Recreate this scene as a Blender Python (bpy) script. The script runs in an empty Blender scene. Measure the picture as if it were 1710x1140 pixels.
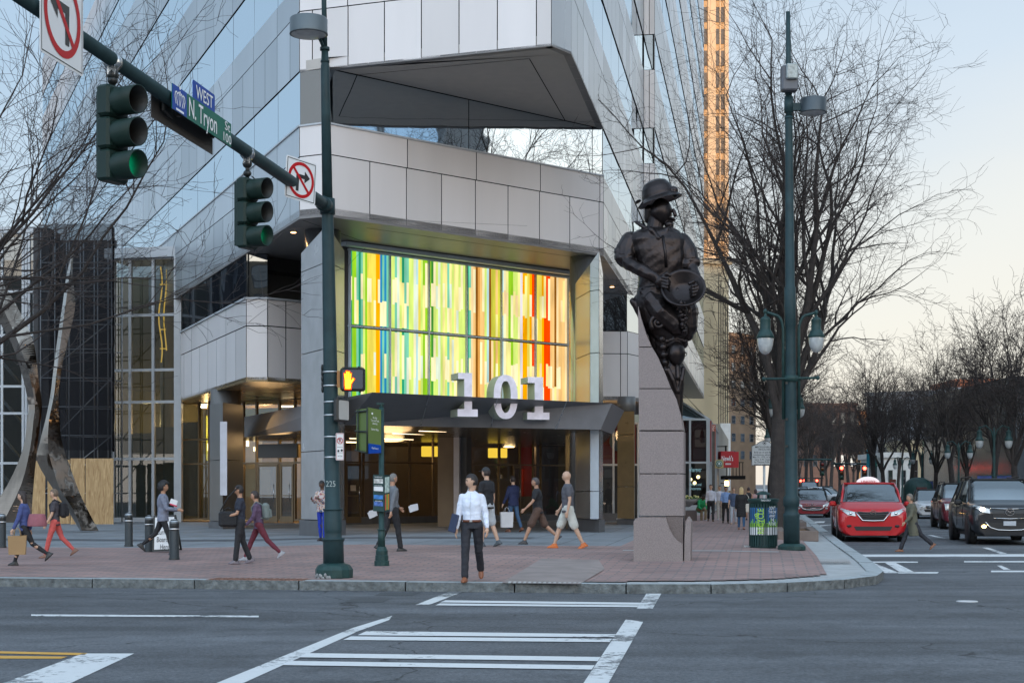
import bpy, bmesh, math, random
from mathutils import Vector, Matrix, noise
R = math.radians
D = bpy.data
scn = bpy.context.scene
COL = scn.collection
# ------------------------------------------------------------------ camera
F = 2600.0            # focal length in pixels of a 1710 px wide frame
CX, HY, CH = 855.0, 823.0, 1.75
G = 0.0065            # the street climbs gently away from the camera
cam_d = D.cameras.new("camera"); cam = D.objects.new("camera", cam_d); COL.objects.link(cam)
cam.location = (0, 0, CH); cam.rotation_euler = (R(90), 0, 0)
cam_d.sensor_width = 36; cam_d.lens = F/1710*36; cam_d.shift_y = (HY-570)/1710
cam_d.clip_end = 5000; cam_d.clip_start = .1
scn.camera = cam
# ------------------------------------------------------------------ light
SUN_EL, SUN_AZ = 5.0, 185.0        # azimuth clockwise from +Y
wd = D.worlds.new("World"); scn.world = wd; wd.use_nodes = True
nt = wd.node_tree; nt.nodes.clear()
sky = nt.nodes.new('ShaderNodeTexSky'); sky.sky_type = 'NISHITA'; sky.sun_disc = False
sky.sun_elevation = R(SUN_EL); sky.sun_rotation = R(SUN_AZ); sky.air_density = 1.0; sky.dust_density = 1.5; sky.ozone_density = 1.5
tc = nt.nodes.new('ShaderNodeTexCoord'); sep = nt.nodes.new('ShaderNodeSeparateXYZ')
nt.links.new(tc.outputs['Generated'], sep.inputs[0])
# thin evening cloud and glow: pale cream low on the right, clear blue higher and to the left
ramp = nt.nodes.new('ShaderNodeValToRGB')
nz = nt.nodes.new('ShaderNodeTexNoise'); nz.inputs['Scale'].default_value = 2.2; nz.inputs['Detail'].default_value = 6
mp = nt.nodes.new('ShaderNodeMapping'); mp.inputs['Scale'].default_value = (1, 1, 3.5)
nt.links.new(tc.outputs['Generated'], mp.inputs[0]); nt.links.new(mp.outputs[0], nz.inputs['Vector'])
def wm(op, a, b=None, c=None):
    n = nt.nodes.new('ShaderNodeMath'); n.operation = op
    for i, v in enumerate((a, b, c)):
        if v is None: continue
        if isinstance(v, (int, float)): n.inputs[i].default_value = v
        else: nt.links.new(v, n.inputs[i])
    return n.outputs[0]
glow = wm('ADD', wm('MULTIPLY', sep.outputs[2], 2.6), wm('MULTIPLY', wm('MINIMUM', sep.outputs[0], .34), -0.75))
glow = wm('ADD', glow, wm('MULTIPLY', wm('SUBTRACT', nz.outputs[0], .5), .35))
glow = wm('ADD', glow, wm('MULTIPLY_ADD', wm('MAXIMUM', wm('MULTIPLY', sep.outputs[1], -1.0), 0.0), -.55, .14))
nt.links.new(glow, ramp.inputs[0])
cr = ramp.color_ramp; cr.elements[0].position = 0.0; cr.elements[0].color = (0.84, 0.77, 0.68, 1)
cr.elements[1].position = 1.0; cr.elements[1].color = (0.40, 0.53, 0.68, 1)
e = cr.elements.new(.38); e.color = (0.76, 0.75, 0.72, 1)
e = cr.elements.new(.66); e.color = (0.58, 0.66, 0.75, 1)
mul = nt.nodes.new('ShaderNodeMixRGB'); mul.blend_type = 'MIX'; mul.inputs[0].default_value = .88
sc = nt.nodes.new('ShaderNodeVectorMath'); sc.operation = 'SCALE'; sc.inputs['Scale'].default_value = 7.4
nt.links.new(ramp.outputs[0], sc.inputs[0])
# the half of the sky round the low sun (behind the viewer) is brighter
side = wm('MULTIPLY_ADD', wm('MAXIMUM', wm('ADD', wm('MULTIPLY', sep.outputs[1], -1.0), .15), 0.0), 12.0, 4.1)
nt.links.new(side, sc.inputs['Scale'])
nt.links.new(sky.outputs[0], mul.inputs[1]); nt.links.new(sc.outputs[0], mul.inputs[2])
bg = nt.nodes.new('ShaderNodeBackground'); bg.inputs['Strength'].default_value = 0.15
out = nt.nodes.new('ShaderNodeOutputWorld')
nt.links.new(mul.outputs[0], bg.inputs[0]); nt.links.new(bg.outputs[0], out.inputs[0])
sl = D.lights.new("sun", 'SUN'); so = D.objects.new("sun", sl); COL.objects.link(so)
sl.energy = 2.2; sl.angle = R(.5); sl.color = (1, .48, .13)
sd = Vector((math.sin(R(SUN_AZ))*math.cos(R(SUN_EL)), math.cos(R(SUN_AZ))*math.cos(R(SUN_EL)), math.sin(R(SUN_EL))))
so.rotation_euler = sd.to_track_quat('Z', 'Y').to_euler()
scn.view_settings.view_transform = 'Standard'; scn.view_settings.look = 'None'
scn.view_settings.exposure = 0.98; scn.view_settings.gamma = 1
scn.render.engine = 'CYCLES'
try:
    scn.cycles.max_bounces = 8; scn.cycles.transparent_max_bounces = 16
except Exception: pass

# ------------------------------------------------------------------ placing
def at(px, py, Y): return Vector(((px-CX)/F*Y, Y, CH-(py-HY)/F*Y))
def gz(Y, lift=.15): return G*Y+lift
def bump(X, Y):
    def s(a, b, t): t = max(0, min(1, (t-a)/(b-a))); return t*t*(3-2*t)
    return .12*s(27, 33, Y)*(1-s(44, 52, Y))*s(-9, -3, X)*(1-s(5, 9, X))
def gp(px, py, lift=.15):
    Y = (CH-lift)*F/(py-(HY-G*F))
    for _ in range(6):
        X = (px-CX)/F*Y
        Y = (CH-lift-(bump(X, Y) if lift > .1 else 0))*F/(py-(HY-G*F))
    X = (px-CX)/F*Y
    return Vector((X, Y, gz(Y, lift)+(bump(X, Y) if lift > .1 else 0)))
SA = math.atan((1270-CX)/F)
UD = Vector((math.cos(SA), -math.sin(SA), 0)); VD = Vector((math.sin(SA), math.cos(SA), 0))
def uv(u, v, z=0): p = UD*u+VD*v; return Vector((p.x, p.y, z))
def uvof(p): return p.x*UD.x+p.y*UD.y, p.x*VD.x+p.y*VD.y
def line_hit(P, d, px):           # where the ray of a pixel column meets a plan line
    r = (px-CX)/F
    return (r*P[1]-P[0])/(d[0]-r*d[1])

# ------------------------------------------------------------------ materials
MATS = {}
def mat(name, col, rough=.6, metal=0.0, var=.08, vscale=3.0, bump_=0.0, bscale=40.0, spec=.5, emit=None, estr=0, coat=0, streak=False, alpha=None):
    if name in MATS: return MATS[name]
    m = D.materials.new(name); m.use_nodes = True; MATS[name] = m
    t = m.node_tree; b = t.nodes['Principled BSDF']
    b.inputs['Roughness'].default_value = rough; b.inputs['Metallic'].default_value = metal
    b.inputs['Specular IOR Level'].default_value = spec
    b.inputs['Coat Weight'].default_value = coat; b.inputs['Coat Roughness'].default_value = .05
    co = t.nodes.new('ShaderNodeTexCoord')
    c4 = (col[0], col[1], col[2], 1)
    if var > 0:
        n = t.nodes.new('ShaderNodeTexNoise'); n.inputs['Scale'].default_value = vscale; n.inputs['Detail'].default_value = 6
        if streak:
            mm = t.nodes.new('ShaderNodeMapping'); mm.inputs['Scale'].default_value = (1, 1, .15)
            t.links.new(co.outputs['Object'], mm.inputs[0]); t.links.new(mm.outputs[0], n.inputs['Vector'])
        else: t.links.new(co.outputs['Object'], n.inputs['Vector'])
        mr = t.nodes.new('ShaderNodeMapRange'); mr.inputs[1].default_value = .3; mr.inputs[2].default_value = .7
        mr.inputs[3].default_value = 1-var; mr.inputs[4].default_value = 1+var
        t.links.new(n.outputs[0], mr.inputs[0])
        v = t.nodes.new('ShaderNodeVectorMath'); v.operation = 'SCALE'; v.inputs[0].default_value = col[:3]
        t.links.new(mr.outputs[0], v.inputs['Scale']); t.links.new(v.outputs[0], b.inputs['Base Color'])
        r2 = t.nodes.new('ShaderNodeMapRange'); r2.inputs[3].default_value = max(0, rough-.08*min(1, rough*3)); r2.inputs[4].default_value = min(1, rough+.08*min(1, rough*3))
        t.links.new(n.outputs[0], r2.inputs[0]); t.links.new(r2.outputs[0], b.inputs['Roughness'])
    else: b.inputs['Base Color'].default_value = c4
    if bump_ > 0:
        n2 = t.nodes.new('ShaderNodeTexNoise'); n2.inputs['Scale'].default_value = bscale; n2.inputs['Detail'].default_value = 4
        t.links.new(co.outputs['Object'], n2.inputs['Vector'])
        bp = t.nodes.new('ShaderNodeBump'); bp.inputs['Strength'].default_value = bump_; bp.inputs['Distance'].default_value = .05
        t.links.new(n2.outputs[0], bp.inputs['Height']); t.links.new(bp.outputs[0], b.inputs['Normal'])
    if emit:
        b.inputs['Emission Color'].default_value = (*emit, 1); b.inputs['Emission Strength'].default_value = estr
    return m
def mirror_glass(name, tint, wav=.02, wsc=.7, body=(.02, .03, .04), fac=.75):
    m = D.materials.new(name); m.use_nodes = True; MATS[name] = m
    t = m.node_tree; t.nodes.clear()
    o = t.nodes.new('ShaderNodeOutputMaterial'); mix = t.nodes.new('ShaderNodeMixShader'); mix.inputs[0].default_value = fac
    g = t.nodes.new('ShaderNodeBsdfGlossy'); g.inputs['Roughness'].default_value = .015; g.inputs['Color'].default_value = (*tint, 1)
    d = t.nodes.new('ShaderNodeBsdfDiffuse'); d.inputs['Color'].default_value = (*body, 1)
    co = t.nodes.new('ShaderNodeTexCoord'); n = t.nodes.new('ShaderNodeTexNoise'); n.inputs['Scale'].default_value = wsc; n.inputs['Detail'].default_value = 1.5
    bp = t.nodes.new('ShaderNodeBump'); bp.inputs['Strength'].default_value = 1; bp.inputs['Distance'].default_value = wav
    t.links.new(co.outputs['Object'], n.inputs['Vector']); t.links.new(n.outputs[0], bp.inputs['Height']); t.links.new(bp.outputs[0], g.inputs['Normal'])
    t.links.new(d.outputs[0], mix.inputs[1]); t.links.new(g.outputs[0], mix.inputs[2]); t.links.new(mix.outputs[0], o.inputs[0])
    return m
def clear_glass(name, tint=(.75, .85, .85), refl=.12):
    m = D.materials.new(name); m.use_nodes = True; MATS[name] = m
    t = m.node_tree; t.nodes.clear()
    o = t.nodes.new('ShaderNodeOutputMaterial'); mix = t.nodes.new('ShaderNodeMixShader')
    fr = t.nodes.new('ShaderNodeFresnel'); fr.inputs[0].default_value = 1.5
    ad = t.nodes.new('ShaderNodeMath'); ad.operation = 'ADD'; ad.inputs[1].default_value = refl; ad.use_clamp = True
    g = t.nodes.new('ShaderNodeBsdfGlossy'); g.inputs['Roughness'].default_value = .01
    tr = t.nodes.new('ShaderNodeBsdfTransparent'); tr.inputs[0].default_value = (*tint, 1)
    t.links.new(fr.outputs[0], ad.inputs[0]); t.links.new(ad.outputs[0], mix.inputs[0])
    t.links.new(tr.outputs[0], mix.inputs[1]); t.links.new(g.outputs[0], mix.inputs[2]); t.links.new(mix.outputs[0], o.inputs[0])
    return m
def emis(name, col, s):
    if name in MATS: return MATS[name]
    m = D.materials.new(name); m.use_nodes = True; MATS[name] = m
    t = m.node_tree; t.nodes.clear(); o = t.nodes.new('ShaderNodeOutputMaterial'); e_ = t.nodes.new('ShaderNodeEmission')
    e_.inputs[0].default_value = (*col, 1); e_.inputs[1].default_value = s; t.links.new(e_.outputs[0], o.inputs[0]); return m

# ------------------------------------------------------------------ mesh builder
class MB:
    def __init__(s): s.v = []; s.f = []; s.m = []; s.mi = 0; s.sm = []; s.smooth = False
    def add(s, vs, fs):
        n = len(s.v); s.v += [tuple(x) for x in vs]
        for f in fs: s.f.append([n+i for i in f]); s.m.append(s.mi); s.sm.append(s.smooth)
    def box(s, c, size, rz=0, M=None):
        hx, hy, hz = size[0]/2, size[1]/2, size[2]/2
        vs = [Vector((x, y, z)) for x in (-hx, hx) for y in (-hy, hy) for z in (-hz, hz)]
        if M is None: M = Matrix.Rotation(rz, 3, 'Z')
        c = Vector(c); s.add([c+M@v for v in vs], [(0,1,3,2),(4,6,7,5),(0,4,5,1),(2,3,7,6),(0,2,6,4),(1,5,7,3)])
    def bbox(s, c, size, b=.01, rz=0, M=None):     # box with chamfered vertical & horizontal edges
        if M is None: M = Matrix.Rotation(rz, 3, 'Z')
        hx, hy, hz = size[0]/2, size[1]/2, size[2]/2; b = min(b, hx*.9, hy*.9, hz*.9)
        def ring(x, y, z): return [(-x+0,-y,z),(x,-y,z),(x,y,z),(-x,y,z)]
        vs = []
        def oct_(hx_, hy_, b_, z): return [(-hx_+b_,-hy_,z),(hx_-b_,-hy_,z),(hx_,-hy_+b_,z),(hx_,hy_-b_,z),(hx_-b_,hy_,z),(-hx_+b_,hy_,z),(-hx_,hy_-b_,z),(-hx_,-hy_+b_,z)]
        rings = [oct_(hx-b, hy-b, b*.4, -hz), oct_(hx, hy, b, -hz+b), oct_(hx, hy, b, hz-b), oct_(hx-b, hy-b, b*.4, hz)]
        for r_ in rings: vs += r_
        fs = [list(range(7, -1, -1)), list(range(24, 32))]
        for k in range(3):
            for i in range(8): j = (i+1) % 8; fs.append((k*8+i, k*8+j, k*8+8+j, k*8+8+i))
        c = Vector(c); s.add([c+M@Vector(v) for v in vs], fs)
    def prism(s, poly, z0, z1, cap=True):
        n = len(poly); vs = [(p[0], p[1], z0) for p in poly]+[(p[0], p[1], z1) for p in poly]
        fs = [(i, (i+1) % n, n+(i+1) % n, n+i) for i in range(n)]
        if cap: fs += [list(range(n-1, -1, -1)), list(range(n, 2*n))]
        s.add(vs, fs)
    def prof(s, poly, O, X, Z, depth):               # poly in (x,z) plane at O, extruded by depth vector
        n = len(poly); O = Vector(O); X = Vector(X); Z = Vector(Z); depth = Vector(depth)
        a = [O+X*p[0]+Z*p[1] for p in poly]; b = [q+depth for q in a]
        s.add(a+b, [list(range(n)), list(range(2*n-1, n-1, -1))]+[(i, n+i, n+(i+1) % n, (i+1) % n) for i in range(n)])
    def tube(s, pts, rad, n=8, cap=True):
        pts = [Vector(p) for p in pts]
        if isinstance(rad, (int, float)): rad = [rad]*len(pts)
        vs = []; fs = []; up = Vector((0, 0, 1)); pa = None
        for i, p in enumerate(pts):
            d = (pts[min(i+1, len(pts)-1)]-pts[max(i-1, 0)])
            if d.length < 1e-9: d = Vector((0, 0, 1))
            d.normalize()
            if pa is None:
                a = d.orthogonal().normalized() if abs(d.z) > .95 else d.cross(up).normalized()
            else:
                a = (pa-d*pa.dot(d))
                a = a.normalized() if a.length > 1e-6 else d.orthogonal().normalized()
            pa = a; b = d.cross(a)
            for k in range(n):
                t_ = 2*math.pi*k/n; vs.append(p+(a*math.cos(t_)+b*math.sin(t_))*rad[i])
        for i in range(len(pts)-1):
            for k in range(n): fs.append((i*n+k, i*n+(k+1) % n, (i+1)*n+(k+1) % n, (i+1)*n+k))
        if cap: fs += [list(range(n-1, -1, -1)), [(len(pts)-1)*n+k for k in range(n)]]
        o = s.smooth; s.smooth = True; s.add(vs, fs); s.smooth = o
    def lathe(s, prof, O=(0, 0, 0), n=16, smooth=True, sx=1, sy=1, M=None, cap=True):
        vs = []; fs = []; O = Vector(O)
        for r_, z in prof:
            for k in range(n):
                t_ = 2*math.pi*k/n; v = Vector((r_*math.cos(t_)*sx, r_*math.sin(t_)*sy, z))
                vs.append(O+(M@v if M else v))
        for i in range(len(prof)-1):
            for k in range(n): fs.append((i*n+k, i*n+(k+1) % n, (i+1)*n+(k+1) % n, (i+1)*n+k))
        if cap: fs += [list(range(n-1, -1, -1)), [(len(prof)-1)*n+k for k in range(n)]]
        o = s.smooth; s.smooth = smooth; s.add(vs, fs); s.smooth = o
    def ell(s, c, r, M=None, n=12, m=8):
        prof = [(max(.001, math.sin(math.pi*i/m)), -math.cos(math.pi*i/m)) for i in range(m+1)]
        Sm = Matrix.Diagonal(Vector(r)); M = (M@Sm) if M else Sm
        s.lathe(prof, c, n, True, M=M, cap=False)
    def build(s, name, mats, parent=None, loc=None):
        me = D.meshes.new(name); me.from_pydata(s.v, [], s.f)
        if not isinstance(mats, (list, tuple)): mats = [mats]
        for m_ in mats: me.materials.append(m_)
        me.polygons.foreach_set('material_index', s.m); me.polygons.foreach_set('use_smooth', s.sm)
        me.update()
        o = D.objects.new(name, me); COL.objects.link(o)
        if parent: o.parent = parent
        if loc: o.location = loc
        return o
def fixn(o):
    bm = bmesh.new(); bm.from_mesh(o.data); bmesh.ops.recalc_face_normals(bm, faces=bm.faces); bm.to_mesh(o.data); bm.free(); return o
def tag(o, label=None, cat=None, group=None, kind=None):
    if label: o['label'] = label
    if cat: o['category'] = cat
    if group: o['group'] = group
    if kind: o['kind'] = kind
    return o
def empty(name, loc=(0, 0, 0), rz=0, label=None, cat=None, group=None):
    o = D.objects.new(name, None); COL.objects.link(o); o.location = loc; o.rotation_euler = (0, 0, rz)
    o.empty_display_size = .2
    return tag(o, label, cat, group)
def dup(o, loc=None, rz=None, label=None, scale=None, parent=None):
    c = o.copy(); COL.objects.link(c)
    if parent: c.parent = parent
    if loc is not None: c.location = loc
    if rz is not None: c.rotation_euler = (0, 0, rz)
    if scale is not None: c.scale = (scale,)*3 if isinstance(scale, (int, float)) else scale
    if label: c['label'] = label
    for ch in list(o.children): dup(ch, parent=c)
    return c
def text_mesh(mb, body, O, X, Z, size, width=None, depth=.004, align='CENTER', bold=0.0, sx=1.0, lsp=1.0):
    cu = D.curves.new('t', 'FONT'); cu.body = body; cu.size = 1; cu.align_x = align; cu.align_y = 'CENTER'
    cu.offset = bold; cu.space_line = lsp; cu.resolution_u = 3
    ob = D.objects.new('t', cu); COL.objects.link(ob); dg = bpy.context.evaluated_depsgraph_get(); dg.update()
    me = D.meshes.new_from_object(ob.evaluated_get(dg))
    vs = [v.co.copy() for v in me.vertices]; fs = [tuple(p.vertices) for p in me.polygons]
    D.objects.remove(ob); D.curves.remove(cu); D.meshes.remove(me)
    if not vs: return
    w = max(v.x for v in vs)-min(v.x for v in vs)
    k = size
    kx = (width/w) if width else k*sx
    O = Vector(O); X = Vector(X); Z = Vector(Z); N = X.cross(Z).normalized()
    mb.add([O+X*(v.x*kx)+Z*(v.y*k)+N*depth for v in vs], fs)
def skinned(name, chains, mats, parent=None, sub=1, root=None, loc=None):
    """chains: list of lists of (x,y,z,rx[,ry]); points closer than 1 mm are one joint. Grows ONE continuous surface."""
    vs = []; es = []; rad = []; key = {}
    for ch in chains:
        prev = None
        for p in ch:
            k = (round(p[0], 3), round(p[1], 3), round(p[2], 3))
            if k not in key:
                key[k] = len(vs); vs.append(p[:3]); rad.append((p[3], p[4] if len(p) > 4 else p[3]))
            i = key[k]
            if prev is not None and prev != i: es.append((prev, i))
            prev = i
    me = D.meshes.new(name); me.from_pydata(vs, es, []); o = D.objects.new(name, me); COL.objects.link(o)
    md = o.modifiers.new('s', 'SKIN'); md.use_smooth_shade = True
    for i, r_ in enumerate(rad): me.skin_vertices[0].data[i].radius = r_
    me.skin_vertices[0].data[0].use_root = True
    if sub: ss = o.modifiers.new('u', 'SUBSURF'); ss.levels = sub; ss.render_levels = sub
    dg = bpy.context.evaluated_depsgraph_get(); dg.update()
    nm = D.meshes.new_from_object(o.evaluated_get(dg)); o.modifiers.clear(); o.data = nm; D.meshes.remove(me)
    nm.name = name
    if not isinstance(mats, (list, tuple)): mats = [mats]
    nm.materials.clear()
    for m_ in mats: nm.materials.append(m_)
    nm.polygons.foreach_set('use_smooth', [True]*len(nm.polygons))
    if parent: o.parent = parent
    if loc: o.location = loc
    return o
# ------------------------------------------------------------------ ground, road, pavement
def mat_asphalt():
    m = D.materials.new('asphalt'); m.use_nodes = True; t = m.node_tree; b = t.nodes['Principled BSDF']
    co = t.nodes.new('ShaderNodeTexCoord')
    def N(s, d=6, r=.6):
        n = t.nodes.new('ShaderNodeTexNoise'); n.inputs['Scale'].default_value = s; n.inputs['Detail'].default_value = d; n.inputs['Roughness'].default_value = r
        t.links.new(co.outputs['Object'], n.inputs['Vector']); return n.outputs[0]
    def MR(x, a, b_, c, d):
        n = t.nodes.new('ShaderNodeMapRange'); n.inputs[1].default_value = a; n.inputs[2].default_value = b_; n.inputs[3].default_value = c; n.inputs[4].default_value = d
        t.links.new(x, n.inputs[0]); return n.outputs[0]
    def MM(op, a, c):
        n = t.nodes.new('ShaderNodeMath'); n.operation = op
        t.links.new(a, n.inputs[0])
        if isinstance(c, (int, float)): n.inputs[1].default_value = c
        else: t.links.new(c, n.inputs[1])
        return n.outputs[0]
    big = MR(N(.22, 5), .3, .7, .72, 1.25); fine = MR(N(26, 5, .9), .38, .62, .55, 1.5)
    med = MR(N(2.3, 6, .7), .3, .7, .84, 1.15)
    v = MM('MULTIPLY', MM('MULTIPLY', big, fine), med)
    # wheel tracks: slightly polished streaks along the near street
    mp_ = t.nodes.new('ShaderNodeMapping'); mp_.inputs['Rotation'].default_value = (0, 0, SA); mp_.inputs['Scale'].default_value = (.05, .9, 1)
    t.links.new(co.outputs['Object'], mp_.inputs[0]); n = t.nodes.new('ShaderNodeTexNoise'); n.inputs['Scale'].default_value = 1.3; n.inputs['Detail'].default_value = 4
    t.links.new(mp_.outputs[0], n.inputs['Vector']); tr = MR(n.outputs[0], .35, .65, .78, 1.18)
    v = MM('MULTIPLY', v, tr)
    v = MM('MULTIPLY', v, MR(N(.9, 2), .58, .66, 1.0, .80))   # old oil and water stains
    # cracks
    nn = t.nodes.new('ShaderNodeTexNoise'); nn.inputs['Scale'].default_value = .8; nn.inputs['Detail'].default_value = 5
    t.links.new(co.outputs['Object'], nn.inputs['Vector'])
    ad = t.nodes.new('ShaderNodeVectorMath'); ad.operation = 'MULTIPLY_ADD'; ad.inputs[1].default_value = (1.6, 1.6, 0)
    t.links.new(nn.outputs['Color'], ad.inputs[0]); t.links.new(co.outputs['Object'], ad.inputs[2])
    vo = t.nodes.new('ShaderNodeTexVoronoi'); vo.feature = 'DISTANCE_TO_EDGE'; vo.inputs['Scale'].default_value = .15
    t.links.new(ad.outputs[0], vo.inputs['Vector'])
    ck = MR(vo.outputs['Distance'], 0.0, .0035, .28, 1.0)
    v = MM('MULTIPLY', v, ck)
    s = t.nodes.new('ShaderNodeVectorMath'); s.operation = 'SCALE'; s.inputs[0].default_value = ASPH
    t.links.new(v, s.inputs['Scale']); t.links.new(s.outputs[0], b.inputs['Base Color'])
    b.inputs['Roughness'].default_value = .72; b.inputs['Specular IOR Level'].default_value = .35
    bp = t.nodes.new('ShaderNodeBump'); bp.inputs['Strength'].default_value = .5; bp.inputs['Distance'].default_value = .01
    t.links.new(fine, bp.inputs['Height']); t.links.new(bp.outputs[0], b.inputs['Normal'])
    return m
ASPH = (.105, .112, .122)
def mat_brick(name, c1, c2, mortar, sx=.2, sy=.1, rot=0.0, msize=.012, rough=.75, off=.5):
    m = D.materials.new(name); m.use_nodes = True; t = m.node_tree; b = t.nodes['Principled BSDF']
    co = t.nodes.new('ShaderNodeTexCoord'); mp_ = t.nodes.new('ShaderNodeMapping'); mp_.inputs['Rotation'].default_value = (0, 0, SA+rot)
    t.links.new(co.outputs['Object'], mp_.inputs[0])
    br = t.nodes.new('ShaderNodeTexBrick'); br.inputs['Scale'].default_value = 1; br.inputs['Brick Width'].default_value = sx; br.inputs['Row Height'].default_value = sy
    br.inputs['Mortar Size'].default_value = msize; br.inputs['Mortar Smooth'].default_value = .2; br.offset = off
    br.inputs['Color1'].default_value = (*c1, 1); br.inputs['Color2'].default_value = (*c2, 1); br.inputs['Mortar'].default_value = (*mortar, 1)
    t.links.new(mp_.outputs[0], br.inputs['Vector'])
    n = t.nodes.new('ShaderNodeTexNoise'); n.inputs['Scale'].default_value = .5; n.inputs['Detail'].default_value = 8; n.inputs['Roughness'].default_value = .7
    t.links.new(co.outputs['Object'], n.inputs['Vector'])
    mr = t.nodes.new('ShaderNodeMapRange'); mr.inputs[1].default_value = .3; mr.inputs[2].default_value = .7; mr.inputs[3].default_value = .72; mr.inputs[4].default_value = 1.25
    t.links.new(n.outputs[0], mr.inputs[0])
    s = t.nodes.new('ShaderNodeVectorMath'); s.operation = 'SCALE'; t.links.new(br.outputs['Color'], s.inputs[0]); t.links.new(mr.outputs[0], s.inputs['Scale'])
    t.links.new(s.outputs[0], b.inputs['Base Color']); b.inputs['Roughness'].default_value = rough; b.inputs['Specular IOR Level'].default_value = .3
    bp = t.nodes.new('ShaderNodeBump'); bp.inputs['Strength'].default_value = .4; bp.inputs['Distance'].default_value = .01; bp.invert = True
    t.links.new(br.outputs['Fac'], bp.inputs['Height']); t.links.new(bp.outputs[0], b.inputs['Normal'])
    return m
M_ASPH = mat_asphalt()
M_BRICK = mat_brick('red_paver', (.345, .215, .19), (.25, .175, .165), (.17, .15, .145), .42, .21, 0, .02)
M_GREY = mat_brick('grey_paver', (.22, .235, .25), (.18, .195, .21), (.11, .115, .12), 1.2, 1.2, 0, .02, off=0)
M_DARKPV = mat_brick('dark_paver', (.10, .105, .115), (.085, .09, .10), (.07, .07, .07), 1.2, .6, 0, .015)
M_CONC = mat('pavement_concrete', (.36, .37, .37), .8, var=.16, vscale=2.5, bump_=.25, bscale=60)
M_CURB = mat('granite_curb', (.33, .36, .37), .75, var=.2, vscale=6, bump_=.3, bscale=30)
M_CURBF = mat('granite_curb_face', (.12, .13, .13), .9, var=.4, vscale=9, bump_=.9, bscale=12)  # face colour darkened against the bright light on it, to read thinner
# ground: one sheet following the slope, out to the horizon
mb = MB(); S = 1500
mb.add([(-S, -S, -G*S), (S, -S, -G*S), (S, S, G*S), (-S, S, G*S)], [(0, 1, 2, 3)])
tag(mb.build('road', M_ASPH), kind='structure')
V0, U1, RC = 24.6, 2.2, 4.3        # curb line of the near street, curb line of the side street, corner radius
def corner(r, n=14):              # arc round the corner between the two curbs, r = inset from curb line
    cu, cv = U1-RC, V0+RC; rr = RC-r
    return [(cu+rr*math.sin(a), cv-rr*math.cos(a)) for a in [math.pi/2*i/n for i in range(n+1)]]
def sheet(name, m, us, vs_, inside, lift, kind='structure', adj=None):
    """grid sheet on the pavement that follows its gentle rise"""
    mb = MB(); idx = {}
    for i, u in enumerate(us):
        for j, v in enumerate(vs_):
            idx[i, j] = len(mb.v); uu = u
            p = uv(uu, v); mb.v.append((p.x, p.y, gz(p.y, lift)+bump(p.x, p.y)))
    for i in range(len(us)-1):
        for j in range(len(vs_)-1):
            if inside((us[i]+us[i+1])/2, (vs_[j]+vs_[j+1])/2):
                mb.f.append([idx[i, j], idx[i+1, j], idx[i+1, j+1], idx[i, j+1]]); mb.m.append(0); mb.sm.append(False)
    return tag(mb.build(name, m), kind=kind)
def fr(a, b, n): return [a+(b-a)*i/n for i in range(n+1)]
# pavement: polygon fan with curved corner. Rows of v between curb and far
def pave(name, m, inset, vmax, umin, lift):
    arc = corner(inset); mb = MB(); nseg = 40
    cols = []
    us = fr(umin, U1-RC, 60)+[a[0] for a in arc[1:]]
    vlo = [V0+inset]*61+[a[1] for a in arc[1:]]
    vfr = [0]+[t_**1.5 for t_ in fr(0, 1, 44)[1:]]
    for u, v0 in zip(us, vlo):
        for t_ in vfr:
            v = v0+(vmax-v0)*t_; p = uv(u, v); mb.v.append((p.x, p.y, gz(p.y, lift)+bump(p.x, p.y)))
    n = len(vfr)
    for i in range(len(us)-1):
        for j in range(n-1):
            mb.f.append([i*n+j, (i+1)*n+j, (i+1)*n+j+1, i*n+j+1]); mb.m.append(0); mb.sm.append(False)
    return tag(mb.build(name, m), kind='structure')
pave('pavement', M_CONC, .26, 420, -70, .130)
# curb stones: top slab and rough face, with open joints
mb = MB()
path = [(u, V0) for u in fr(-70, U1-RC, 38)]+corner(0, 5)[1:]+[(U1, v) for v in fr(V0+RC, 330, 120)[1:]]
inn = [(u, V0+.30) for u in fr(-70, U1-RC, 38)]+corner(.30, 5)[1:]+[(U1-.30, v) for v in fr(V0+RC, 330, 120)[1:]]
for i in range(len(path)-1):
    a, b, c, d = [Vector((*path[i], 0)), Vector((*path[i+1], 0)), Vector((*inn[i+1], 0)), Vector((*inn[i], 0))]
    g_ = .012/max(.5, (b-a).length); a2, b2 = a.lerp(b, g_), b.lerp(a, g_); d2, c2 = d.lerp(c, g_), c.lerp(d, g_)
    for vs_, mi_ in (([a2, b2, c2, d2], 0),):
        P = [uv(q.x, q.y) for q in vs_]
        sk = random.Random(i).uniform(-.004, .004)
        top = [Vector((p.x, p.y, gz(p.y, .152+sk)+bump(p.x, p.y))) for p in P]; bot = [Vector((p.x, p.y, gz(p.y, -.05))) for p in P]
        mb.mi = 0; mb.add(top, [(0, 1, 2, 3)])
        # chamfered nose
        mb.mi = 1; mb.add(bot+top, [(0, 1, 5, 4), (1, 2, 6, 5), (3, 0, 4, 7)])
tag(mb.build('curb', [M_CURB, M_CURBF]), kind='structure')
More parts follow.
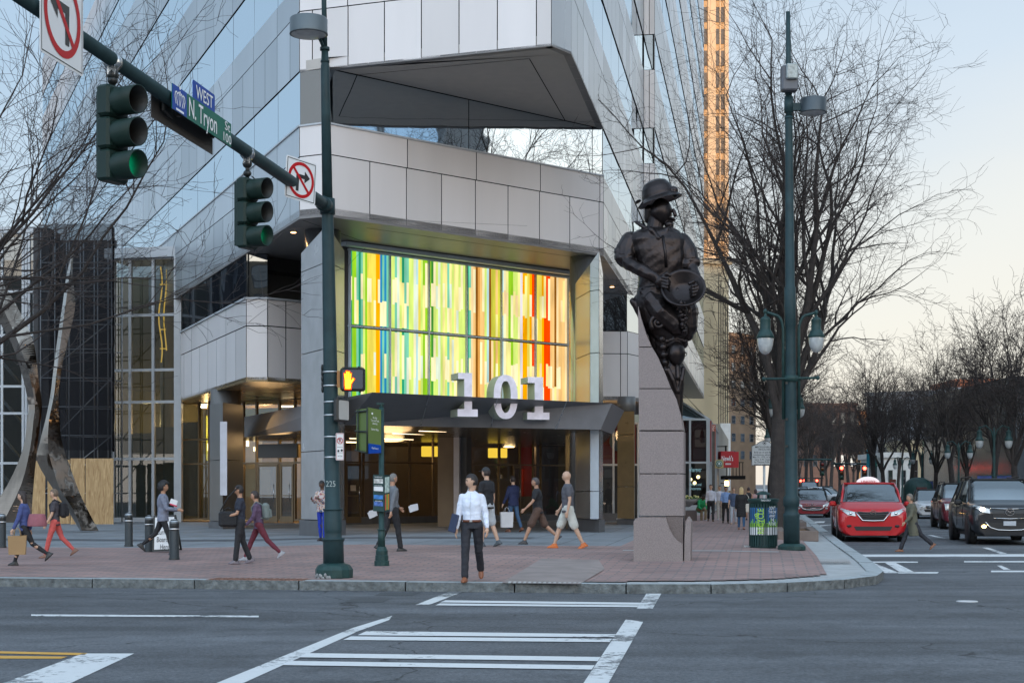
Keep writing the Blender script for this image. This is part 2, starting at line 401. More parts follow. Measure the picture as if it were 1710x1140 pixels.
# brick field, grey band, plaza paving
def clipbrick(u, v):
    if v < V0+(.31 if u < -3 else .62): return False
    if u > U1-1.05: return False
    cu, cv = U1-RC, V0+RC
    if u > cu and v < cv and math.hypot(u-cu, v-cv) > RC-.95: return False
    return True
us_ = sorted(set([round(x, 3) for x in fr(-70, -14, 28)+fr(-14, 1.15, 124)]))
vs_ = sorted(set([round(x, 3) for x in fr(V0, 42, 150)+fr(42, 330, 72)]))
sheet('brick_pavement', M_BRICK, us_, vs_, lambda u, v: clipbrick(u, v) and (v < 36.5 or u > -3.2), .151)
sheet('grey_plaza', M_GREY, us_, vs_, lambda u, v: v >= 36.5 and u <= -3.2 and v < 100, .150)
sheet('dark_paving_band', M_DARKPV, us_, vs_, lambda u, v: 40.6 < v < 42.6 and u < -6, .154)
# long concrete strips in the brick
def strip(name, pts, w, m, lift=.156):
    mb = MB()
    for (a, b) in zip(pts, pts[1:]):
        A, B = Vector((a[0], a[1], 0)), Vector((b[0], b[1], 0)); n = int(max(1, (B-A).length/1.0)); d = (B-A).normalized(); s_ = Vector((-d.y, d.x, 0))*w/2
        for k in range(n):
            q = [A.lerp(B, (k+.008)/n)-s_, A.lerp(B, (k+.992)/n)-s_, A.lerp(B, (k+.992)/n)+s_, A.lerp(B, (k+.008)/n)+s_]
            P = [uv(x.x, x.y) for x in q]; mb.add([(p.x, p.y, gz(p.y, lift)+bump(p.x, p.y)) for p in P], [(0, 1, 2, 3)])
    return tag(mb.build(name, m), kind='structure')
pa, pb = gp(1020, 919), gp(1250, 928)
ua, ub = uvof(pa), uvof(pb)
strip('paving_strip', [(-3.0, 34.2), (.4, 34.2)], .34, M_CONC)
# ramp slab with grooved tactile strip at the crosswalk
def ground_poly(name, pix, m, lift, lay, kind='structure'):
    mb = MB(); P = [gp(x, y, lift) for x, y in pix]
    for p in P: p.z += lay
    mb.add(P, [list(range(len(P)))]); return tag(mb.build(name, m), kind=kind)
M_RAMP = mat('ramp_concrete', (.25, .205, .19), .8, var=.2, vscale=2)
ground_poly('ramp_slab', [(838, 973), (968, 975), (1010, 950), (1000, 935), (905, 932)], M_RAMP, .151, .004)
mb = MB()
for k in range(15):
    x0 = 848+k*8.4
    for (a, b) in ((967, 974),):
        P = [gp(x0, b, .15), gp(x0+4.5, b+.1, .15), gp(x0+8.5, a, .15), gp(x0+4, a, .15)]
        for p in P: p.z += .010
        mb.add(P, [(0, 1, 2, 3)])
tag(mb.build('tactile_paving', mat('tactile', (.42, .42, .40), .7)), kind='structure')
mb = MB()
for k in range(14):
    x0 = 1372+k*3.6
    P = [gp(x0, 940, .15), gp(x0+2, 940, .15), gp(x0-2, 934, .15), gp(x0-4, 934, .15)]
    for p in P: p.z += .010
    mb.add(P, [(0, 1, 2, 3)])
tag(mb.build('tactile_paving', mat('tactile2', (.33, .30, .28), .7)), kind='structure')
# manhole grate set in the brick
gmb = MB(); c = gp(432, 967)
for i in range(16):
    for j in (0,):
        q = uv(uvof(c)[0]-.75+i*.1, uvof(c)[1]); gmb.box((q.x, q.y, gz(q.y, .158)), (.05, .46, .012), -SA)
gmb.box((c.x, c.y, gz(c.y, .154)), (1.66, .5, .004), -SA)
tag(gmb.build('pavement_grate', mat('rusty_iron', (.20, .10, .07), .8, var=.3, vscale=12)), 'rust brown slotted metal grate set flat in the brick pavement left of the mast pole', 'grate')
# road paint
def mat_paint(name, col, thr=.45):
    m = D.materials.new(name); m.use_nodes = True; t = m.node_tree; b = t.nodes['Principled BSDF']; b.inputs['Roughness'].default_value = .6
    co = t.nodes.new('ShaderNodeTexCoord')
    n = t.nodes.new('ShaderNodeTexNoise'); n.inputs['Scale'].default_value = 9; n.inputs['Detail'].default_value = 8; n.inputs['Roughness'].default_value = .75
    n2 = t.nodes.new('ShaderNodeTexNoise'); n2.inputs['Scale'].default_value = .7; n2.inputs['Detail'].default_value = 3
    t.links.new(co.outputs['Object'], n.inputs['Vector']); t.links.new(co.outputs['Object'], n2.inputs['Vector'])
    a = t.nodes.new('ShaderNodeMath'); a.operation = 'ADD'; t.links.new(n.outputs[0], a.inputs[0]); t.links.new(n2.outputs[0], a.inputs[1])
    mr = t.nodes.new('ShaderNodeMapRange'); mr.inputs[1].default_value = thr*2-.08; mr.inputs[2].default_value = thr*2-.02
    t.links.new(a.outputs[0], mr.inputs[0])
    mx = t.nodes.new('ShaderNodeMixRGB'); mx.inputs[1].default_value = (ASPH[0]*1.2, ASPH[1]*1.2, ASPH[2]*1.15, 1)
    v = t.nodes.new('ShaderNodeMapRange'); v.inputs[3].default_value = .8; v.inputs[4].default_value = 1.1; t.links.new(n.outputs[0], v.inputs[0])
    s = t.nodes.new('ShaderNodeVectorMath'); s.operation = 'SCALE'; s.inputs[0].default_value = col; t.links.new(v.outputs[0], s.inputs['Scale'])
    t.links.new(mr.outputs[0], mx.inputs[0]); t.links.new(s.outputs[0], mx.inputs[2]); t.links.new(mx.outputs[0], b.inputs['Base Color'])
    return m
M_WHITE = mat_paint('white_road_paint', (.66, .67, .67), .445); M_WORN = mat_paint('worn_road_paint', (.64, .65, .65), .485)
M_YEL = mat_paint('yellow_road_paint', (.62, .33, .05), .40)
def paint(name, m, pix, lay=.005):
    mb = MB()
    for q in pix:
        P = [gp(x, y, 0) for x, y in q]
        for p in P: p.z += lay
        mb.add(P, [list(range(len(P)))])
    return tag(mb.build(name, m), kind='structure')
paint('crosswalk_marking', M_WORN, [
    [(360, 1141), (405, 1141), (600, 1053), (650, 1035), (655, 1028), (590, 1048)],
    [(693, 1010), (716, 1010), (781, 985), (757, 985)],
    [(974, 1141), (1016, 1141), (1074, 1038), (1045, 1034)],
    [(1063, 1016), (1090, 1016), (1105, 990), (1080, 990)]])
paint('crosswalk_marking', M_WHITE, [
    [(735, 1006), (1068, 1010), (1072, 1006.5), (744, 1002.5)],
    [(727, 1011), (1064, 1014), (1067, 1010.8), (735, 1007.6)],
    [(597, 1061), (1025, 1064.5), (1030, 1059.5), (612, 1054)],
    [(573, 1069), (1018, 1072.5), (1022, 1067), (586, 1063)],
    [(497, 1098), (998, 1104.5), (1003, 1097.5), (512, 1091)],
    [(470, 1111), (988, 1118.5), (993, 1111.5), (482, 1104)]], .009)
paint('lane_marking', M_WHITE, [[(52, 1028.6), (432, 1030.5), (432, 1027.8), (52, 1025.6)]])
paint('stop_line', M_WORN, [[(-60, 1165), (66, 1165), (224, 1091), (138, 1091)]])
paint('centre_line', M_YEL, [[(-60, 1089.5), (140, 1094), (146, 1090.3), (-60, 1086)], [(-60, 1099.5), (102, 1099.6), (113, 1096.2), (-60, 1094)]])
paint('stop_line', M_WHITE, [[(1432, 929.5), (1800, 929.0), (1800, 924.8), (1432, 925.6)]])
paint('crosswalk_marking', M_WHITE, [
    [(1440, 939.2), (1533, 939.2), (1533, 937.2), (1440, 937.2)], [(1500, 957.3), (1565, 957.3), (1568, 954.8), (1498, 954.8)],
    [(1440, 939.5), (1459, 939.5), (1502, 956.5), (1478, 956.5)], [(1478, 939.5), (1496, 939.5), (1530, 956.5), (1505, 956.5)],
    [(1610, 938.6), (1800, 938.6), (1800, 936.4), (1610, 936.4)], [(1655, 955), (1800, 955), (1800, 952.5), (1655, 952.5)]])
paint('lane_marking', M_WORN, [[(1640, 914), (1650, 914), (1682, 924), (1670, 924)], [(1549, 893), (1556, 893), (1582, 899), (1574, 899)], [(1665, 944), (1672, 944), (1688, 951), (1676, 951)],
    [(1348, 870), (1378, 870), (1376, 872.5), (1344, 872.5)], [(1362, 877.5), (1400, 874), (1400, 875.2), (1362, 879)]])
mb = MB()
P = gp(1615, 1004, 0); mb.lathe([(.16, 0), (.15, .012), (.01, .014)], (P.x, P.y, P.z), 16)
tag(mb.build('valve_cover', mat('pale_iron', (.5, .5, .5), .6)), 'small pale round valve cover in the asphalt at the right', 'valve cover')
for (x0, y0, x1, y1) in ((575, 1000, 640, 1005), (625, 989, 690, 994)):
    ground_poly('asphalt_patch', [(x0, y1), (x1, y1), (x1+12, y0), (x0+12, y0)], mat('dark_patch', (.055, .06, .065), .8), 0, .004)
# ------------------------------------------------------------------ the office tower
M_JOINT = mat('dark_joint', (.012, .012, .012), .95, var=0, spec=.1)
M_CLAD = mat('cladding_panel', (.62, .58, .565), .38, var=.05, vscale=.6, streak=True, spec=.45)
M_CLADS = mat('cladding_panel_satin', (.42, .45, .475), .32, .45, var=.10, vscale=.5, streak=True, spec=.6)  # blue grey tint carries the sky reflected in the side facades
VAR = {M_CLAD: [mat('cladding_panel_pale', (.655, .615, .60), .36, var=.06, vscale=.7, streak=True, spec=.45), mat('cladding_panel_dull', (.58, .545, .53), .42, var=.07, vscale=.5, streak=True, spec=.4)],
       M_CLADS: [mat('cladding_satin_pale', (.45, .48, .51), .28, .45, var=.10, vscale=.6, streak=True, spec=.6), mat('cladding_satin_dull', (.385, .415, .44), .36, .45, var=.10, vscale=.4, streak=True, spec=.6)]}
def ML(m): return [m]+[M_JOINT]+VAR.get(m, [])
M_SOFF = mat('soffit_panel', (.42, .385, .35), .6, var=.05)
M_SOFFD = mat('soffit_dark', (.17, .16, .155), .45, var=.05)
M_MIRR = mirror_glass('mirror_glass', (.80, .88, .93), .010, .6, fac=.9)
M_MIRR2 = mirror_glass('mirror_glass_brown_reflection', (.30, .25, .21), .012, .6, fac=.5)  # brown tint stands in for the reflection of an orange building
M_DKG_ = mirror_glass('notch_glass', (.42, .50, .58), .01, .6, (.03, .04, .05), .5)
M_ALU = mat('brushed_aluminium', (.42, .45, .48), .28, .85, var=.06)
M_ALUP = mat('painted_aluminium', (.40, .42, .44), .4, var=.05)
M_STONE = mat('grey_stone_cladding', (.22, .215, .21), .45, var=.12, vscale=2)
M_BROWN = mat('brown_stone_cladding', (.17, .13, .085), .4, var=.1, vscale=2)
M_STEEL = mat('satin_steel', (.50, .52, .54), .22, .9, var=.1, vscale=.8, streak=True)
M_DKMET = mat('dark_metal_panel', (.17, .17, .18), .5, var=.08, spec=.4)
M_GLASS = clear_glass('clear_glass', (.60, .64, .62), .05)
M_GLASSD = clear_glass('smoked_glass', (.30, .33, .33), .10)
M_PLINTH = mat('plinth_stone', (.10, .10, .105), .5, var=.15)
def az(a): return Vector((math.sin(R(a)), math.cos(R(a)), 0))
dL, d1 = az(-22.3), az(47.8)
A = at(500, HY, 45.25); B = at(545, HY, 44.84); E = at(921, HY, 42.6); Fc = at(954, HY, 43.4)
for q in (A, B, E, Fc): q.z = 0
dR = VD.copy()
Cc = Fc+dR*line_hit(Fc, dR, 1008.0)
tower = empty('office_tower', (0, 0, 0), label='tall pale office tower with mirrored window bands and an overhanging corner above a lit entrance', cat='office building')
Z0, ST, HC, HT = 9.77, 4.22, 2.63, 1.74
def wall_n(d, side): return Vector((d.y, -d.x, 0))*side           # outward normal
rnd = random.Random(5)
def band(name, P, d, side, t0, t1, z0, z1, step, m, gap=.03, thick=.07, off=0.0, jit=0.0, parent=None, backing=True, start=None, mb=None, out=0.0):
    """one strip of panels along a plan line"""
    own = mb is None
    if own: mb = MB()
    n = wall_n(d, side); P = Vector(P)+n*out
    ts = [t0]; t = t0+(start if start is not None else step)
    while t < t1-.05: ts.append(t); t += step
    ts.append(t1)
    for a, b in zip(ts, ts[1:]):
        a2, b2 = a+gap/2, b-gap/2
        c = [P+d*a2, P+d*b2]
        j = [n*rnd.uniform(-jit, jit) for _ in range(4)]
        f = [c[0]+Vector((0, 0, z0+gap/2))+j[0], c[1]+Vector((0, 0, z0+gap/2))+j[1], c[1]+Vector((0, 0, z1-gap/2))+j[2], c[0]+Vector((0, 0, z1-gap/2))+j[3]]
        bk = [v-n*thick for v in f]
        mb.mi = rnd.choice((0, 0, 2, 3)) if m in VAR else 0; mb.add(f, [(0, 1, 2, 3)]); mb.mi = 1; mb.add(f+bk, [(0, 4, 5, 1), (1, 5, 6, 2), (2, 6, 7, 3), (3, 7, 4, 0)])
    if backing:
        mb.mi = 1; q = [P+d*t0-n*thick*.9, P+d*t1-n*thick*.9]
        mb.add([q[0]+Vector((0, 0, z0)), q[1]+Vector((0, 0, z0)), q[1]+Vector((0, 0, z1)), q[0]+Vector((0, 0, z1))], [(0, 1, 2, 3)])
    if own: return mb.build(name, ML(m), parent or tower)
    return mb
def clad(P, d, side, t0, t1, z0, m=None, step=1.36, st1=None, st2=None, ht=HT, hc=HC):
    m = m or M_CLAD
    mb = MB(); band('', P, d, side, t0, t1, z0, z0+ht, step, m, mb=mb, start=st1)
    band('', P, d, side, t0, t1, z0+ht, z0+hc, step*2, m, mb=mb, start=st2)
    return mb.build('cladding_band', ML(m), tower)
LF, RF1 = 74.5, line_hit(Fc, dR, 1075.0)
P2 = Fc+dR*RF1+UD*.50; RF2 = 62
NF = 9
for k in range(NF):
    z = Z0+ST*k
    clad(A, dL, -1, 0, LF, z, M_CLADS, 1.6, 1.1, 2.7)
    band('window_band', A, dL, -1, 0, LF, z+HC, z+ST, 3.2, M_MIRR, gap=.035, out=-.03, jit=.004, start=2.7)
    t0 = 0 if k > 0 else (Cc-Fc).length
    clad(Fc, dR, 1, t0, RF1, z, M_CLADS, 1.5)
    band('window_band', Fc, dR, 1, (Cc-Fc).length if k == 0 else 0, RF1, z+HC, z+ST, 3.0, M_MIRR, gap=.035, out=-.03, jit=.004)
    mb = MB(); band('', P2-UD*.50, UD, 1, 0, .50, z, z+HC, .25, M_CLAD, mb=mb); mb.build('cladding_band', ML(M_CLAD), tower)
    band('window_band', P2-UD*.50, UD, 1, 0, .50, z+HC, z+ST, .6, M_DKG_, out=-.03)
    clad(P2, dR, 1, 0, RF2, z, M_CLADS, 1.5)
    band('window_band', P2, dR, 1, 0, RF2, z+HC, z+ST, 3.0, M_MIRR, gap=.035, out=-.03, jit=.004)
    if k >= 1:
        dF = (E-A).normalized(); LFr = (E-A).length
        clad(A, dF, 1, 0, LFr, z, M_CLAD, 1.145, .42, 1.55)
        dC = (Fc-E).normalized(); mb = MB(); band('', E, dC, 1, 0, (Fc-E).length, z, z+HC, 2, M_CLADS, mb=mb, gap=.012); mb.build('cladding_band', ML(M_CLADS), tower)
        band('window_band', A, dF, 1, 0, LFr, z+HC, z+ST, 2.3, M_MIRR, out=-.03)
        band('window_band', E, dC, 1, 0, (Fc-E).length, z+HC, z+ST, 2.3, M_MIRR, out=-.03)
# lowest band: the corner turned towards the crossing
dAB = (B-A).normalized(); dBC = (Cc-B).normalized(); LBC = (Cc-B).length
clad(A, dAB, 1, 0, (B-A).length, Z0, M_CLAD, 3)
clad(B, dBC, 1, 0, LBC, Z0, M_CLAD, 1.36, 1.55, 2.95)
band('window_band', A, dAB, 1, 0, (B-A).length, Z0+HC, Z0+ST, 3, M_MIRR2, out=-.03)
band('window_band', B, dBC, 1, 0, LBC, Z0+HC, Z0+ST, 5.4, M_MIRR, out=-.05, jit=.002)
# sill trims proud of the cladding tops
def trim(P, d, side, t0, t1, z, h, w, m, name='sill'):
    mb = MB(); n = wall_n(d, side); c = P+d*((t0+t1)/2)+n*(w/2-.03); mb.box((c.x, c.y, z+h/2), (t1-t0, w, h), math.atan2(d.y, d.x)); return mb.build(name, m, tower)
for (P_, d_, s_, L_) in ((B, dBC, 1, LBC), (A, dAB, 1, (B-A).length), (A, dL, -1, LF)):
    trim(P_, d_, s_, 0, L_, Z0+HC-.02, .05, .07, M_ALUP)
# overhang soffit
def poly_slab(name, pts, z0, z1, m, inset=None):
    mb = MB(); mb.prism([(p.x, p.y) for p in pts], z0, z1); return fixn(mb.build(name, m, tower))
c0 = A.lerp(B, .2)
zs = Z0+ST
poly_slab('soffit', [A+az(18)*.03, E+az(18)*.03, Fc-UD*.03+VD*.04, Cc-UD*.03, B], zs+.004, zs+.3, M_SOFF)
cen = (A+E+Fc+Cc+B)/5
# framed inner soffit panel, a thin lip below the slab
Es = E.lerp(cen, .12); As = A.lerp(cen, .06); Cs = Cc.lerp(cen, .2)
mb = MB()
def seam(a, b, z, w=.03, mb_=None):
    d = (b-a).normalized(); s_ = Vector((-d.y, d.x, 0))*w/2
    (mb_ or mb).add([Vector((q.x, q.y, z)) for q in (a-s_, b-s_, b+s_, a+s_)], [(0, 1, 2, 3)])
i1 = E+(A-E).normalized()*.85+(Fc-E).normalized()*.1+VD*.95; 
seam(A+az(25)*.9+dF*.5, i1, zs-.002); seam(i1, Cc-dBC*1.6-UD*.25+az(150)*.2, zs-.002)
mb.build('soffit_joint', M_JOINT, tower)
# edge strip under the overhang (return of the cladding)
mb = MB()
for (a, b, n_) in ((A, E, 7), (E, Fc, 1), (Fc, Cc, 7)):
    for i in range(n_):
        p, q = a.lerp(b, (i+.008)/n_), a.lerp(b, (i+.992)/n_); d = (b-a).normalized(); inn_ = Vector((-d.y, d.x, 0))*.22
        mb.add([Vector((w.x, w.y, zs-.02)) for w in (p, q, q+inn_, p+inn_)]+[Vector((w.x, w.y, zs+.05)) for w in (p, q, q+inn_, p+inn_)], [(3, 2, 1, 0), (4, 5, 6, 7), (0, 1, 5, 4), (2, 3, 7, 6)])
mb.build('soffit_edge', M_SOFFD, tower)
# lower soffit, the whole plan
Lfar, Rfar = A+dL*LF, P2+dR*RF2
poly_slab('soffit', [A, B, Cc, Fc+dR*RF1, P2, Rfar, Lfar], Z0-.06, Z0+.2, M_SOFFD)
mb = MB(); i0 = A.lerp(Cc, .02)
seam(A+az(20)*.2, A+az(20)*9, Z0-.064); seam(B+az(55)*.1, B+az(75)*6, Z0-.064); seam(B+dBC*2+az(-40)*.8, B+dBC*11+az(-40)*.8, Z0-.064)
mb.build('soffit_joint', M_JOINT, tower)
# mass of the building behind the mirrored skin
mbk = MB()
inn_poly = [A+az(30)*.6, E+az(-10)*.6, Fc+az(-40)*.6, Fc+dR*RF1-UD*.6, P2-UD*.6, Rfar-UD*.8, Lfar+UD*.8]
mbk.prism([(p.x, p.y) for p in inn_poly], zs+.35, Z0+ST*NF)
mbk.build('core_wall', M_JOINT, tower)
# small recessed lamps in the lower soffit
M_LAMPW = emis('downlight_glow', (1, .55, .22), 7.0)
def downlight(p, z, r=.09):
    mb = MB(); mb.lathe([(r*1.3, 0), (r*1.3, -.012), (r, -.016)], (p.x, p.y, z), 12); o = mb.build('downlight_ring', M_ALUP, tower)
    mb = MB(); mb.lathe([(r*.95, 0), (r*.9, -.004)], (p.x, p.y, z-.0165), 12); mb.build('downlight', M_LAMPW, tower)
for px, Y in ((490, 47.5), (1022, 60)): downlight(at(px, HY, Y), Z0-.065)

# ---- second floor, left wing
tW = line_hit(A, dL, 411.0); W0 = A+dL*tW; W1 = at(447, HY, 51.75); W1.z = 0
ZL, HL = 5.5, 2.7
tP = line_hit(A, dL, 302.0)
def clad2(P, d, side, t0, t1, step=1.6, a=None, b=None): 
    mb = MB(); band('', P, d, side, t0, t1, ZL, ZL+1.8, step, M_CLAD, mb=mb, start=a, gap=.035); band('', P, d, side, t0, t1, ZL+1.8, ZL+HL, step*2, M_CLAD, mb=mb, start=b, gap=.035); return mb.build('cladding_band', ML(M_CLAD), tower)
clad2(A, dL, -1, tW, tP, 1.6)
M_WIN = mirror_glass('dark_window_glass', (.55, .60, .64), .01, .6, (.012, .014, .018), .30)
band('window_band', A, dL, -1, tW, tP, ZL+HL, Z0-.06, 3.2, M_WIN, out=-.05)
dW = (W1-W0).normalized(); clad2(W0, dW, 1, 0, (W1-W0).length, 3)
band('window_band', W0, dW, 1, 0, (W1-W0).length, ZL+HL, Z0-.06, 3, M_WIN, out=-.05)
clad2(W1, d1, 1, 0, 4.6, 1.0, .72, .72)
band('window_band', W1+az(-42)*.6, d1, 1, 0, 4.6, ZL+HL+.9, Z0-.5, 4.7, M_WIN)
mb = MB(); q = W1+d1*2.3+az(-42)*.65; mb.box((q.x, q.y, (ZL+HL+Z0)/2), (4.6, .1, Z0-ZL-HL-.1), math.atan2(d1.y, d1.x)); mb.build('recessed_wall', mat('dark_recess', (.045, .043, .04), .5), tower)
trim(A, dL, -1, tW, tP, ZL+HL-.01, .06, .09, M_ALUP); trim(W0, dW, 1, 0, (W1-W0).length, ZL+HL-.01, .06, .09, M_ALUP); trim(W1, d1, 1, 0, 4.6, ZL+HL-.01, .06, .09, M_ALUP)
LG0 = at(302, HY, 64.5); LG1 = at(575, HY, 60.0); LG0.z = LG1.z = 0
poly_slab('soffit', [W0, W1, W1+d1*4.6, LG1+az(30)*6, LG0+az(0)*8, A+dL*tP], ZL-.05, ZL+.1, mat('bronze_soffit', (.30, .22, .12), .28, .4, var=.1, vscale=.8))
# ---- second floor, right side
R2 = at(1003, HY, 62); R2b = at(1048, HY, 62.1); R2.z = R2b.z = 0; R2c = R2b+VD*1.3+UD*.42
dR2 = (R2b-R2).normalized()
R2 = R2-dR2*2.2
for (P_, d_, L_, a_) in ((R2, dR2, (R2b-R2).length, 3.0), (R2b, (R2c-R2b).normalized(), (R2c-R2b).length, 3)):
    mb = MB(); band('', P_, d_, 1, 0, L_, ZL, ZL+1.8, 3, M_CLAD, mb=mb, start=a_); band('', P_, d_, 1, 0, L_, ZL+1.8, ZL+HL, 3, M_CLAD, mb=mb, start=a_); mb.build('cladding_band', ML(M_CLAD), tower)
    band('window_band', P_, d_, 1, 0, L_, ZL+HL, Z0-.06, 3.4, M_MIRR, out=-.03)
clad2(R2c, VD, 1, 0, 10, 1.5)
band('window_band', R2c, VD, 1, 0, 10, ZL+HL, Z0-.06, 3, M_MIRR, out=-.03)
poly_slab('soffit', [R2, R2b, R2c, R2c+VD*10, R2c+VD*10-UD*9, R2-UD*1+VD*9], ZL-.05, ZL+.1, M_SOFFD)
downlight(at(1052, HY, 62.8), ZL-.055, .07)

# ---- lit glass wall above the entrance
SW0 = at(583, HY, 49.6); SW0.z = 0; SWL = line_hit(SW0, d1, 947.5); SZ0, SZ1 = 4.72, 9.50
lw = empty('light_wall', (SW0.x, SW0.y, SZ0), label='big backlit glass wall of green, yellow, orange and blue stripes above the entrance canopy', cat='light wall')
lo = Vector((SW0.x, SW0.y, SZ0)); n1 = wall_n(d1, 1)
pal = dict(G=(.02, .36, .18), g=(.20, .60, .40), l=(.30, .62, .02), d=(.06, .30, .04), y=(.88, .72, .10), Y=(.92, .83, .30), o=(1.0, .42, .0), c=(1, .90, .52), w=(.74, .84, .66), b=(.50, .74, .72), B=(.02, .26, .52), L=(.68, .86, .20), r=(.95, .06, .0), t=(.80, .38, .08), T=(.28, .10, .01), a=(.93, .56, .20), A=(.95, .70, .36), O=(.62, .60, .06), p=(.80, .74, .78))
cols_ = ["GllgGgLlyyyyooBgBg", "LLgwLGggLLwbyLll", "ldLLwLYLgYLYYLLL", "GgAaTtaaLbTOOaO", "bcYllLLYpooyor", "yyyorrraaTAaaaA"]
pan_px = [583, 650, 715, 778, 836, 893, 947.5]
pt = [line_hit(SW0, d1, p) for p in pan_px]
emats = {}
def em(k):
    if k not in emats:
        emats[k] = emis('backlit_glass_'+{'G': 'deep_green', 'g': 'sea_green', 'l': 'lime', 'd': 'forest', 'y': 'amber_yellow', 'Y': 'pale_yellow', 'o': 'orange', 'c': 'cream', 'w': 'white', 'b': 'sky', 'B': 'blue', 'L': 'yellow_green', 'r': 'red', 't': 'ochre', 'T': 'umber', 'a': 'apricot', 'A': 'peach', 'O': 'olive', 'p': 'pink'}[k], pal[k], .50)
        t = emats[k].node_tree; e_ = t.nodes['Emission']; co = t.nodes.new('ShaderNodeTexCoord'); mm = t.nodes.new('ShaderNodeMapping'); mm.inputs['Scale'].default_value = (3, 3, .45); n = t.nodes.new('ShaderNodeTexNoise'); n.inputs['Scale'].default_value = 1.5; n.inputs['Detail'].default_value = 4; mr = t.nodes.new('ShaderNodeMapRange'); mr.inputs[1].default_value = .3; mr.inputs[2].default_value = .7; mr.inputs[3].default_value = .42; mr.inputs[4].default_value = .68
        t.links.new(co.outputs['Object'], mm.inputs[0]); t.links.new(mm.outputs[0], n.inputs['Vector']); t.links.new(n.outputs[0], mr.inputs[0]); t.links.new(mr.outputs[0], e_.inputs[1])
    return emats[k]
def striped_glass(seed):
    m = D.materials.new('backlit'); return m
H = SZ1-SZ0
zrow = [0, .22, .48, .74, 1.0]
for i in range(6):
    for j, (za, zb) in enumerate(((0, .485), (.50, 1.0))):
        mb = MB(); used = []
        a, b = pt[i]+.03, pt[i+1]-.03; s_ = cols_[i]; n = len(s_)
        for k in range(n):
            xa, xb = a+(b-a)*k/n, a+(b-a)*(k+1)/n
            segs = [(za+.004, zb-.004, s_[k])]
            # short pale strips staggered over the long ones
            if rnd.random() < .5:
                lo_ = za+(zb-za)*rnd.choice((0.02, .33, .36)); hi_ = lo_+(zb-za)*rnd.choice((.32, .34, .62))
                hi_ = min(hi_, zb-.004); segs = [(za+.004, lo_, s_[k]), (lo_, hi_, rnd.choice('ccwcY' if i < 3 else 'cccYA')), (hi_, zb-.004, s_[k])]
            if k % 4 == 1 and rnd.random() < .3: xb2 = xb
            for (u0, u1, key) in segs:
                if u1-u0 < .003: continue
                if key not in used: used.append(key)
                mb.mi = used.index(key)
                q = [SW0+d1*xa, SW0+d1*xb]; z0_, z1_ = SZ0+H*u0, SZ0+H*u1
                mb.add([Vector((q[0].x, q[0].y, z0_))-lo, Vector((q[1].x, q[1].y, z0_))-lo, Vector((q[1].x, q[1].y, z1_))-lo, Vector((q[0].x, q[0].y, z1_))-lo], [(0, 1, 2, 3)])
        mb.build('glass_panel', [em(k_) for k_ in used], lw)
mb = MB(); rz1 = math.atan2(d1.y, d1.x)
for t in pt: q = SW0+d1*t+n1*.03-lo; mb.box((q.x, q.y, H/2), (.05, .09, H), rz1)
for zz, w in ((0, .06), (H*.4925, .045), (H, .07)):
    q = SW0+d1*(SWL/2)+n1*.033-lo; mb.box((q.x, q.y, zz), (SWL+.1, .10, w), rz1)
q = SW0+d1*(SWL/2+.05)+n1*.25-lo; mb.box((q.x, q.y, H+.12), (SWL+.9, .30, .12), rz1)
mb.build('frame', mat('frame_paint', (.46, .52, .56), .4), lw)
mb = MB(); q = SW0+d1*(SWL/2)-n1*.12-lo; mb.box((q.x, q.y, H/2+.1), (SWL+.3, .2, H+.7), rz1); mb.build('back_box', mat('light_box', (.05, .05, .05), .6), lw)
# wall behind and beside the light wall
mb = MB(); q = SW0+d1*(SWL/2)-n1*.45; mb.box((q.x, q.y, (ZL-.8+Z0)/2), (SWL+1.6, .3, Z0-ZL+.8), rz1); mb.build('recessed_wall', mat('dark_recess', (.045, .043, .04), .5), tower)

# ---- entrance canopy
def wpt(px, Y, z): p = at(px, HY, Y); p.z = z; return p
ct = [wpt(408, 60.4, 4.70), wpt(622, 45.6, 4.70), at(1022, 673, 49.0)]
cb = [wpt(408, 58.9, 3.86), wpt(577, 48.4, 3.86), at(1003, 717, 49.2)]
bk = [at(470, HY, 64), at(1003, HY, 66)]
can = empty('entrance_canopy', (ct[1].x, ct[1].y, 0), label='dark grey angular canopy over the glass entrance with slanted front faces', cat='canopy')
def rel(ps, o): return [p-Vector(o) for p in ps]
mb = MB(); mb.add(rel([cb[0], cb[1], ct[1], ct[0]], can.location), [(0, 1, 2, 3)]); mb.build('side_fascia', M_DKMET, can)
mb = MB(); mb.add(rel([cb[1], cb[2], ct[2], ct[1]], can.location), [(0, 1, 2, 3)])
Rr = [ct[2]+VD*4.5, cb[2]+VD*4]; Rr[0].z = ct[2].z; Rr[1].z = cb[2].z
mb.add(rel([cb[2], Rr[1], Rr[0], ct[2]], can.location), [(0, 1, 2, 3)])
mb.build('front_fascia', M_DKMET, can)
mb = MB(); nf = (cb[2]-cb[1]).cross(ct[1]-cb[1]).normalized()*-1
if nf.y > 0: nf = -nf
for px_t, px_b in ((720, 701), (949, 927), (835, 818)):
    ft = (px_t-622)/(1022-622); fb = (px_b-577)/(1003-577)
    a, b = ct[1].lerp(ct[2], ft*1.0*46/(46+5.5*(1-ft))), cb[1].lerp(cb[2], fb)
    d = (b-a).normalized(); s_ = nf.cross(d).normalized()*.012
    mb.add(rel([a-s_+nf*.003, b-s_+nf*.003, b+s_+nf*.003, a+s_+nf*.003], can.location), [(0, 1, 2, 3)])
mb.build('fascia_joint', M_ALU, can)
mb = MB(); pl_ = [ct[0], ct[1], ct[2], Rr[0], wpt(905, 58, 4.7), wpt(600, 55, 4.7)]
mb.add(rel(pl_, can.location), [tuple(range(len(pl_)))]); mb.build('canopy_roof', M_DKMET, can)
M_CEIL = mat('bronze_ceiling', (.10, .075, .05), .25, .3, var=.1, spec=.7)
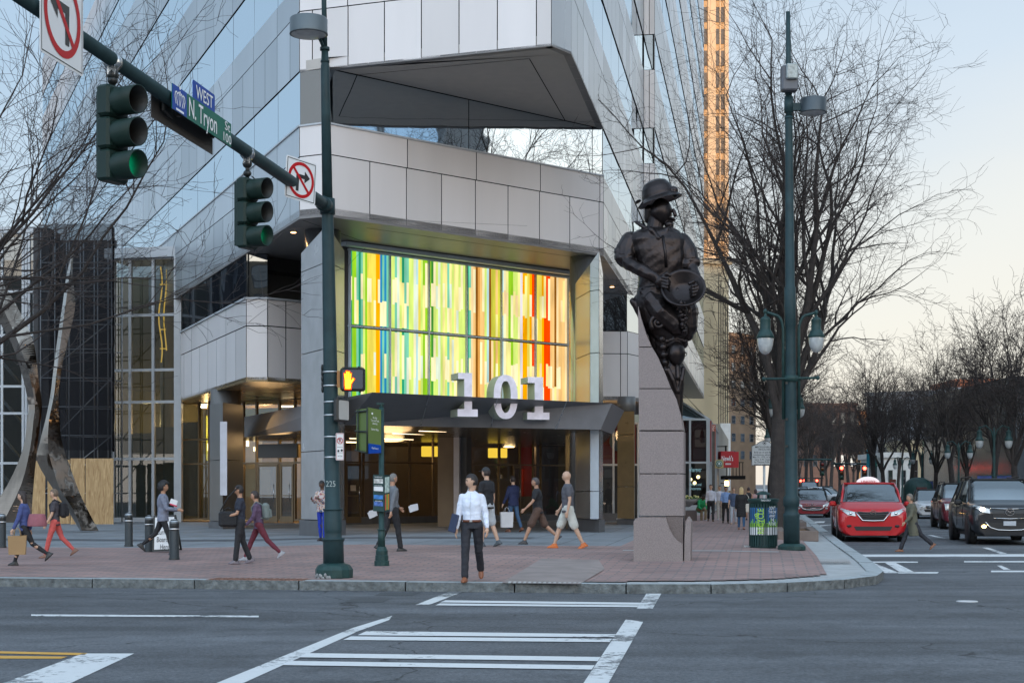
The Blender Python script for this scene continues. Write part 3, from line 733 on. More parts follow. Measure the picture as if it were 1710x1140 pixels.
mb = MB(); pl_ = [cb[0], cb[1], cb[2], Rr[1], wpt(1003, 70, 3.86), wpt(860, 72, 3.86), wpt(520, 70, 3.86), wpt(400, 62, 3.86)]
mb.add(rel(pl_, can.location), [tuple(range(len(pl_)))]); mb.build('canopy_ceiling', M_CEIL, can)
# tapered address numerals standing against the canopy
M_NUMF = mat('numeral_face', (.66, .62, .69), .6, var=.15, vscale=4, emit=(.8, .76, .85), estr=.05); M_NUMS = mat('numeral_side', (.42, .46, .36), .45)  # side tint carries the light wall's green light; faces glow faintly
num = empty('address_numerals', wpt(830, 48.2, 4.2), label='three large pale slab serif numerals reading 101 standing on the canopy front', cat='numerals')
def numeral(ch, pxl, pxr, ytop, ybot, Y):
    tmp = MB(); text_mesh(tmp, ch, (0, 0, 0), (1, 0, 0), (0, 0, 1), 1.0, None, 0)
def extr(name, poly2s, O, X, depth, holes=None):
    """outline(s) in (x,z); walls + faces"""
    mb = MB(); n_ = Vector((X.y, -X.x, 0))
    outer = poly2s
    f = [O+X*p[0]+Vector((0, 0, p[1])) for p in outer]; b = [q-n_*depth for q in f]; k = len(f)
    if holes:
        h = [O+X*p[0]+Vector((0, 0, p[1])) for p in holes]; hb = [q-n_*depth for q in h]
        mb.mi = 0; mb.add(f+h, [(i, (i+1) % k, k+(i+1) % k, k+i) for i in range(k)])
        mb.mi = 1; mb.add(f+b, [(i, k+i, k+(i+1) % k, (i+1) % k) for i in range(k)]); mb.add(h+hb, [(i, (i+1) % k, k+(i+1) % k, k+i) for i in range(k)])
        mb.add(b+hb, [(i, k+i, k+(i+1) % k, (i+1) % k) for i in range(k)])
    else:
        mb.mi = 0; mb.add(f, [tuple(range(k))]); mb.mi = 1; mb.add(f+b, [(i, k+i, k+(i+1) % k, (i+1) % k) for i in range(k)]+[tuple(range(2*k-1, k-1, -1))])
    return mb.build(name, [M_NUMF, M_NUMS], num)
one = [(.08, 0), (.92, 0), (.92, .17), (.68, .17), (.68, 1), (.10, 1), (.10, .86), (.36, .86), (.36, .17), (.08, .17)]
def numbox(pxl, pxr, yt, yb, Y):
    a, b = at(pxl, HY, Y), at(pxr, HY, Y+.25); X = (b-a); X.z = 0; w = X.length; X.normalize(); z0_, z1_ = CH-(yb-HY)/F*Y, CH-(yt-HY)/F*Y
    return Vector((a.x, a.y, z0_))-num.location, X, w, z1_-z0_
O, X, w, h = numbox(761, 801, 622, 695, 47.2); extr('digit', [(p[0]*w, p[1]*h) for p in one], O, X, .75)
O, X, w, h = numbox(877, 921, 629, 700, 48.4); extr('digit', [(p[0]*w, p[1]*h) for p in one], O, X, .75)
O, X, w, h = numbox(824, 865, 625, 699, 47.8)
def sup(rx, rz, cx, cz, n=28, e=2.35): return [(cx+rx*math.copysign(abs(math.cos(2*math.pi*i/n))**(2/e), math.cos(2*math.pi*i/n)), cz+rz*math.copysign(abs(math.sin(2*math.pi*i/n))**(2/e), math.sin(2*math.pi*i/n))) for i in range(n)]
extr('digit', sup(w*.49, h*.5, w/2, h/2), O, X, .75, sup(w*.21, h*.36, w/2, h/2))

# ---- entrance pillars: round drum wrapped in a folded metal blade
def pillar(name, nose_px, nose_Y, lp, rp, lY, rY, mats_, zt, dr, label, sp):
    """lp / rp = plan points of the left and right ends of the two folds"""
    root = empty(name, at(nose_px, HY, nose_Y)*Vector((1, 1, 0)) if False else Vector(((nose_px-CX)/F*nose_Y, nose_Y, 0)))
    return root
V = lambda px, Y: Vector(((px-CX)/F*Y, Y, 0))
def col_part(poly, z0, z1, m, name, joints=(), tops=None):
    """vertical box with a plan outline; tops may tilt the top"""
    zs_ = [z0]+list(joints)+[z1]
    mb = MB(); n = len(poly)
    for a, b in zip(zs_, zs_[1:]):
        a2 = a+.012; b2 = b-.012
        tp = [b2 if (b != z1 or tops is None) else tops[i] for i in range(n)]
        vs = [Vector((p.x, p.y, a2)) for p in poly]+[Vector((p.x, p.y, tp[i])) for i, p in enumerate(poly)]
        mb.add(vs, [(i, (i+1) % n, n+(i+1) % n, n+i) for i in range(n)]+[tuple(range(n, 2*n)), tuple(range(n-1, -1, -1))])
    o = fixn(mb.build(name, m, tower)); return o
# left pillar
pz = gz(45)+.02
zb = [1.75+(823-y)*45/2600 for y in (752, 583, 440)]  # joints
q0, q1, q2, q3 = V(503, 46.8), V(541, 44.9), V(549, 44.8), V(575, 46.3)
qb = V(545, 48.6)
col_part([q0, q1, qb], pz+.5, 9.1, M_STEEL.copy() if False else M_STONE if False else mat('pillar_cladding', (.30, .30, .305), .25, var=.12, vscale=1.2, spec=.8), 'pillar', zb, [8.95, 9.38, 9.0])
col_part([q1+Vector((.012, -.01, 0)), q2, qb+Vector((.03, 0, 0))], pz+.5, 9.36, mat('pillar_edge', (.62, .66, .70), .3, .2, var=.06), 'pillar_edge', zb, [9.40, 9.40, 9.0])  # narrow fold coloured paler for the sky light it catches
col_part([q2+Vector((.012, 0, 0)), q3, qb+Vector((.06, 0, 0))], pz+.5, 9.3, M_STEEL, 'pillar', zb, [9.38, 8.95, 8.9])
col_part([q0+Vector((-.05, -.05, 0)), q1+Vector((0, -.06, 0)), q2+Vector((0, -.06, 0)), q3+Vector((.05, -.05, 0)), qb], pz-.1, pz+.5, M_PLINTH, 'plinth')
mb = MB(); c = V(539, 47.3); mb.lathe([(.55, 0), (.55, Z0-pz-.05)], (c.x, c.y, pz), 32); mb.build('drum_column', M_STEEL, tower)
# right pillar
s0, s1, s2, s3 = V(950, 53.2), V(985, 50.0), V(1000, 49.7), V(1007, 50.9); sb = V(985, 54.6)
zj = [1.75+(823-y)*50/2600 for y in (820, 590, 486)]
M_PF = mat('pillar_front', (.46, .42, .38), .25, .6, var=.08, vscale=1.2, spec=.8)
col_part([s0, s1, sb], pz+.45, 8.9, M_PF, 'pillar', zj, [8.6, 9.1, 8.6])
col_part([s1+Vector((.012, 0, 0)), s2, sb], pz+.45, 8.9, mat('pillar_edge', (.62, .66, .70), .3, .2), 'pillar_edge', zj, [9.1, 9.45, 8.6])
col_part([s2+Vector((.012, 0.01, 0)), s3, sb+Vector((.03, 0, 0))], pz+.45, 8.9, M_STEEL, 'pillar', zj, [9.45, 8.9, 8.6])
col_part([s0+Vector((-.04, -.04, 0)), s2+Vector((0, -.07, 0)), s3+Vector((.05, -.03, 0)), sb], pz-.1, pz+.45, M_PLINTH, 'plinth')
mb = MB(); c = V(977, 52.6); mb.lathe([(.52, 0), (.52, Z0-pz-.05)], (c.x, c.y, pz), 32); mb.build('drum_column', M_STEEL, tower)
# pillar in the left arcade
t0_, t1_, t2_, t3_ = V(350, 55.2), V(372, 54.0), V(406, 55.6), V(378, 58)
M_DKST = mat('arcade_pillar_stone', (.13, .125, .12), .35, var=.1, spec=.6)
col_part([t0_, t1_, t3_], pz+.3, ZL-.6, M_DKST, 'pillar', [2.9]); col_part([t1_+Vector((.01, 0, 0)), t2_, t3_], pz+.3, ZL-.6, mat('arcade_pillar_side', (.06, .055, .05), .35, spec=.7), 'pillar', [2.9])
col_part([t0_+Vector((-.03, -.03, 0)), t1_+Vector((0, -.04, 0)), t2_+Vector((.03, -.03, 0)), t3_], pz-.1, pz+.3, M_PLINTH, 'plinth')
mb = MB(); c = V(377, 56.6); mb.lathe([(.55, 0), (.55, ZL-pz)], (c.x, c.y, pz), 32); mb.build('drum_column', M_DKST, tower)
mb = MB(); q = V(372, 53.93); mb.box((q.x+.03, q.y, 2.95), (.24, .04, 2.55), 0); mb.build('lamp_strip', mat('frosted_strip', (.55, .55, .6), .4), tower)
# right arcade pillar (bronze, lit from the side)
u0_, u1_, u2_ = V(1031, 60.2), V(1059, 59.6), V(1060, 63)
col_part([u0_, u1_, u2_, V(1033, 63)], pz+.3, 4.9, mat('bronze_pillar', (.26, .17, .07), .3, .2, var=.1), 'pillar', [2.0, 4.0])
mb = MB(); c = V(1046, 61.5); mb.lathe([(.36, 0), (.36, .65)], (c.x, c.y, 4.9), 24); mb.build('drum_column', M_DKST, tower)
col_part([u0_+Vector((-.03, -.03, 0)), u1_+Vector((.03, -.03, 0)), u2_], pz-.1, pz+.3, M_PLINTH, 'plinth')

# ---- lobby glazing
RG0 = LG1; RGL = line_hit(LG1, d1, 946.0); RG1 = LG1+d1*RGL
def glaze(P, d, L, z0, z1, xs, zs_, m, frame, side=1, fw=.06, parent=None, wob=None):
    """glass wall: panes as one part, frame as one part"""
    n = wall_n(d, side); mb = MB(); parent = parent or tower
    xs_ = [0]+list(xs)+[L]; zz = [z0]+list(zs_)+[z1]
    for a, b in zip(xs_, xs_[1:]):
        for c_, e_ in zip(zz, zz[1:]):
            mb.add([P+d*a+Vector((0, 0, c_)), P+d*b+Vector((0, 0, c_)), P+d*b+Vector((0, 0, e_)), P+d*a+Vector((0, 0, e_))], [(0, 1, 2, 3)])
    g = mb.build('glazing', m, parent); mb = MB(); rz = math.atan2(d.y, d.x)
    for x in xs_: q = P+d*x; mb.box((q.x, q.y, (z0+z1)/2), (fw, fw*1.8, z1-z0), rz)
    for z in zz: q = P+d*(L/2); mb.box((q.x, q.y, z), (L, fw*1.8-.006, fw), rz)
    mb.build('mullions', frame, parent); return g
M_BRZ = mat('bronze_frame', (.16, .11, .06), .35, .5, var=.05)
gzb = gz(62)
xs = [line_hit(LG1, d1, p) for p in (601, 607, 640, 684, 723, 776, 833, 868, 890, 903)]
glaze(RG0, d1, RGL, gzb+.25, 3.86, xs, [2.95], M_GLASS, M_BRZ, fw=.055)
mb = MB(); q = RG0+d1*RGL/2; mb.box((q.x, q.y, gzb+.12), (RGL, .16, .3), rz1); mb.build('glazing_kerb', M_PLINTH, tower)
dG = (LG1-LG0).normalized(); GL = (LG1-LG0).length
def gx(px): return line_hit(LG0, dG, px)
glaze(LG0, dG, GL, gzb+.15, ZL-.05, [gx(p) for p in (333, 350, 407, 429, 467, 493, 505, 520, 548)], [2.95, 3.95], M_GLASS, M_BRZ, fw=.07)
# brown stone piers inside the entrance
for (pa_, pb_, Y_, m_) in ((731, 757, 57.5, M_BROWN), (757.5, 767, 57.3, mat('frosted_strip', (.55, .55, .6), .4)), (767.5, 779, 57.6, M_DKST)):
    a, b = V(pa_, Y_), V(pb_, Y_); col_part([a, b, b+VD*1.0, a+VD*1.0], pz-.1, 3.85, m_, 'pier', [])
a, b = V(946, 56), V(968, 56); col_part([a, b, b+VD*2, a+VD*2], pz-.1, 3.85, M_BROWN, 'pier')
a, b = V(944.5, 54.5), V(985, 51.3); col_part([a, b, b+VD*.4, a+VD*.4], pz-.1, 3.85, mat('bronze_panel', (.20, .15, .09), .35, .2, var=.1), 'pier', [2.1])
# doors
def door(px0, px1, P, d, z0, z1, label=None):
    a, b = line_hit(P, d, px0), line_hit(P, d, px1); n = wall_n(d, 1); rz = math.atan2(d.y, d.x); mb = MB(); w = b-a
    for x in (a+.04, b-.04): q = P+d*x+n*.07; mb.box((q.x, q.y, (z0+z1)/2), (.08, .05, z1-z0), rz)
    for z, h_ in ((z0+.12, .24), (z1-.05, .1), ((z0+z1)/2-.1, .04)): q = P+d*(a+b)/2+n*.068; mb.box((q.x, q.y, z), (w-.16, .045, h_), rz)
    o = mb.build('door', M_BRZ, tower)
    mb = MB(); q = P+d*(b-.14)+n*.16; mb.tube([(q.x, q.y, z0+.8), (q.x, q.y, z0+1.5)], .018, 8); mb.build('handle', M_STEEL, o)
    mb = MB(); mb.add([P+d*x+n*.07+Vector((0, 0, z)) for x, z in ((a+.08, z0+.24), (b-.08, z0+.24), (b-.08, z1-.1), (a+.08, z1-.1))], [(0, 1, 2, 3)]); mb.build('door_pane', M_GLASSD, o)
door(575.5, 601, LG1, d1, gzb+.05, 2.9); door(855, 868, LG1, d1, gzb+.05, 2.9)
door(432, 466, LG0, dG, gzb+.05, 2.9); door(470, 492, LG0, dG, gzb+.05, 2.9)
mb = MB(); q = LG1+d1*line_hit(LG1, d1, 586.5)+n1*.13; mb.box((q.x, q.y, 1.95), (.26, .01, .22), rz1); mb.build('paper_notice', mat('paper', (.6, .52, .42), .8), tower)
# header over the left doors with raised lettering
mb = MB(); q = LG0+dG*gx(467)+wall_n(dG, 1)*.1; rzG = math.atan2(dG.y, dG.x); mb.box((q.x, q.y, 3.42), (2.0, .1, .55), rzG); mb.build('door_header', mat('header_bronze', (.05, .04, .03), .4), tower)
# lobby inside: floor, back walls, ceiling, lamps
M_INT = mat('lobby_wall_ochre', (.38, .27, .12), .6, var=.1); M_INTW = mat('lobby_wall_white', (.62, .58, .5), .7); M_WOOD = mat('lobby_wood', (.28, .11, .04), .45, var=.2, vscale=2, streak=True)
M_LIME = mat('lobby_green_panel', (.42, .50, .08), .5); M_REDW = mat('lobby_red', (.33, .02, .02), .6)
M_SHADE = mat('roller_shade', (.15, .17, .17), .8, var=.1)
def wallseg(a, b, z0, z1, m, name='lobby_wall', th=.15):
    d = (b-a); L = d.length; d.normalize(); mb = MB(); c = (a+b)/2; mb.box((c.x, c.y, (z0+z1)/2), (L, th, z1-z0), math.atan2(d.y, d.x)); return mb.build(name, m, tower)
zf = gz(66)-.05
wallseg(V(296, 74), V(440, 72), zf, 5.5, M_INTW); wallseg(V(440, 71.9), V(600, 68), zf, 5.5, M_INT)
wallseg(V(570, 67.7), V(735, 74.5), zf, 4.6, mat('lobby_wall_dark', (.10, .065, .035), .5, var=.15)); wallseg(V(725, 74.4), V(960, 86), zf, 4.6, mat('lobby_wall_umber', (.13, .085, .04), .5, var=.15))
wallseg(V(355, 69), V(402, 68.6), zf, 4.2, M_WOOD); wallseg(V(345, 69.4), V(372, 69.3), 3.2, 5.2, M_LIME); wallseg(V(405, 66), V(480, 64.8), 4.15, 5.3, M_LIME)
wallseg(V(868, 80), V(905, 81), 2.6, 4.4, M_REDW); wallseg(V(893, 73), V(930, 75), zf, 4.2, mat('lobby_black', (.03, .012, .012), .4))
wallseg(V(872, 74.5), V(889, 75), 1.6, 2.9, mat('poster_red', (.30, .025, .02), .5), 'poster')
wallseg(V(409, 65.5), V(427, 65.4), 1.6, 2.75, mat('lobby_white_board', (.75, .66, .5), .6)); wallseg(V(432, 67), V(453, 66.8), 1.75, 2.75, mat('lobby_white_board', (.75, .66, .5), .6))
wallseg(V(304, 66), V(332, 65.6), zf+.25, 4.75, M_SHADE, 'roller_shade', .02)
mb = MB(); ps = [V(300, 64.6), V(575, 60.1), V(575, 60.1)+d1*RGL, V(960, 86), V(735, 75), V(600, 68.3), V(296, 74.2)]
mb.prism([(p.x, p.y) for p in ps], gz(64, .06), gz(64, .165)); mb.build('lobby_floor', mat('lobby_floor_tile', (.20, .14, .09), .25, var=.1, vscale=1.5), tower)
mb = MB(); ps2 = [V(575, 60.2), V(575, 60.2)+d1*RGL, V(965, 88), V(735, 78), V(560, 70)]
mb.prism([(p.x, p.y) for p in ps2], 4.5, 4.6); mb.build('lobby_ceiling', mat('lobby_ceiling_paint', (.35, .30, .22), .5), tower)
M_STRIP = emis('ceiling_strip_light', (1, .72, .42), 3.2); M_LANT = emis('lantern_glow', (1, .62, .06), .85); M_TUBE = emis('wall_lamp_glow', (1, .72, .35), 4)
def stripl(pxa, ya, pxb, yb, z, m=M_STRIP):
    Ya, Yb = (z-CH)*F/(HY-ya), (z-CH)*F/(HY-yb); a, b = V(pxa, Ya), V(pxb, Yb); d = (b-a); L = d.length; mb = MB(); c = (a+b)/2
    mb.box((c.x, c.y, z-.025), (L, .055, .045), math.atan2(d.y, d.x)); return mb.build('strip_light', m, can)
zc = 3.86
for s_ in ((656, 721.5, 714, 723.5), (715.5, 723.5, 768, 725), (640, 730.5, 690, 732), (574, 737, 596, 737.4), (584, 730, 595, 730.2), (700, 717.4, 745, 718.6), (770, 718.8, 811, 720.4)):
    o = stripl(*s_, zc); o.location = -Vector(can.location)
for (pa_, pb_, ya, yb, Y_) in ((704, 731, 745, 762, 64.5), (815, 832, 748, 764, 66), (836, 847, 748, 764, 66)):
    t_ = empty('lantern', at((pa_+pb_)/2, ya, Y_), label={704: 'glowing yellow box lantern hanging behind the glass left of the brown pier', 815: 'wider of two glowing yellow box lanterns hanging behind the glass right of the pier', 836: 'narrower of two glowing yellow box lanterns hanging behind the glass'}[pa_], cat='lantern', group='yellow box lanterns in the lobby')
    w = (pb_-pa_)/F*Y_; h = (yb-ya)/F*Y_; mb = MB(); mb.bbox((0, 0, -h/2), (w, w*.6, h), .02); mb.build('lamp_shade', M_LANT, t_); mb = MB(); mb.tube([(0, 0, 0), (0, 0, .5)], .008, 6); mb.build('rod', M_JOINT, t_)
for (px, y0, y1, Y_) in ((413.5, 736, 745, 64), (425.5, 746, 753, 65), (348.5, 740, 752, 67)):
    mb = MB(); a, b = at(px, y1, Y_), at(px, y0, Y_); mb.tube([a, b], .055, 8); mb.build('wall_lamp', M_TUBE, tower)
mb = MB()
for px, y in ((338, 679), (342, 677.5)):
    p = at(px, y, 66); mb.box((p.x, p.y, min(p.z, 5.4)), (.12, .2, .05))
mb.build('ceiling_spotlight', emis('spot_glow', (1, .85, .6), 20), tower)
mb = MB(); mb.box(at(480, 678.3, 62), (.5, .1, .05)); mb.build('strip_light', M_STRIP, tower)
a_ = at(842, 725, 66); 
mb = MB(); mb.box((a_.x+.9, a_.y+1, 4.25), (1.9, .06, .08), .08); mb.box((a_.x-.9, a_.y+1, 4.2), (1.0, .06, .06), .12); mb.build('strip_light', emis('dim_strip', (1, .75, .35), 1.6), tower)
def plight(name, loc, e, c=(1, .62, .28), r=.35):
    l = D.lights.new(name, 'POINT'); l.energy = e*.7; l.color = c; l.shadow_soft_size = r; o = D.objects.new(name, l); COL.objects.link(o); o.location = loc
plight('lobby_lamp', (V(440, 67)+Vector((0, 0, 4.6))), 190); plight('lobby_lamp', (V(355, 68)+Vector((0, 0, 4.6))), 160)
plight('lobby_lamp', (V(650, 64)+Vector((0, 0, 3.4))), 110, r=.6); plight('lobby_lamp', (V(850, 72)+Vector((0, 0, 4.0))), 130)
plight('arcade_lamp', (V(455, 56.5)+Vector((0, 0, 4.2))), 50, r=.9); plight('arcade_lamp', (V(650, 54)+Vector((0, 0, 3.3))), 45, r=.8); plight('arcade_lamp', (V(1020, 63)+Vector((0, 0, 4.3))), 60)
# right arcade: shop door with red panel
glaze(V(1003, 66), UD, 1.6, gzb+.1, 4.7, [.55, 1.1], [2.95], M_GLASS, M_ALUP, fw=.08)
wallseg(V(1000, 66.4), V(1062, 66.4), 3.0, 4.7, mat('red_shop_panel', (.22, .012, .02), .5), 'shop_panel')
mb = MB(); q = V(1028, 66.25); mb.lathe([(.42, 0), (.42, .03)], (q.x+.15, q.y, 3.95), 24, M=Matrix.Rotation(R(90), 3, 'X')); mb.build('round_emblem', mat('emblem_blue', (.25, .32, .42), .5), tower)
wallseg(V(998, 70), V(1064, 70), zf, 4.7, mat('shop_inside', (.06, .05, .05), .6))
wallseg(V(1000, 65.9), V(1062, 65.9), zf, gzb+.35, M_PLINTH, 'glazing_kerb')
# ------------------------------------------------------------------ surroundings
def PB(mb, name, m, root, sub=None):
    """link a mesh drawn in world coordinates under its thing"""
    L = Vector(root.location); mb.v = [tuple(Vector(v)-L) for v in mb.v]
    return mb.build(name, m, sub or root)
def windows_on(root, O, X, W, z0, z1, nx, nz, fw, fh, m, maxn=96, frame=None, out=.03):
    """punched windows: shared mesh, one object each"""
    n_ = Vector((X.y, -X.x, 0)); rz = math.atan2(X.y, X.x)
    mb = MB(); w, h = W/nx*fw, (z1-z0)/nz*fh
    mb.mi = 0; mb.box((0, .04, 0), (w, .06, h)); mb.mi = 1
    t = max(.04, w*.06)
    for x in (-w/2, w/2): mb.box((x, .01, 0), (t, .12, h+t))
    for z in (-h/2, h/2, 0): mb.box((0, .012, z), (w-t, .11, t))
    base = mb.build('window', [m, frame or M_FRAME], root); k = 0
    for j in range(nz):
        for i in range(nx):
            o = base if k == 0 else base.copy()
            if k: COL.objects.link(o); o.parent = root
            p = O+X*(W*(i+.5)/nx)+n_*out; o.location = Vector((p.x, p.y, z0+(z1-z0)*(j+.5)/nz))-Vector(root.location); o.rotation_euler = (0, 0, rz); k += 1
            if k >= maxn: return
M_FRAME = mat('window_frame_paint', (.12, .12, .12), .5, var=0)
M_DWIN = mirror_glass('plain_window_glass', (.5, .55, .6), .01, .5, (.02, .025, .03), .5)
def brickwall(name, c1, c2, mo, sx=.9, sy=.3): 
    m = mat(name, c1, .8, var=.18, vscale=.5); return m
M_TANB = mat('tan_brick_wall', (.17, .12, .08), .85, var=.15, vscale=.8); M_BRB = mat('brown_brick_wall', (.16, .085, .06), .85, var=.2, vscale=.8)
M_CREAM = mat('cream_wall', (.46, .39, .26), .8, var=.07, vscale=.3, streak=True); M_LIME_ = mat('limestone_wall', (.42, .33, .22), .8, var=.1, vscale=.3)
M_GREYB = mat('grey_concrete_wall', (.25, .25, .25), .8, var=.12, vscale=.4); M_WHITEB = mat('white_render_wall', (.55, .56, .55), .8, var=.08)
def block(name, p0, p1, Y0, Y1, ytop, thick, m, label, cat='building', nx=0, nz=0, fw=.45, fh=.55, wm_=None, z0w=None, cornice=True, side=None):
    a, b = V(p0, Y0), V(p1, Y1); X = (b-a); W = X.length; X.normalize(); dn = Vector((-X.y, X.x, 0))
    zb_ = gz(Y0)-.4; zt = CH+(HY-ytop)/F*Y0
    root = empty(name, (a.x, a.y, zb_), label=label, cat=cat)
    mb = MB(); mb.prism([(p.x, p.y) for p in (a, b, b+dn*thick, a+dn*thick)], zb_, zt); PB(mb, 'wall', m, root)
    if cornice:
        mb = MB(); c = (a+b)/2+dn*(thick/2); mb.box((c.x, c.y, zt+.15), (W+.5, thick+.5, .5), math.atan2(X.y, X.x)); PB(mb, 'cornice', m, root)
    if nx: windows_on(root, a, X, W, (z0w if z0w is not None else zb_+4.5), zt-.6, nx, nz, fw, fh, wm_ or M_DWIN)
    return root, a, b, X, W, zb_, zt
def street_block(name, x0, x1, y0, y1, h, m, label, nx, nz, cat='building', face='front', wm_=None, fw=.5, fh=.6):
    root = empty(name, ((x0+x1)/2, (y0+y1)/2, -1), label=label, cat=cat)
    mb = MB(); mb.box(((x0+x1)/2, (y0+y1)/2, h/2-.5), (x1-x0, y1-y0, h+1)); PB(mb, 'wall', m, root)
    if face == 'front':   # facing +Y, towards the crossing
        windows_on(root, Vector((x1, y1, 0)), Vector((-1, 0, 0)), x1-x0, 4, h-1, nx, nz, fw, fh, wm_ or M_DWIN)
    elif face == 'west':
        windows_on(root, Vector((x0, y1, 0)), Vector((0, -1, 0)), y1-y0, 2, h-1, nx, nz, fw, fh, wm_ or M_DWIN)
    return root
# unseen blocks added far behind the viewer, sized to keep the low sun off the street
street_block('stone_sun_blocker', -220, 0, -330, -300, 62, M_LIME_, 'long tall stone block added unseen behind the viewer to block the low sun', 16, 6)
street_block('brick_sun_blocker', 0, 19.5, -330, -300, 77, M_BRB, 'brown brick tower added unseen behind the viewer to block the low sun', 3, 9)
street_block('concrete_sun_blocker', 19.5, 200, -330, -300, 60, M_GREYB, 'grey concrete block added unseen behind the viewer to block the low sun', 12, 6)
street_block('glass_building', 52, 74, 2, 39, 44, M_GREYB, 'grid fronted glass office block on the far right side of the crossing', 9, 10, cat='office building', face='west', wm_=mirror_glass('pale_office_glass', (.6, .7, .78), .01, .5, (.12, .16, .2), .6), fw=.86, fh=.8)
street_block('low_brick_building', 50, 64, 41, 104, 10.5, M_BRB, 'low brown brick row across the side street, beyond the right picture edge', 12, 2, face='west')
# glazed hall beside the tower
def P3(px, Y, y): return at(px, y, Y)
HALLY = 64.2
hall = empty('glass_hall', (V(246, HALLY).x, HALLY, gz(HALLY)), label='dark glass hall with white mullions beside the tower, right of the plywood', cat='glass hall')
ha, hb = V(190, HALLY+.6), V(297, HALLY); hX = (hb-ha); hL = hX.length; hX.normalize(); zt = CH+(HY-430)/F*HALLY; zbh = gz(HALLY, .15)
hz = [CH+(HY-y)/F*HALLY for y in (765.5, 670.5, 617, 525)]
hxs = [line_hit(ha, hX, p) for p in (218, 256.6)]
def glaze_t(root, P, d, L, z0, z1, xs, zs_, m, frame, fw):
    n = wall_n(d, 1); mb = MB(); xs_ = [0]+list(xs)+[L]; zz = [z0]+list(zs_)+[z1]
    for a, b in zip(xs_, xs_[1:]):
        for c_, e_ in zip(zz, zz[1:]): mb.add([P+d*a+Vector((0, 0, c_)), P+d*b+Vector((0, 0, c_)), P+d*b+Vector((0, 0, e_)), P+d*a+Vector((0, 0, e_))], [(0, 1, 2, 3)])
    PB(mb, 'glazing', m, root); mb = MB(); rz = math.atan2(d.y, d.x)
    for x in xs_: q = P+d*x; mb.box((q.x, q.y, (z0+z1)/2), (fw, fw*1.6, z1-z0), rz)
    for z in zz: q = P+d*(L/2); mb.box((q.x, q.y, z), (L, fw*1.6-.01, fw), rz)
    PB(mb, 'mullions', frame, root)
glaze_t(hall, ha, hX, hL, zbh, zt, hxs, hz, M_GLASSD if False else clear_glass('hall_glass', (.42, .46, .45), .03), M_ALUP, .11)
mb = MB(); q = (ha+hb)/2+VD*.9; mb.box((q.x+.2, q.y, zt+.22), (hL+.9, 2.4, .42), math.atan2(hX.y, hX.x)); PB(mb, 'roof_edge', M_ALUP, hall)
mb = MB(); q = V(298, HALLY-.15); mb.box((q.x, q.y, (zbh+zt)/2), (.30, .35, zt-zbh)); PB(mb, 'corner_post', M_ALUP, hall)
mb = MB(); q = V(246, HALLY-.1); mb.box((q.x, q.y, zbh+.08), (hL, .25, .2)); PB(mb, 'sill', M_ALUP, hall)
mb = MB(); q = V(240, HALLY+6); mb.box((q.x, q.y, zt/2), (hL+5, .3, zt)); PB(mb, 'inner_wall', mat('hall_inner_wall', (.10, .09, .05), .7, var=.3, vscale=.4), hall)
mb = MB(); q = V(238, HALLY+1.2); mb.box((q.x, q.y, zbh+1.9), (2.3, .03, 3.6)); q = V(280, HALLY+1); mb.box((q.x-.1, q.y, zbh+1.9), (1.0, .03, 4.1)); PB(mb, 'roller_shade', M_SHADE, hall)
mb = MB(); q = V(285, HALLY+2.8); mb.lathe([(.45, 0), (.45, zt)], (q.x, q.y, 0), 20); PB(mb, 'column', mat('hall_column', (.30, .26, .17), .6), hall)
plight('hall_lamp', V(250, HALLY+3.5)+Vector((0, 0, 4.6)), 120, (1, .72, .3))
for (px, y0, y1) in ((271, 447, 610), (275.5, 447, 600)):
    pass
# warm tube lamp hanging in the hall
mb = MB(); a_ = [at(268+3*math.sin(i*.9), 445+i*16, HALLY+1.6) for i in range(11)]; mb.tube(a_, .03, 6); a_ = [at(276+2.5*math.sin(i*.7+1), 450+i*15, HALLY+1.6) for i in range(10)]; mb.tube(a_, .03, 6)
for y in (475, 503, 550, 582): mb.tube([at(267, y, HALLY+1.6), at(277, y, HALLY+1.6)], .025, 6)
PB(mb, 'hanging_lamp', emis('amber_tube', (1, .62, .12), .55), hall)
# dark scaffold wrapped in netting, boarded at the foot
sc_ = empty('scaffold_tower', (V(125, 62).x, 62, gz(62)), label='tall dark netted scaffold between the two glass fronts', cat='scaffold')
za, zbx = gz(61)+.0, CH+(HY-378)/F*62
m_net = D.materials.new('black_netting'); m_net.use_nodes = True; t = m_net.node_tree; t.nodes.clear()
o = t.nodes.new('ShaderNodeOutputMaterial'); mx = t.nodes.new('ShaderNodeMixShader'); mx.inputs[0].default_value = .62
d_ = t.nodes.new('ShaderNodeBsdfDiffuse'); d_.inputs[0].default_value = (.012, .012, .014, 1); tr_ = t.nodes.new('ShaderNodeBsdfTransparent')
t.links.new(tr_.outputs[0], mx.inputs[1]); t.links.new(d_.outputs[0], mx.inputs[2]); t.links.new(mx.outputs[0], o.inputs[0])
mb = MB()
a, b, c, d = V(63, 61.5), V(189, 61.5), V(189, 64), V(66, 66)
rr = random.Random(3); n = 24
for (p, q) in ((a, b), (b, c)):
    X = (q-p)/n; nn = Vector((X.y, -X.x, 0)).normalized(); grid = []
    for j in range(17):
        for i in range(n+1): w = p+X*i+nn*rr.uniform(-.06, .06); grid.append((w.x, w.y, za+2.9+(zbx-za-2.9)*j/16))
    mb.smooth = True; mb.add(grid, [(j*(n+1)+i, j*(n+1)+i+1, (j+1)*(n+1)+i+1, (j+1)*(n+1)+i) for j in range(16) for i in range(n)])
PB(mb, 'netting', m_net, sc_)
mb = MB(); a2, b2 = V(68, 62.2), V(187, 62.2)
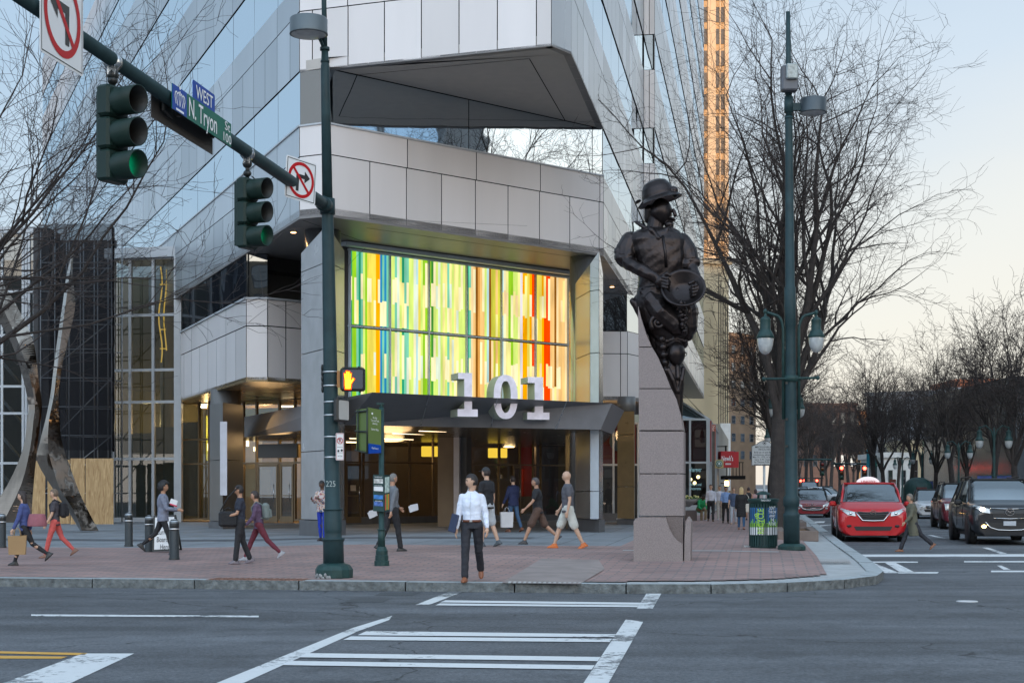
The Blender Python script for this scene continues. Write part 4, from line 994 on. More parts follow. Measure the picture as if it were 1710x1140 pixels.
for i in range(6):
    p = a2.lerp(b2, i/5)
    for dy in (0, 1.6): mb.tube([(p.x, p.y+dy, za), (p.x, p.y+dy, zbx)], .03, 6)
for j in range(9):
    z = za+1.2+j*1.15
    for dy in (0, 1.6): mb.tube([(a2.x, a2.y+dy, z), (b2.x, b2.y+dy, z)], .025, 6)
    if j % 2 == 0: mb.tube([(a2.x+(j % 4)*.3, a2.y, z), (b2.x, b2.y, z+2.3)], .025, 6)
PB(mb, 'tubes', mat('scaffold_tube', (.30, .31, .32), .45, .6), sc_)
mb = MB(); c = V(128, 65.5); mb.box((c.x, c.y, (za+zbx)/2), (3.3, .3, zbx-za)); PB(mb, 'rear_wall', mat('black_wall', (.02, .02, .022), .8), sc_)
mb = MB(); c = V(68, 62.6); mb.box((c.x+.1, c.y+.5, (za+zbx)/2), (.62, 1.6, zbx-za)); PB(mb, 'dark_pier', mat('dark_pier', (.03, .03, .032), .7), sc_)
M_PLY = D.materials.new('plywood'); M_PLY.use_nodes = True; t = M_PLY.node_tree; b_ = t.nodes['Principled BSDF']; b_.inputs['Roughness'].default_value = .75
co = t.nodes.new('ShaderNodeTexCoord'); mp_ = t.nodes.new('ShaderNodeMapping'); mp_.inputs['Scale'].default_value = (9, 9, 1.1); nn_ = t.nodes.new('ShaderNodeTexNoise'); nn_.inputs['Scale'].default_value = 1.6; nn_.inputs['Detail'].default_value = 7; nn_.inputs['Distortion'].default_value = 1.2
rp = t.nodes.new('ShaderNodeValToRGB'); rp.color_ramp.elements[0].position = .3; rp.color_ramp.elements[0].color = (.27, .15, .06, 1); rp.color_ramp.elements[1].position = .7; rp.color_ramp.elements[1].color = (.52, .35, .17, 1)
t.links.new(co.outputs['Object'], mp_.inputs[0]); t.links.new(mp_.outputs[0], nn_.inputs['Vector']); t.links.new(nn_.outputs[0], rp.inputs[0]); t.links.new(rp.outputs[0], b_.inputs['Base Color'])
ply = empty('plywood_hoarding', (V(125, 60).x, 60, gz(60)), label='raw plywood boards closing off the foot of the netted scaffold', cat='hoarding')
Yp = 60.6
for (x0, x1, y1, y0) in ((53, 76, 769, 873), (79, 117, 767, 874), (117.5, 142, 765, 875), (142.5, 190, 765, 876)):
    mb = MB(); p, q = at(x0, y0, Yp), at(x1, y1, Yp); mb.box(((p.x+q.x)/2, Yp, (p.z+q.z)/2), (q.x-p.x-.02, .02, q.z-p.z)); PB(mb, 'board', M_PLY, ply)
# left glass front
lg = empty('glazed_building', (V(15, 66).x, 66, gz(66)), label='tall glazed front with white mullions at the far left edge', cat='glass building')
la, lb = V(-120, 66), V(58, 66); lX = Vector((1, 0, 0)); zt2 = CH+(HY-388)/F*66
glaze_t(lg, la, lX, (lb-la).x, gz(66, .1), zt2, [line_hit(la, lX, p) for p in (-76, -36, 4, 39, 44, 49)], [CH+(HY-y)/F*66 for y in (773, 690, 645, 560, 487)], clear_glass('front_glass', (.22, .25, .26), .04), M_ALUP, .10)
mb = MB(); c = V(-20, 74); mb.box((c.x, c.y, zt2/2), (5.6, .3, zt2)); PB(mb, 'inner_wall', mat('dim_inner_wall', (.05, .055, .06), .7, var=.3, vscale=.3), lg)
mb = MB()
for i in range(4): p = at(8+i*3, 640-i*8+60*i, 68); mb.tube([at(0, 600+i*62, 68), at(42, 650+i*62, 68)], .07, 4)
PB(mb, 'stair_rail', M_ALUP, lg)
mb = MB(); c = V(-30, 66.5); mb.box((c.x, c.y, zt2+.1), (4.8, 1.2, .25)); PB(mb, 'roof_edge', M_ALUP, lg)
# mirror polished blade sculpture
m_chr = D.materials.new('polished_steel'); m_chr.use_nodes = True; t = m_chr.node_tree; b_ = t.nodes['Principled BSDF']; b_.inputs['Metallic'].default_value = 1; b_.inputs['Roughness'].default_value = .09; b_.inputs['Base Color'].default_value = (.34, .265, .21, 1)
co = t.nodes.new('ShaderNodeTexCoord'); nn_ = t.nodes.new('ShaderNodeTexNoise'); nn_.inputs['Scale'].default_value = 1.1; nn_.inputs['Detail'].default_value = 2.5
bp = t.nodes.new('ShaderNodeBump'); bp.inputs['Strength'].default_value = 1; bp.inputs['Distance'].default_value = .06; t.links.new(co.outputs['Object'], nn_.inputs['Vector']); t.links.new(nn_.outputs[0], bp.inputs['Height']); t.links.new(bp.outputs[0], b_.inputs['Normal'])
def blade(pts, Y, label, Yoff=0):
    b0 = at(pts[-1][0], pts[-1][3], Y); root = empty('steel_blade', (b0.x, b0.y, b0.z), label=label, cat='sculpture', group='polished steel blades of one sculpture')
    # dense interpolation
    P = []
    for i in range(len(pts)-1):
        for k in range(6):
            f = k/6; P.append([pts[i][j]*(1-f)+pts[i+1][j]*f for j in range(4)])
    P.append(list(pts[-1]))
    mb = MB(); vs = []
    for i, (xl, xm, xr, y) in enumerate(P):
        a, m_, c = at(xl, y, Y+.12), at(xm, y, Y-.28), at(xr, y, Y+.10); bk_ = at((xl+xr)/2, y, Y+.35)
        vs += [a, m_, c, bk_]
    fs = []
    for i in range(len(P)-1):
        for k in range(4): fs.append((i*4+k, i*4+(k+1) % 4, (i+1)*4+(k+1) % 4, (i+1)*4+k))
    fs += [(0, 3, 2, 1), tuple(len(vs)-4+k for k in range(4))]
    mb.add(vs, fs); o = fixn(PB(mb, 'blade', m_chr, root)); return root
def sm(pts):    # Catmull-Rom smoothing of the outline
    out_ = []
    for i in range(len(pts)-1):
        p0, p1, p2, p3 = pts[max(0, i-1)], pts[i], pts[i+1], pts[min(len(pts)-1, i+2)]
        for k in range(3):
            t_ = k/3; out_.append([.5*((2*p1[j])+(-p0[j]+p2[j])*t_+(2*p0[j]-5*p1[j]+4*p2[j]-p3[j])*t_*t_+(-p0[j]+3*p1[j]-3*p2[j]+p3[j])*t_**3) for j in range(4)])
    out_.append(list(pts[-1])); return out_
blade(sm([(-60, -55, -45, 440), (-30, -18, 2, 470), (-5, 12, 38, 530), (20, 32, 57, 575), (38, 50, 64, 630), (47, 58, 70, 675), (45, 56, 68, 700), (38, 50, 62, 750), (12, 35, 56, 810), (-30, 5, 52, 872)]), 50, 'left of two tall polished steel blades, cut by the left picture edge')
blade(sm([(122, 123, 124, 413), (111, 116, 121, 460), (105, 110, 126, 505), (98, 104, 118, 550), (90, 96, 104, 610), (84, 90, 98, 660), (76, 82, 99, 700), (66, 80, 104, 740), (62, 85, 114, 770), (88, 100, 130, 815), (112, 122, 146, 850), (134, 137, 165, 886)]), 50.5, 'right of two tall polished steel blades, rising to a thin point')
# ------------------------------------------------------------------ street wall beyond the statue
M_GREYF = mat('shopfront_frame', (.30, .32, .33), .45, var=.05)
shop = empty('corner_shop', (V(1160, 78).x, 78, gz(78)), label='glazed corner shop with red panels and a sloping glass roof behind the statue pillar', cat='shop')
Ys = 78; s0_, s1_ = V(1090, Ys), V(1181, Ys); zS = lambda y, Y_=Ys: CH+(HY-y)/F*Y_
glaze_t(shop, s0_, Vector((1, 0, 0)), (s1_-s0_).x, gz(Ys, .6), zS(700), [line_hit(s0_, Vector((1, 0, 0)), p) for p in (1112, 1133, 1152)], [zS(772)], clear_glass('shop_glass', (.35, .40, .40), .08), M_GREYF, .10)
glaze_t(shop, s1_+Vector((.06, 0, 0)), VD, 16, gz(Ys, .3), zS(700), [1.6, 3.2, 5, 7, 9, 11, 13], [zS(772)], mirror_glass('shop_side_glass', (.5, .55, .55), .01, .5, (.03, .03, .03), .45), M_GREYF, .10)
mb = MB(); q = V(1140, Ys+.25); mb.box((q.x, q.y, (zS(700)+zS(772))/2), (2.9, .06, zS(700)-zS(772)-.1)); PB(mb, 'red_panel', mat('deep_red_panel', (.20, .012, .012), .5), shop)
# sloping glass roof falling away to the right
r0, r1 = zS(590), zS(700)
mb = MB(); pr = [V(1090, Ys+.1)+Vector((0, 0, r1+.02)), V(1181, Ys+.1)+Vector((0, 0, r1+.02)), V(1136, Ys+1.2)+Vector((0, 0, zS(668))), V(1090, Ys+1.4)+Vector((0, 0, zS(640)))]
mb.add(pr, [(0, 1, 2, 3)]); e2 = s1_+VD*16; mb.add([s1_+Vector((.06, 0, r1)), e2+Vector((.06, 0, r1)), e2+Vector((-2.0, 0, r1+2.3)), s1_+Vector((-2.0, 1, r1+2.3))], [(0, 1, 2, 3)])
PB(mb, 'sloping_roof', mirror_glass('roof_glass', (.55, .6, .62), .01, .5, (.04, .05, .05), .45), shop)
mb = MB(); mb.tube([s1_+Vector((.06, -.05, r1)), V(1136, Ys+1.1)+Vector((0, 0, zS(668)))], .07, 4); q = V(1136, Ys); mb.box((q.x, q.y, gz(Ys, .35)), (3.0, .5, .5)); PB(mb, 'edge_trim', M_GREYF, shop)
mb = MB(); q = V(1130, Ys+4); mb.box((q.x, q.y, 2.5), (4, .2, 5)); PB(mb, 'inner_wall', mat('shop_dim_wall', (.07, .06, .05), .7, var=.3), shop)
mb = MB()
for px, y in ((1153, 800), (1166, 796), (1160, 806)): q = at(px, y, Ys+1.5); mb.ell(q, (.09, .09, .09))
PB(mb, 'lamp', emis('warm_bulb', (1, .7, .3), 6), shop)
M_TXTW = mat('lettering_white', (.75, .77, .78), .6, var=0)
mb = MB(); text_mesh(mb, 'wherever', at(1161, 784, Ys-.1), (1, 0, 0), (0, 0, 1), .34, .62, 0); text_mesh(mb, "Master's and\nDoctorates", at(1161, 812, Ys-.1), (1, 0, 0), (0, 0, 1), .2, .6, 0); PB(mb, 'window_lettering', mat('lettering_aqua', (.40, .70, .72), .6, var=0), shop)
# banner, shop signs, sconce lamps along the street wall
def wallx(px, u=None):          # point on the line of shopfronts for a pixel column
    return s1_+VD*line_hit(s1_, VD, px)
def hang_text(root, mbname, body, c, X, Z, size, width, m, bold=.0):
    mb = MB(); text_mesh(mb, body, c, X, Z, size, width, .012, bold=bold); PB(mb, mbname, m, root)
def board(name, px0, px1, y0, y1, Y, th, m, label, cat, xdir=None, group=None):
    c = at((px0+px1)/2, (y0+y1)/2, Y); w = (px1-px0)/F*Y; h = (y1-y0)/F*Y
    root = empty(name, (c.x, c.y, c.z-h/2), label=label, cat=cat, group=group); mb = MB(); mb.bbox(c, (w, th, h), .01); PB(mb, 'panel', m, root); return root, c, w, h
M_BANR = mat('rust_red_banner', (.36, .07, .03), .7, var=.05)
r_, c, w, h = board('shop_banner', 1184, 1195, 708.5, 769, 82, .03, M_BANR, 'narrow rust red vertical banner hanging from the street wall above the sidewalk', 'banner')
mb = MB(); text_mesh(mb, 'Northeastern University', c+Vector((.06, -.03, 0)), (0, 0, -1), (1, 0, 0), .20, h*.93, .0); text_mesh(mb, 'Charlotte', c+Vector((-.1, -.03, .62)), (0, 0, -1), (1, 0, 0), .15, h*.28, .0); PB(mb, 'lettering', mat('lettering_pale', (.68, .60, .55), .6, var=0), r_)
mb = MB(); mb.tube([c+Vector((-.3, 0, h/2)), c+Vector((.2, 0, h/2))], .02, 6); mb.tube([c+Vector((-.3, 0, -h/2)), c+Vector((.2, 0, -h/2))], .02, 6); PB(mb, 'bracket', M_GREYF, r_)
r_, c, w, h = board('coffee_sign', 1193, 1208, 767, 781.5, 84, .12, mat('tan_sign', (.45, .35, .16), .6), 'small tan projecting sign with a round green emblem, left of the red sign', 'shop sign')
mb = MB(); mb.lathe([(.19, 0), (.19, .012)], c+Vector((0, -.06, 0)), 24, M=Matrix.Rotation(R(90), 3, 'X')); PB(mb, 'emblem', mat('emblem_green', (.03, .14, .09), .5), r_)
mb = MB()
for k in range(24):
    a = 2*math.pi*k/24; b = 2*math.pi*(k+1)/24; q = c+Vector((0, -.076, 0)); P_ = lambda r__, t__: q+Vector((r__*math.cos(t__), 0, r__*math.sin(t__)))
    mb.add([P_(.125, a), P_(.14, a), P_(.14, b), P_(.125, b)], [(0, 1, 2, 3)])
for x in (-.05, 0, .05): mb.box(c+Vector((x, -.077, -.02)), (.014, .003, .13-abs(x)))
mb.box(c+Vector((0, -.077, .07)), (.05, .003, .02)); mb.ell(c+Vector((0, -.074, .02)), (.035, .006, .045), n=10, m=6)
PB(mb, 'emblem_figure', M_TXTW, r_)
M_RED = mat('sign_red', (.42, .012, .02), .45, var=.04)
c = at(1212, 767, 92); root = empty('red_shop_sign', (c.x, c.y, c.z-.4), label='bright red box sign with white script hanging over the shop door', cat='shop sign')
w = (1222-1200)/F*92; h = 27/F*92; mb = MB(); mb.bbox(c, (w, 1.3, h), .02); q = c+Vector((w/2+.22, .3, 0)); PB(mb, 'panel', M_RED, root)
mb = MB(); mb.box(c+Vector((w/2+.2, .5, 0)), (.42, .5, h-.02)); PB(mb, 'side_box', M_RED, root)
hang_text(root, 'lettering', "Newk's", c+Vector((0, -.66, .04)), (1, 0, 0), (0, 0, 1), .42, w*.86, M_TXTW, .012); mb = MB(); mb.box(c+Vector((.05, -.66, -.27)), (.32, .01, .09)); PB(mb, 'small_plate', M_TXTW, root)
hang_text(root, 'small_lettering', "EATERY", c+Vector((.05, -.668, -.27)), (1, 0, 0), (0, 0, 1), .08, .28, M_RED)
mb = MB(); mb.tube([c+Vector((0, 0, h/2)), c+Vector((0, 0, h/2+.35))], .05, 6); mb.tube([c+Vector((-.5, .2, h/2+.3)), c+Vector((.1, 0, h/2+.3))], .03, 6); PB(mb, 'bracket', M_JOINT, root)
# dark street-side awning and lamp sconces
c = at(1224, 797, 96); root = empty('flat_awning', (c.x, c.y, c.z), label='flat black awning over the shop door below the red sign', cat='awning')
mb = MB(); mb.box(c, (1.3, 1.6, .22)); PB(mb, 'slab', M_JOINT, root); mb = MB()
for i in range(6): mb.box(c+Vector((-.5+i*.2, -.7, .5)), (.04, .04, .8))
mb.box(c+Vector((0, -.7, .92)), (1.1, .05, .05)); PB(mb, 'railing', M_JOINT, root)
for (px, y, Y_, lb_) in ((1213.5, 806.5, 93, 'glowing amber wall lamp beside the shop door left of the people'),):
    c = at(px, y, Y_); root = empty('wall_lamp', (c.x, c.y, c.z), label=lb_, cat='wall lamp'); mb = MB(); mb.bbox(c, (.22, .22, .3), .03); PB(mb, 'lamp_glass', emis('amber_lamp', (1, .55, .16), 9), root); mb = MB(); mb.lathe([(.16, .15), (.02, .28)], c, 8, False); mb.box(c+Vector((-.2, .1, 0)), (.3, .05, .05)); PB(mb, 'lamp_cap', M_JOINT, root)
# brick and stone shopfront wall beyond the glass shop
row = empty('shop_row', (V(1200, 100).x, 100, gz(100)), label='row of grey and brick shopfronts running down the left side of the street', cat='shop row')
mb = MB(); a = s1_+VD*16.2; mb.prism([(p.x, p.y) for p in (a, a+VD*4, a+VD*4-UD*6, a-UD*6)], 0, zS(690)); PB(mb, 'grey_wall', M_GREYB, row)
mb = MB(); a = s1_+VD*20.3; mb.prism([(p.x, p.y) for p in (a, a+VD*2, a+VD*2-UD*6, a-UD*6)], 0, 4.5); PB(mb, 'brick_pier', M_BRB, row)
mb = MB(); a = s1_+VD*22.4; mb.prism([(p.x, p.y) for p in (a, a+VD*30, a+VD*30-UD*6, a-UD*6)], 0, 6.2); PB(mb, 'stone_wall', mat('stone_shopfront', (.28, .26, .22), .7, var=.15), row)
# cream block and art deco tower
root, a, b, X, W, zb_, zt = block('cream_building', 1120, 1217, 140, 142, 435, 18, M_CREAM, 'plain cream rendered block below the sunlit tower', nx=0)
mb = MB()
for i in range(5): p = V(1200+i*3.6, 139.9+i*.04); mb.box((p.x, p.y-.1, 13), (.07, .25, 17-i*1.3))
PB(mb, 'fluted_pier', mat('dark_flute', (.10, .085, .06), .8), root)
mb = MB(); p = V(1211, 139.7); mb.box((p.x, p.y, 5), (.9, .5, 6)); PB(mb, 'stone_portal', M_WHITEB, root)
tw = empty('art_deco_tower', (V(1190, 255).x, 255, gz(255)), label='slender sunlit orange stone tower with paired dark windows', cat='tower')
Yt = 255; xa, xb = V(1100, Yt).x, V(1217, Yt).x
mb = MB(); mb.box(((xa+xb)/2, Yt+8, 48), (xb-xa, 14, 98)); PB(mb, 'wall', M_LIME_, tw)
mb = MB()
for (p0, p1) in ((1163, 1167.5), (1182.5, 1195.5), (1211, 1217)): c0_, c1_ = V(p0, Yt), V(p1, Yt); mb.box(((c0_.x+c1_.x)/2, Yt+.55, 48), (c1_.x-c0_.x, 1.0, 98))
for p in (1174.5, 1203.5): mb.box((V(p, Yt).x, Yt+.8, 48), (.22, .5, 98))
PB(mb, 'pier', M_LIME_, tw)
mb = MB(); mb.box((0, 0, 0), (.56, .1, 2.5)); wb = mb.build('window', mat('dark_pane', (.02, .022, .03), .25), tw); first = True
for k in range(14):
    for p in (1170.5, 1179, 1199.3, 1207.8):
        o_ = wb if first else wb.copy()
        if not first: COL.objects.link(o_); o_.parent = tw
        first = False; o_.location = Vector((V(p, Yt).x, Yt+.93, 44.5+k*3.58))-Vector(tw.location)
# far blocks closing the street
block('tan_brick_building', 1217, 1262, 200, 204, 560, 20, M_TANB, 'tan brick block with small windows beyond the cream block', nx=3, nz=7, fw=.4, fh=.45)
block('brown_brick_building', 1338, 1431, 330, 330, 676, 20, M_BRB, 'dark brown block closing the middle of the street', nx=6, nz=3)
block('orange_lit_building', 1427, 1447, 360, 360, 688, 20, mat('sun_orange_wall', (.55, .30, .13), .85, var=.2, vscale=.15), 'narrow far block glowing orange in the last sun', nx=2, nz=4, fw=.3, fh=.4)  # orange of the low sun is put into the wall colour
block('flat_roofed_building', 1447, 1590, 210, 205, 660, 25, M_GREYB, 'broad grey flat roofed block behind the trees across the street', nx=8, nz=2, fw=.7, fh=.3)
block('white_low_building', 1476, 1520, 150, 150, 762, 10, M_WHITEB, 'small white low building behind the street trees', nx=2, nz=1, fw=.3, fh=.5, z0w=1.8)
block('cream_low_building', 1520, 1590, 158, 158, 740, 10, M_CREAM, 'cream low building behind the street lamps', nx=4, nz=1, fw=.4, fh=.5, z0w=1.8)
block('long_white_building', 1585, 1697, 186, 186, 652, 20, mat('pale_metal_wall', (.38, .40, .43), .5), 'long pale building with a roof band coloured sunlit red behind the trees on the right', nx=5, nz=2, fw=.75, fh=.3)
mb = MB()
root, a, b, X, W, zb_, zt = block('sun_red_building', 1598, 1692, 200, 200, 638, 12, mat('sun_red_wall', (.50, .17, .08), .8), 'brick upper storey coloured sunlit red, showing over the long pale building')  # base colour holds the sunlight on this brick, since no sun reaches it
rz_ = block('green_low_building', 1590, 1672, 128, 128, 738, 8, mat('olive_wall', (.20, .22, .14), .8), 'low olive building with bright posters on the right side of the street')
block('dark_glass_building', 1696, 1790, 90, 90, 640, 20, mat('dark_glass_wall', (.05, .06, .07), .2, spec=.8), 'dark glass building cut by the right picture edge', nx=4, nz=6, fw=.85, fh=.85)
# bright posters on the low building
posters = [(1600, 1612, 772, 795, (.36, .03, .16)), (1614, 1624, 772, 797, (.25, .35, .45)), (1629, 1640, 768, 796, (.45, .38, .34)), (1641, 1654, 772, 790, (.42, .03, .2)), (1656, 1668, 770, 798, (.35, .36, .36)), (1583, 1596, 778, 800, (.05, .1, .3))]
for i, (x0, x1, y0, y1, c_) in enumerate(posters):
    nm = ['pink poster on the low wall, left of the blue one', 'pale blue poster between the pink one and the tan one', 'tan poster beside the thin pink neon', 'magenta poster in the middle of the low wall', 'pale grey poster with dark dots near the right tree', 'dark blue poster at the left end of the low wall'][i]
    r_, c, w, h = board('wall_poster', x0, x1, y0, y1, 127.5, .04, mat('poster_%d' % i, c_, .6, var=.25, vscale=3), nm, 'poster', group='bright posters on the low wall')
    mb = MB(); mb.box(c+Vector((0, -.03, .1)), (w*.6, .01, h*.25)); mb.ell(c+Vector((0, -.03, -.25)), (w*.25, .01, h*.18), n=10, m=6); PB(mb, 'printed_shape', mat('poster_print_%d' % i, (1-c_[0]*.8-.15, .5, .5) if i % 2 else (.05, .05, .06), .6), r_)
mb = MB(); mb.tube([at(1622.5, 775, 127), at(1622.5, 797, 127)], .05, 6); tag(mb.build('neon_strip', emis('pink_neon', (1, .12, .45), 2.5)), 'thin vertical pink neon strip on the low wall', 'neon strip')
# ------------------------------------------------------------------ street furniture
M_GRN = mat('dark_green_paint', (.016, .045, .043), .48, var=.25, vscale=6, spec=.3)
M_GRN2 = mat('pole_grey_green', (.020, .042, .047), .5, var=.2, vscale=4, spec=.22)
M_BLK = mat('black_paint', (.012, .014, .014), .45, var=.1); M_BAND = mat('steel_band', (.55, .56, .57), .3, .8)
M_SIGW = mat('sign_white', (.66, .67, .68), .45, var=.03); M_SIGR = mat('sign_red_ink', (.42, .008, .012), .5, var=0, spec=.2); M_SIGK = mat('sign_black_ink', (.015, .015, .015), .5, var=0)
M_SIGG = mat('sign_green', (.003, .12, .085), .5, var=.03, spec=.2); M_SIGB = mat('sign_blue', (.003, .05, .30), .5, var=.03, spec=.2); M_SIGBK = mat('sign_back', (.10, .10, .10), .5, .5)
def ring(mb, c, X, Z, r0, r1, n=28, off=0):
    N = X.cross(Z).normalized()
    for k in range(n):
        a, b = 2*math.pi*k/n, 2*math.pi*(k+1)/n; f = lambda r__, t__: c+(X*math.cos(t__)+Z*math.sin(t__))*r__+N*off
        mb.add([f(r0, a), f(r1, a), f(r1, b), f(r0, b)], [(0, 1, 2, 3)])
def plate(mb, c, X, Z, w, h, th=.006, r=.0, off=0):
    """rounded plate facing X x Z"""
    N = X.cross(Z).normalized(); pts = []
    if r <= 0: pts = [(-w/2, -h/2), (w/2, -h/2), (w/2, h/2), (-w/2, h/2)]
    else:
        for cx_, cz_, a0 in ((w/2-r, -h/2+r, -90), (w/2-r, h/2-r, 0), (-w/2+r, h/2-r, 90), (-w/2+r, -h/2+r, 180)):
            for k in range(5): a = R(a0+k*22.5); pts.append((cx_+r*math.cos(a), cz_+r*math.sin(a)))
    k = len(pts); f = [c+X*p[0]+Z*p[1]+N*(off) for p in pts]; b = [q-N*th for q in f]
    mb.add(f+b, [tuple(range(k)), tuple(range(2*k-1, k-1, -1))]+[(i, k+i, k+(i+1) % k, (i+1) % k) for i in range(k)])
def bar(mb, c, X, Z, p, q, w, off):
    N = X.cross(Z).normalized(); a, b = c+X*p[0]+Z*p[1]+N*off, c+X*q[0]+Z*q[1]+N*off; d = (b-a).normalized(); s_ = N.cross(d)*w/2
    mb.add([a-s_, b-s_, b+s_, a+s_], [(0, 1, 2, 3)])
ZZ = Vector((0, 0, 1))
# ---- mast pole with its arm
pb = gp(558, 964); PY = pb.y; pole = empty('mast_pole', pb, label='tall dark green signal pole with a flared base and a long mast arm', cat='signal pole')
k_ = PY/F
def px2(px, y, Y=PY): return at(px, y, Y)
def leanp(y): return at(557.5-(960-y)*.0172, y, PY)
mb = MB(); r_ = lambda px: px/2*k_
prof = [(r_(62), 0), (r_(63), .02), (r_(63), .14), (r_(56), .20), (r_(52), .22), (r_(35), .25)]
mb.lathe(prof, pb, 12, smooth=False)
mb.mi = 0; PB(mb, 'base', M_GRN, pole)
mb = MB()
for k in range(9):
    a = math.pi*1.15+k*.12; mb.ell(pb+Vector((math.cos(a)*r_(61), math.sin(a)*r_(61), .03+.03*math.sin(k*2.3))), (.03, .02, .035), n=6, m=4)
PB(mb, 'worn_paint', mat('bare_concrete', (.25, .25, .25), .9, var=.2), pole)
zz = lambda y: CH-(y-HY)*k_
mb = MB(); pts = []; rad = []
for y, w in ((948, 35), (905, 34), (903, 36), (900, 34), (898, 29), (888, 29), (886, 30), (884, 30), (851, 30), (849, 26), (700, 24.5), (500, 22), (360, 19.5), (335, 18.5)):
    pts.append(leanp(y)); rad.append(r_(w))
mb.tube(pts, rad, 20)
for y, w, h in ((900, 38, 4), (850, 33, 3), (345, 25, 26), (103, 15, 3), (82, 16, 5)): mb.tube([leanp(y+h/2), leanp(y-h/2)], r_(w), 20)
mb.tube([leanp(335), leanp(110), leanp(108), leanp(80)], [r_(17.5), r_(14.5), r_(13), r_(11)], 18); mb.tube([leanp(80), leanp(-90)], [r_(9), r_(8)], 14)
PB(mb, 'shaft', M_GRN2, pole)
mb = MB()
for y in (621, 644, 671, 693, 729, 763): w = 25.4; mb.tube([leanp(y+1.2), leanp(y-1.2)], r_(w), 20)
PB(mb, 'clamp_band', M_BAND, pole)
mb = MB(); text_mesh(mb, '225', leanp(808)+Vector((-.01, -r_(25.5)-.003, 0)), Vector((1, 0, 0)), ZZ, .14, .16); PB(mb, 'pole_number', mat('chalk_grey', (.30, .34, .33), .7, var=0), pole)
mb = MB(); 
for i in range(5): mb.ell(leanp(650-i*9)+Vector((-r_(27), 0, 0)), (.025, .03, .06), n=8, m=5)
PB(mb, 'cable_coil', M_BLK, pole)
armA = leanp(345); armD = Vector((-.1577, -.9875, .006)).normalized()
mb = MB(); mb.tube([armA, armA+armD*.6, armA+armD*14], [.105, .098, .070], 18); mb.tube([armA+armD*.1, armA+armD*.32], .125, 18); PB(mb, 'mast_arm', M_GRN2, pole)
mb = MB(); mb.bbox(armA+armD*6.9+Vector((-.10, 0, -.10)), (.05, .6, .14), .01); PB(mb, 'joint_plate', M_BLK, pole)
def arm_t(px): r = (px-CX)/F; return (r*armA.y-armA.x)/(armD.x-r*armD.y)
def armp(px): return armA+armD*arm_t(px)
# round luminaire on the pole
M_LENS = mat('frosted_lens', (.42, .44, .44), .3, var=.15, vscale=8)
def drum_lamp(c, r, h, root, m=M_GRN2):
    mb = MB(); mb.lathe([(r*.15, h+.02), (r*.96, h), (r, h*.93), (r, .02), (r*1.02, .0), (r*.93, -.005)], c, 32, cap=False); PB(mb, 'lamp_housing', m, root)
    mb = MB(); mb.lathe([(r*.93, 0.0), (r*.75, -.02), (r*.3, -.035), (.001, -.038)], c, 28, cap=False); PB(mb, 'lamp_lens', M_LENS, root)
lum = at(515.5, 58, PY-.35); lr = 31*k_
drum_lamp(lum, lr, .27, pole, mat('lamp_metal', (.09, .11, .12), .4, .2, var=.05))
mb = MB(); mb.tube([lum+Vector((lr*.5, .2, .0)), leanp(84)], .03, 8); mb.tube([lum+Vector((lr*.8, .1, .1)), leanp(52)], .03, 8); PB(mb, 'lamp_bracket', M_GRN2, pole)
# ---- signal heads on the arm
def visor(mb, c, N, r, L, n=18):
    """open cylinder hood: axis N, open end cut back at the bottom"""
    X = N.cross(ZZ).normalized(); Z = X.cross(N).normalized(); vs = []
    for k in range(n):
        a = 2*math.pi*k/n; d = X*math.cos(a)*r+Z*math.sin(a)*r; l_ = L*(.93+.07*math.sin(a)); vs += [c+d, c+d*1.0+N*l_, c+d*.93+N*l_, c+d*.93]
    fs = []
    for k in range(n):
        j = (k+1) % n
        for q in range(3): fs.append((k*4+q, k*4+q+1, j*4+q+1, j*4+q))
    o = mb.smooth; mb.smooth = True; mb.add(vs, fs); mb.smooth = o
M_SIGH = mat('signal_housing', (.010, .026, .022), .5, spec=.25, var=.1); M_SIGI = mat('signal_inside', (.010, .012, .012), .6, var=0)
M_LRED = mat('red_lens_unlit', (.10, .008, .006), .25, var=0); M_LAMB = mat('amber_lens_unlit', (.12, .035, .006), .25, var=0)
M_LGRN = emis('green_lens_lit', (.0, .75, .34), 4.5)
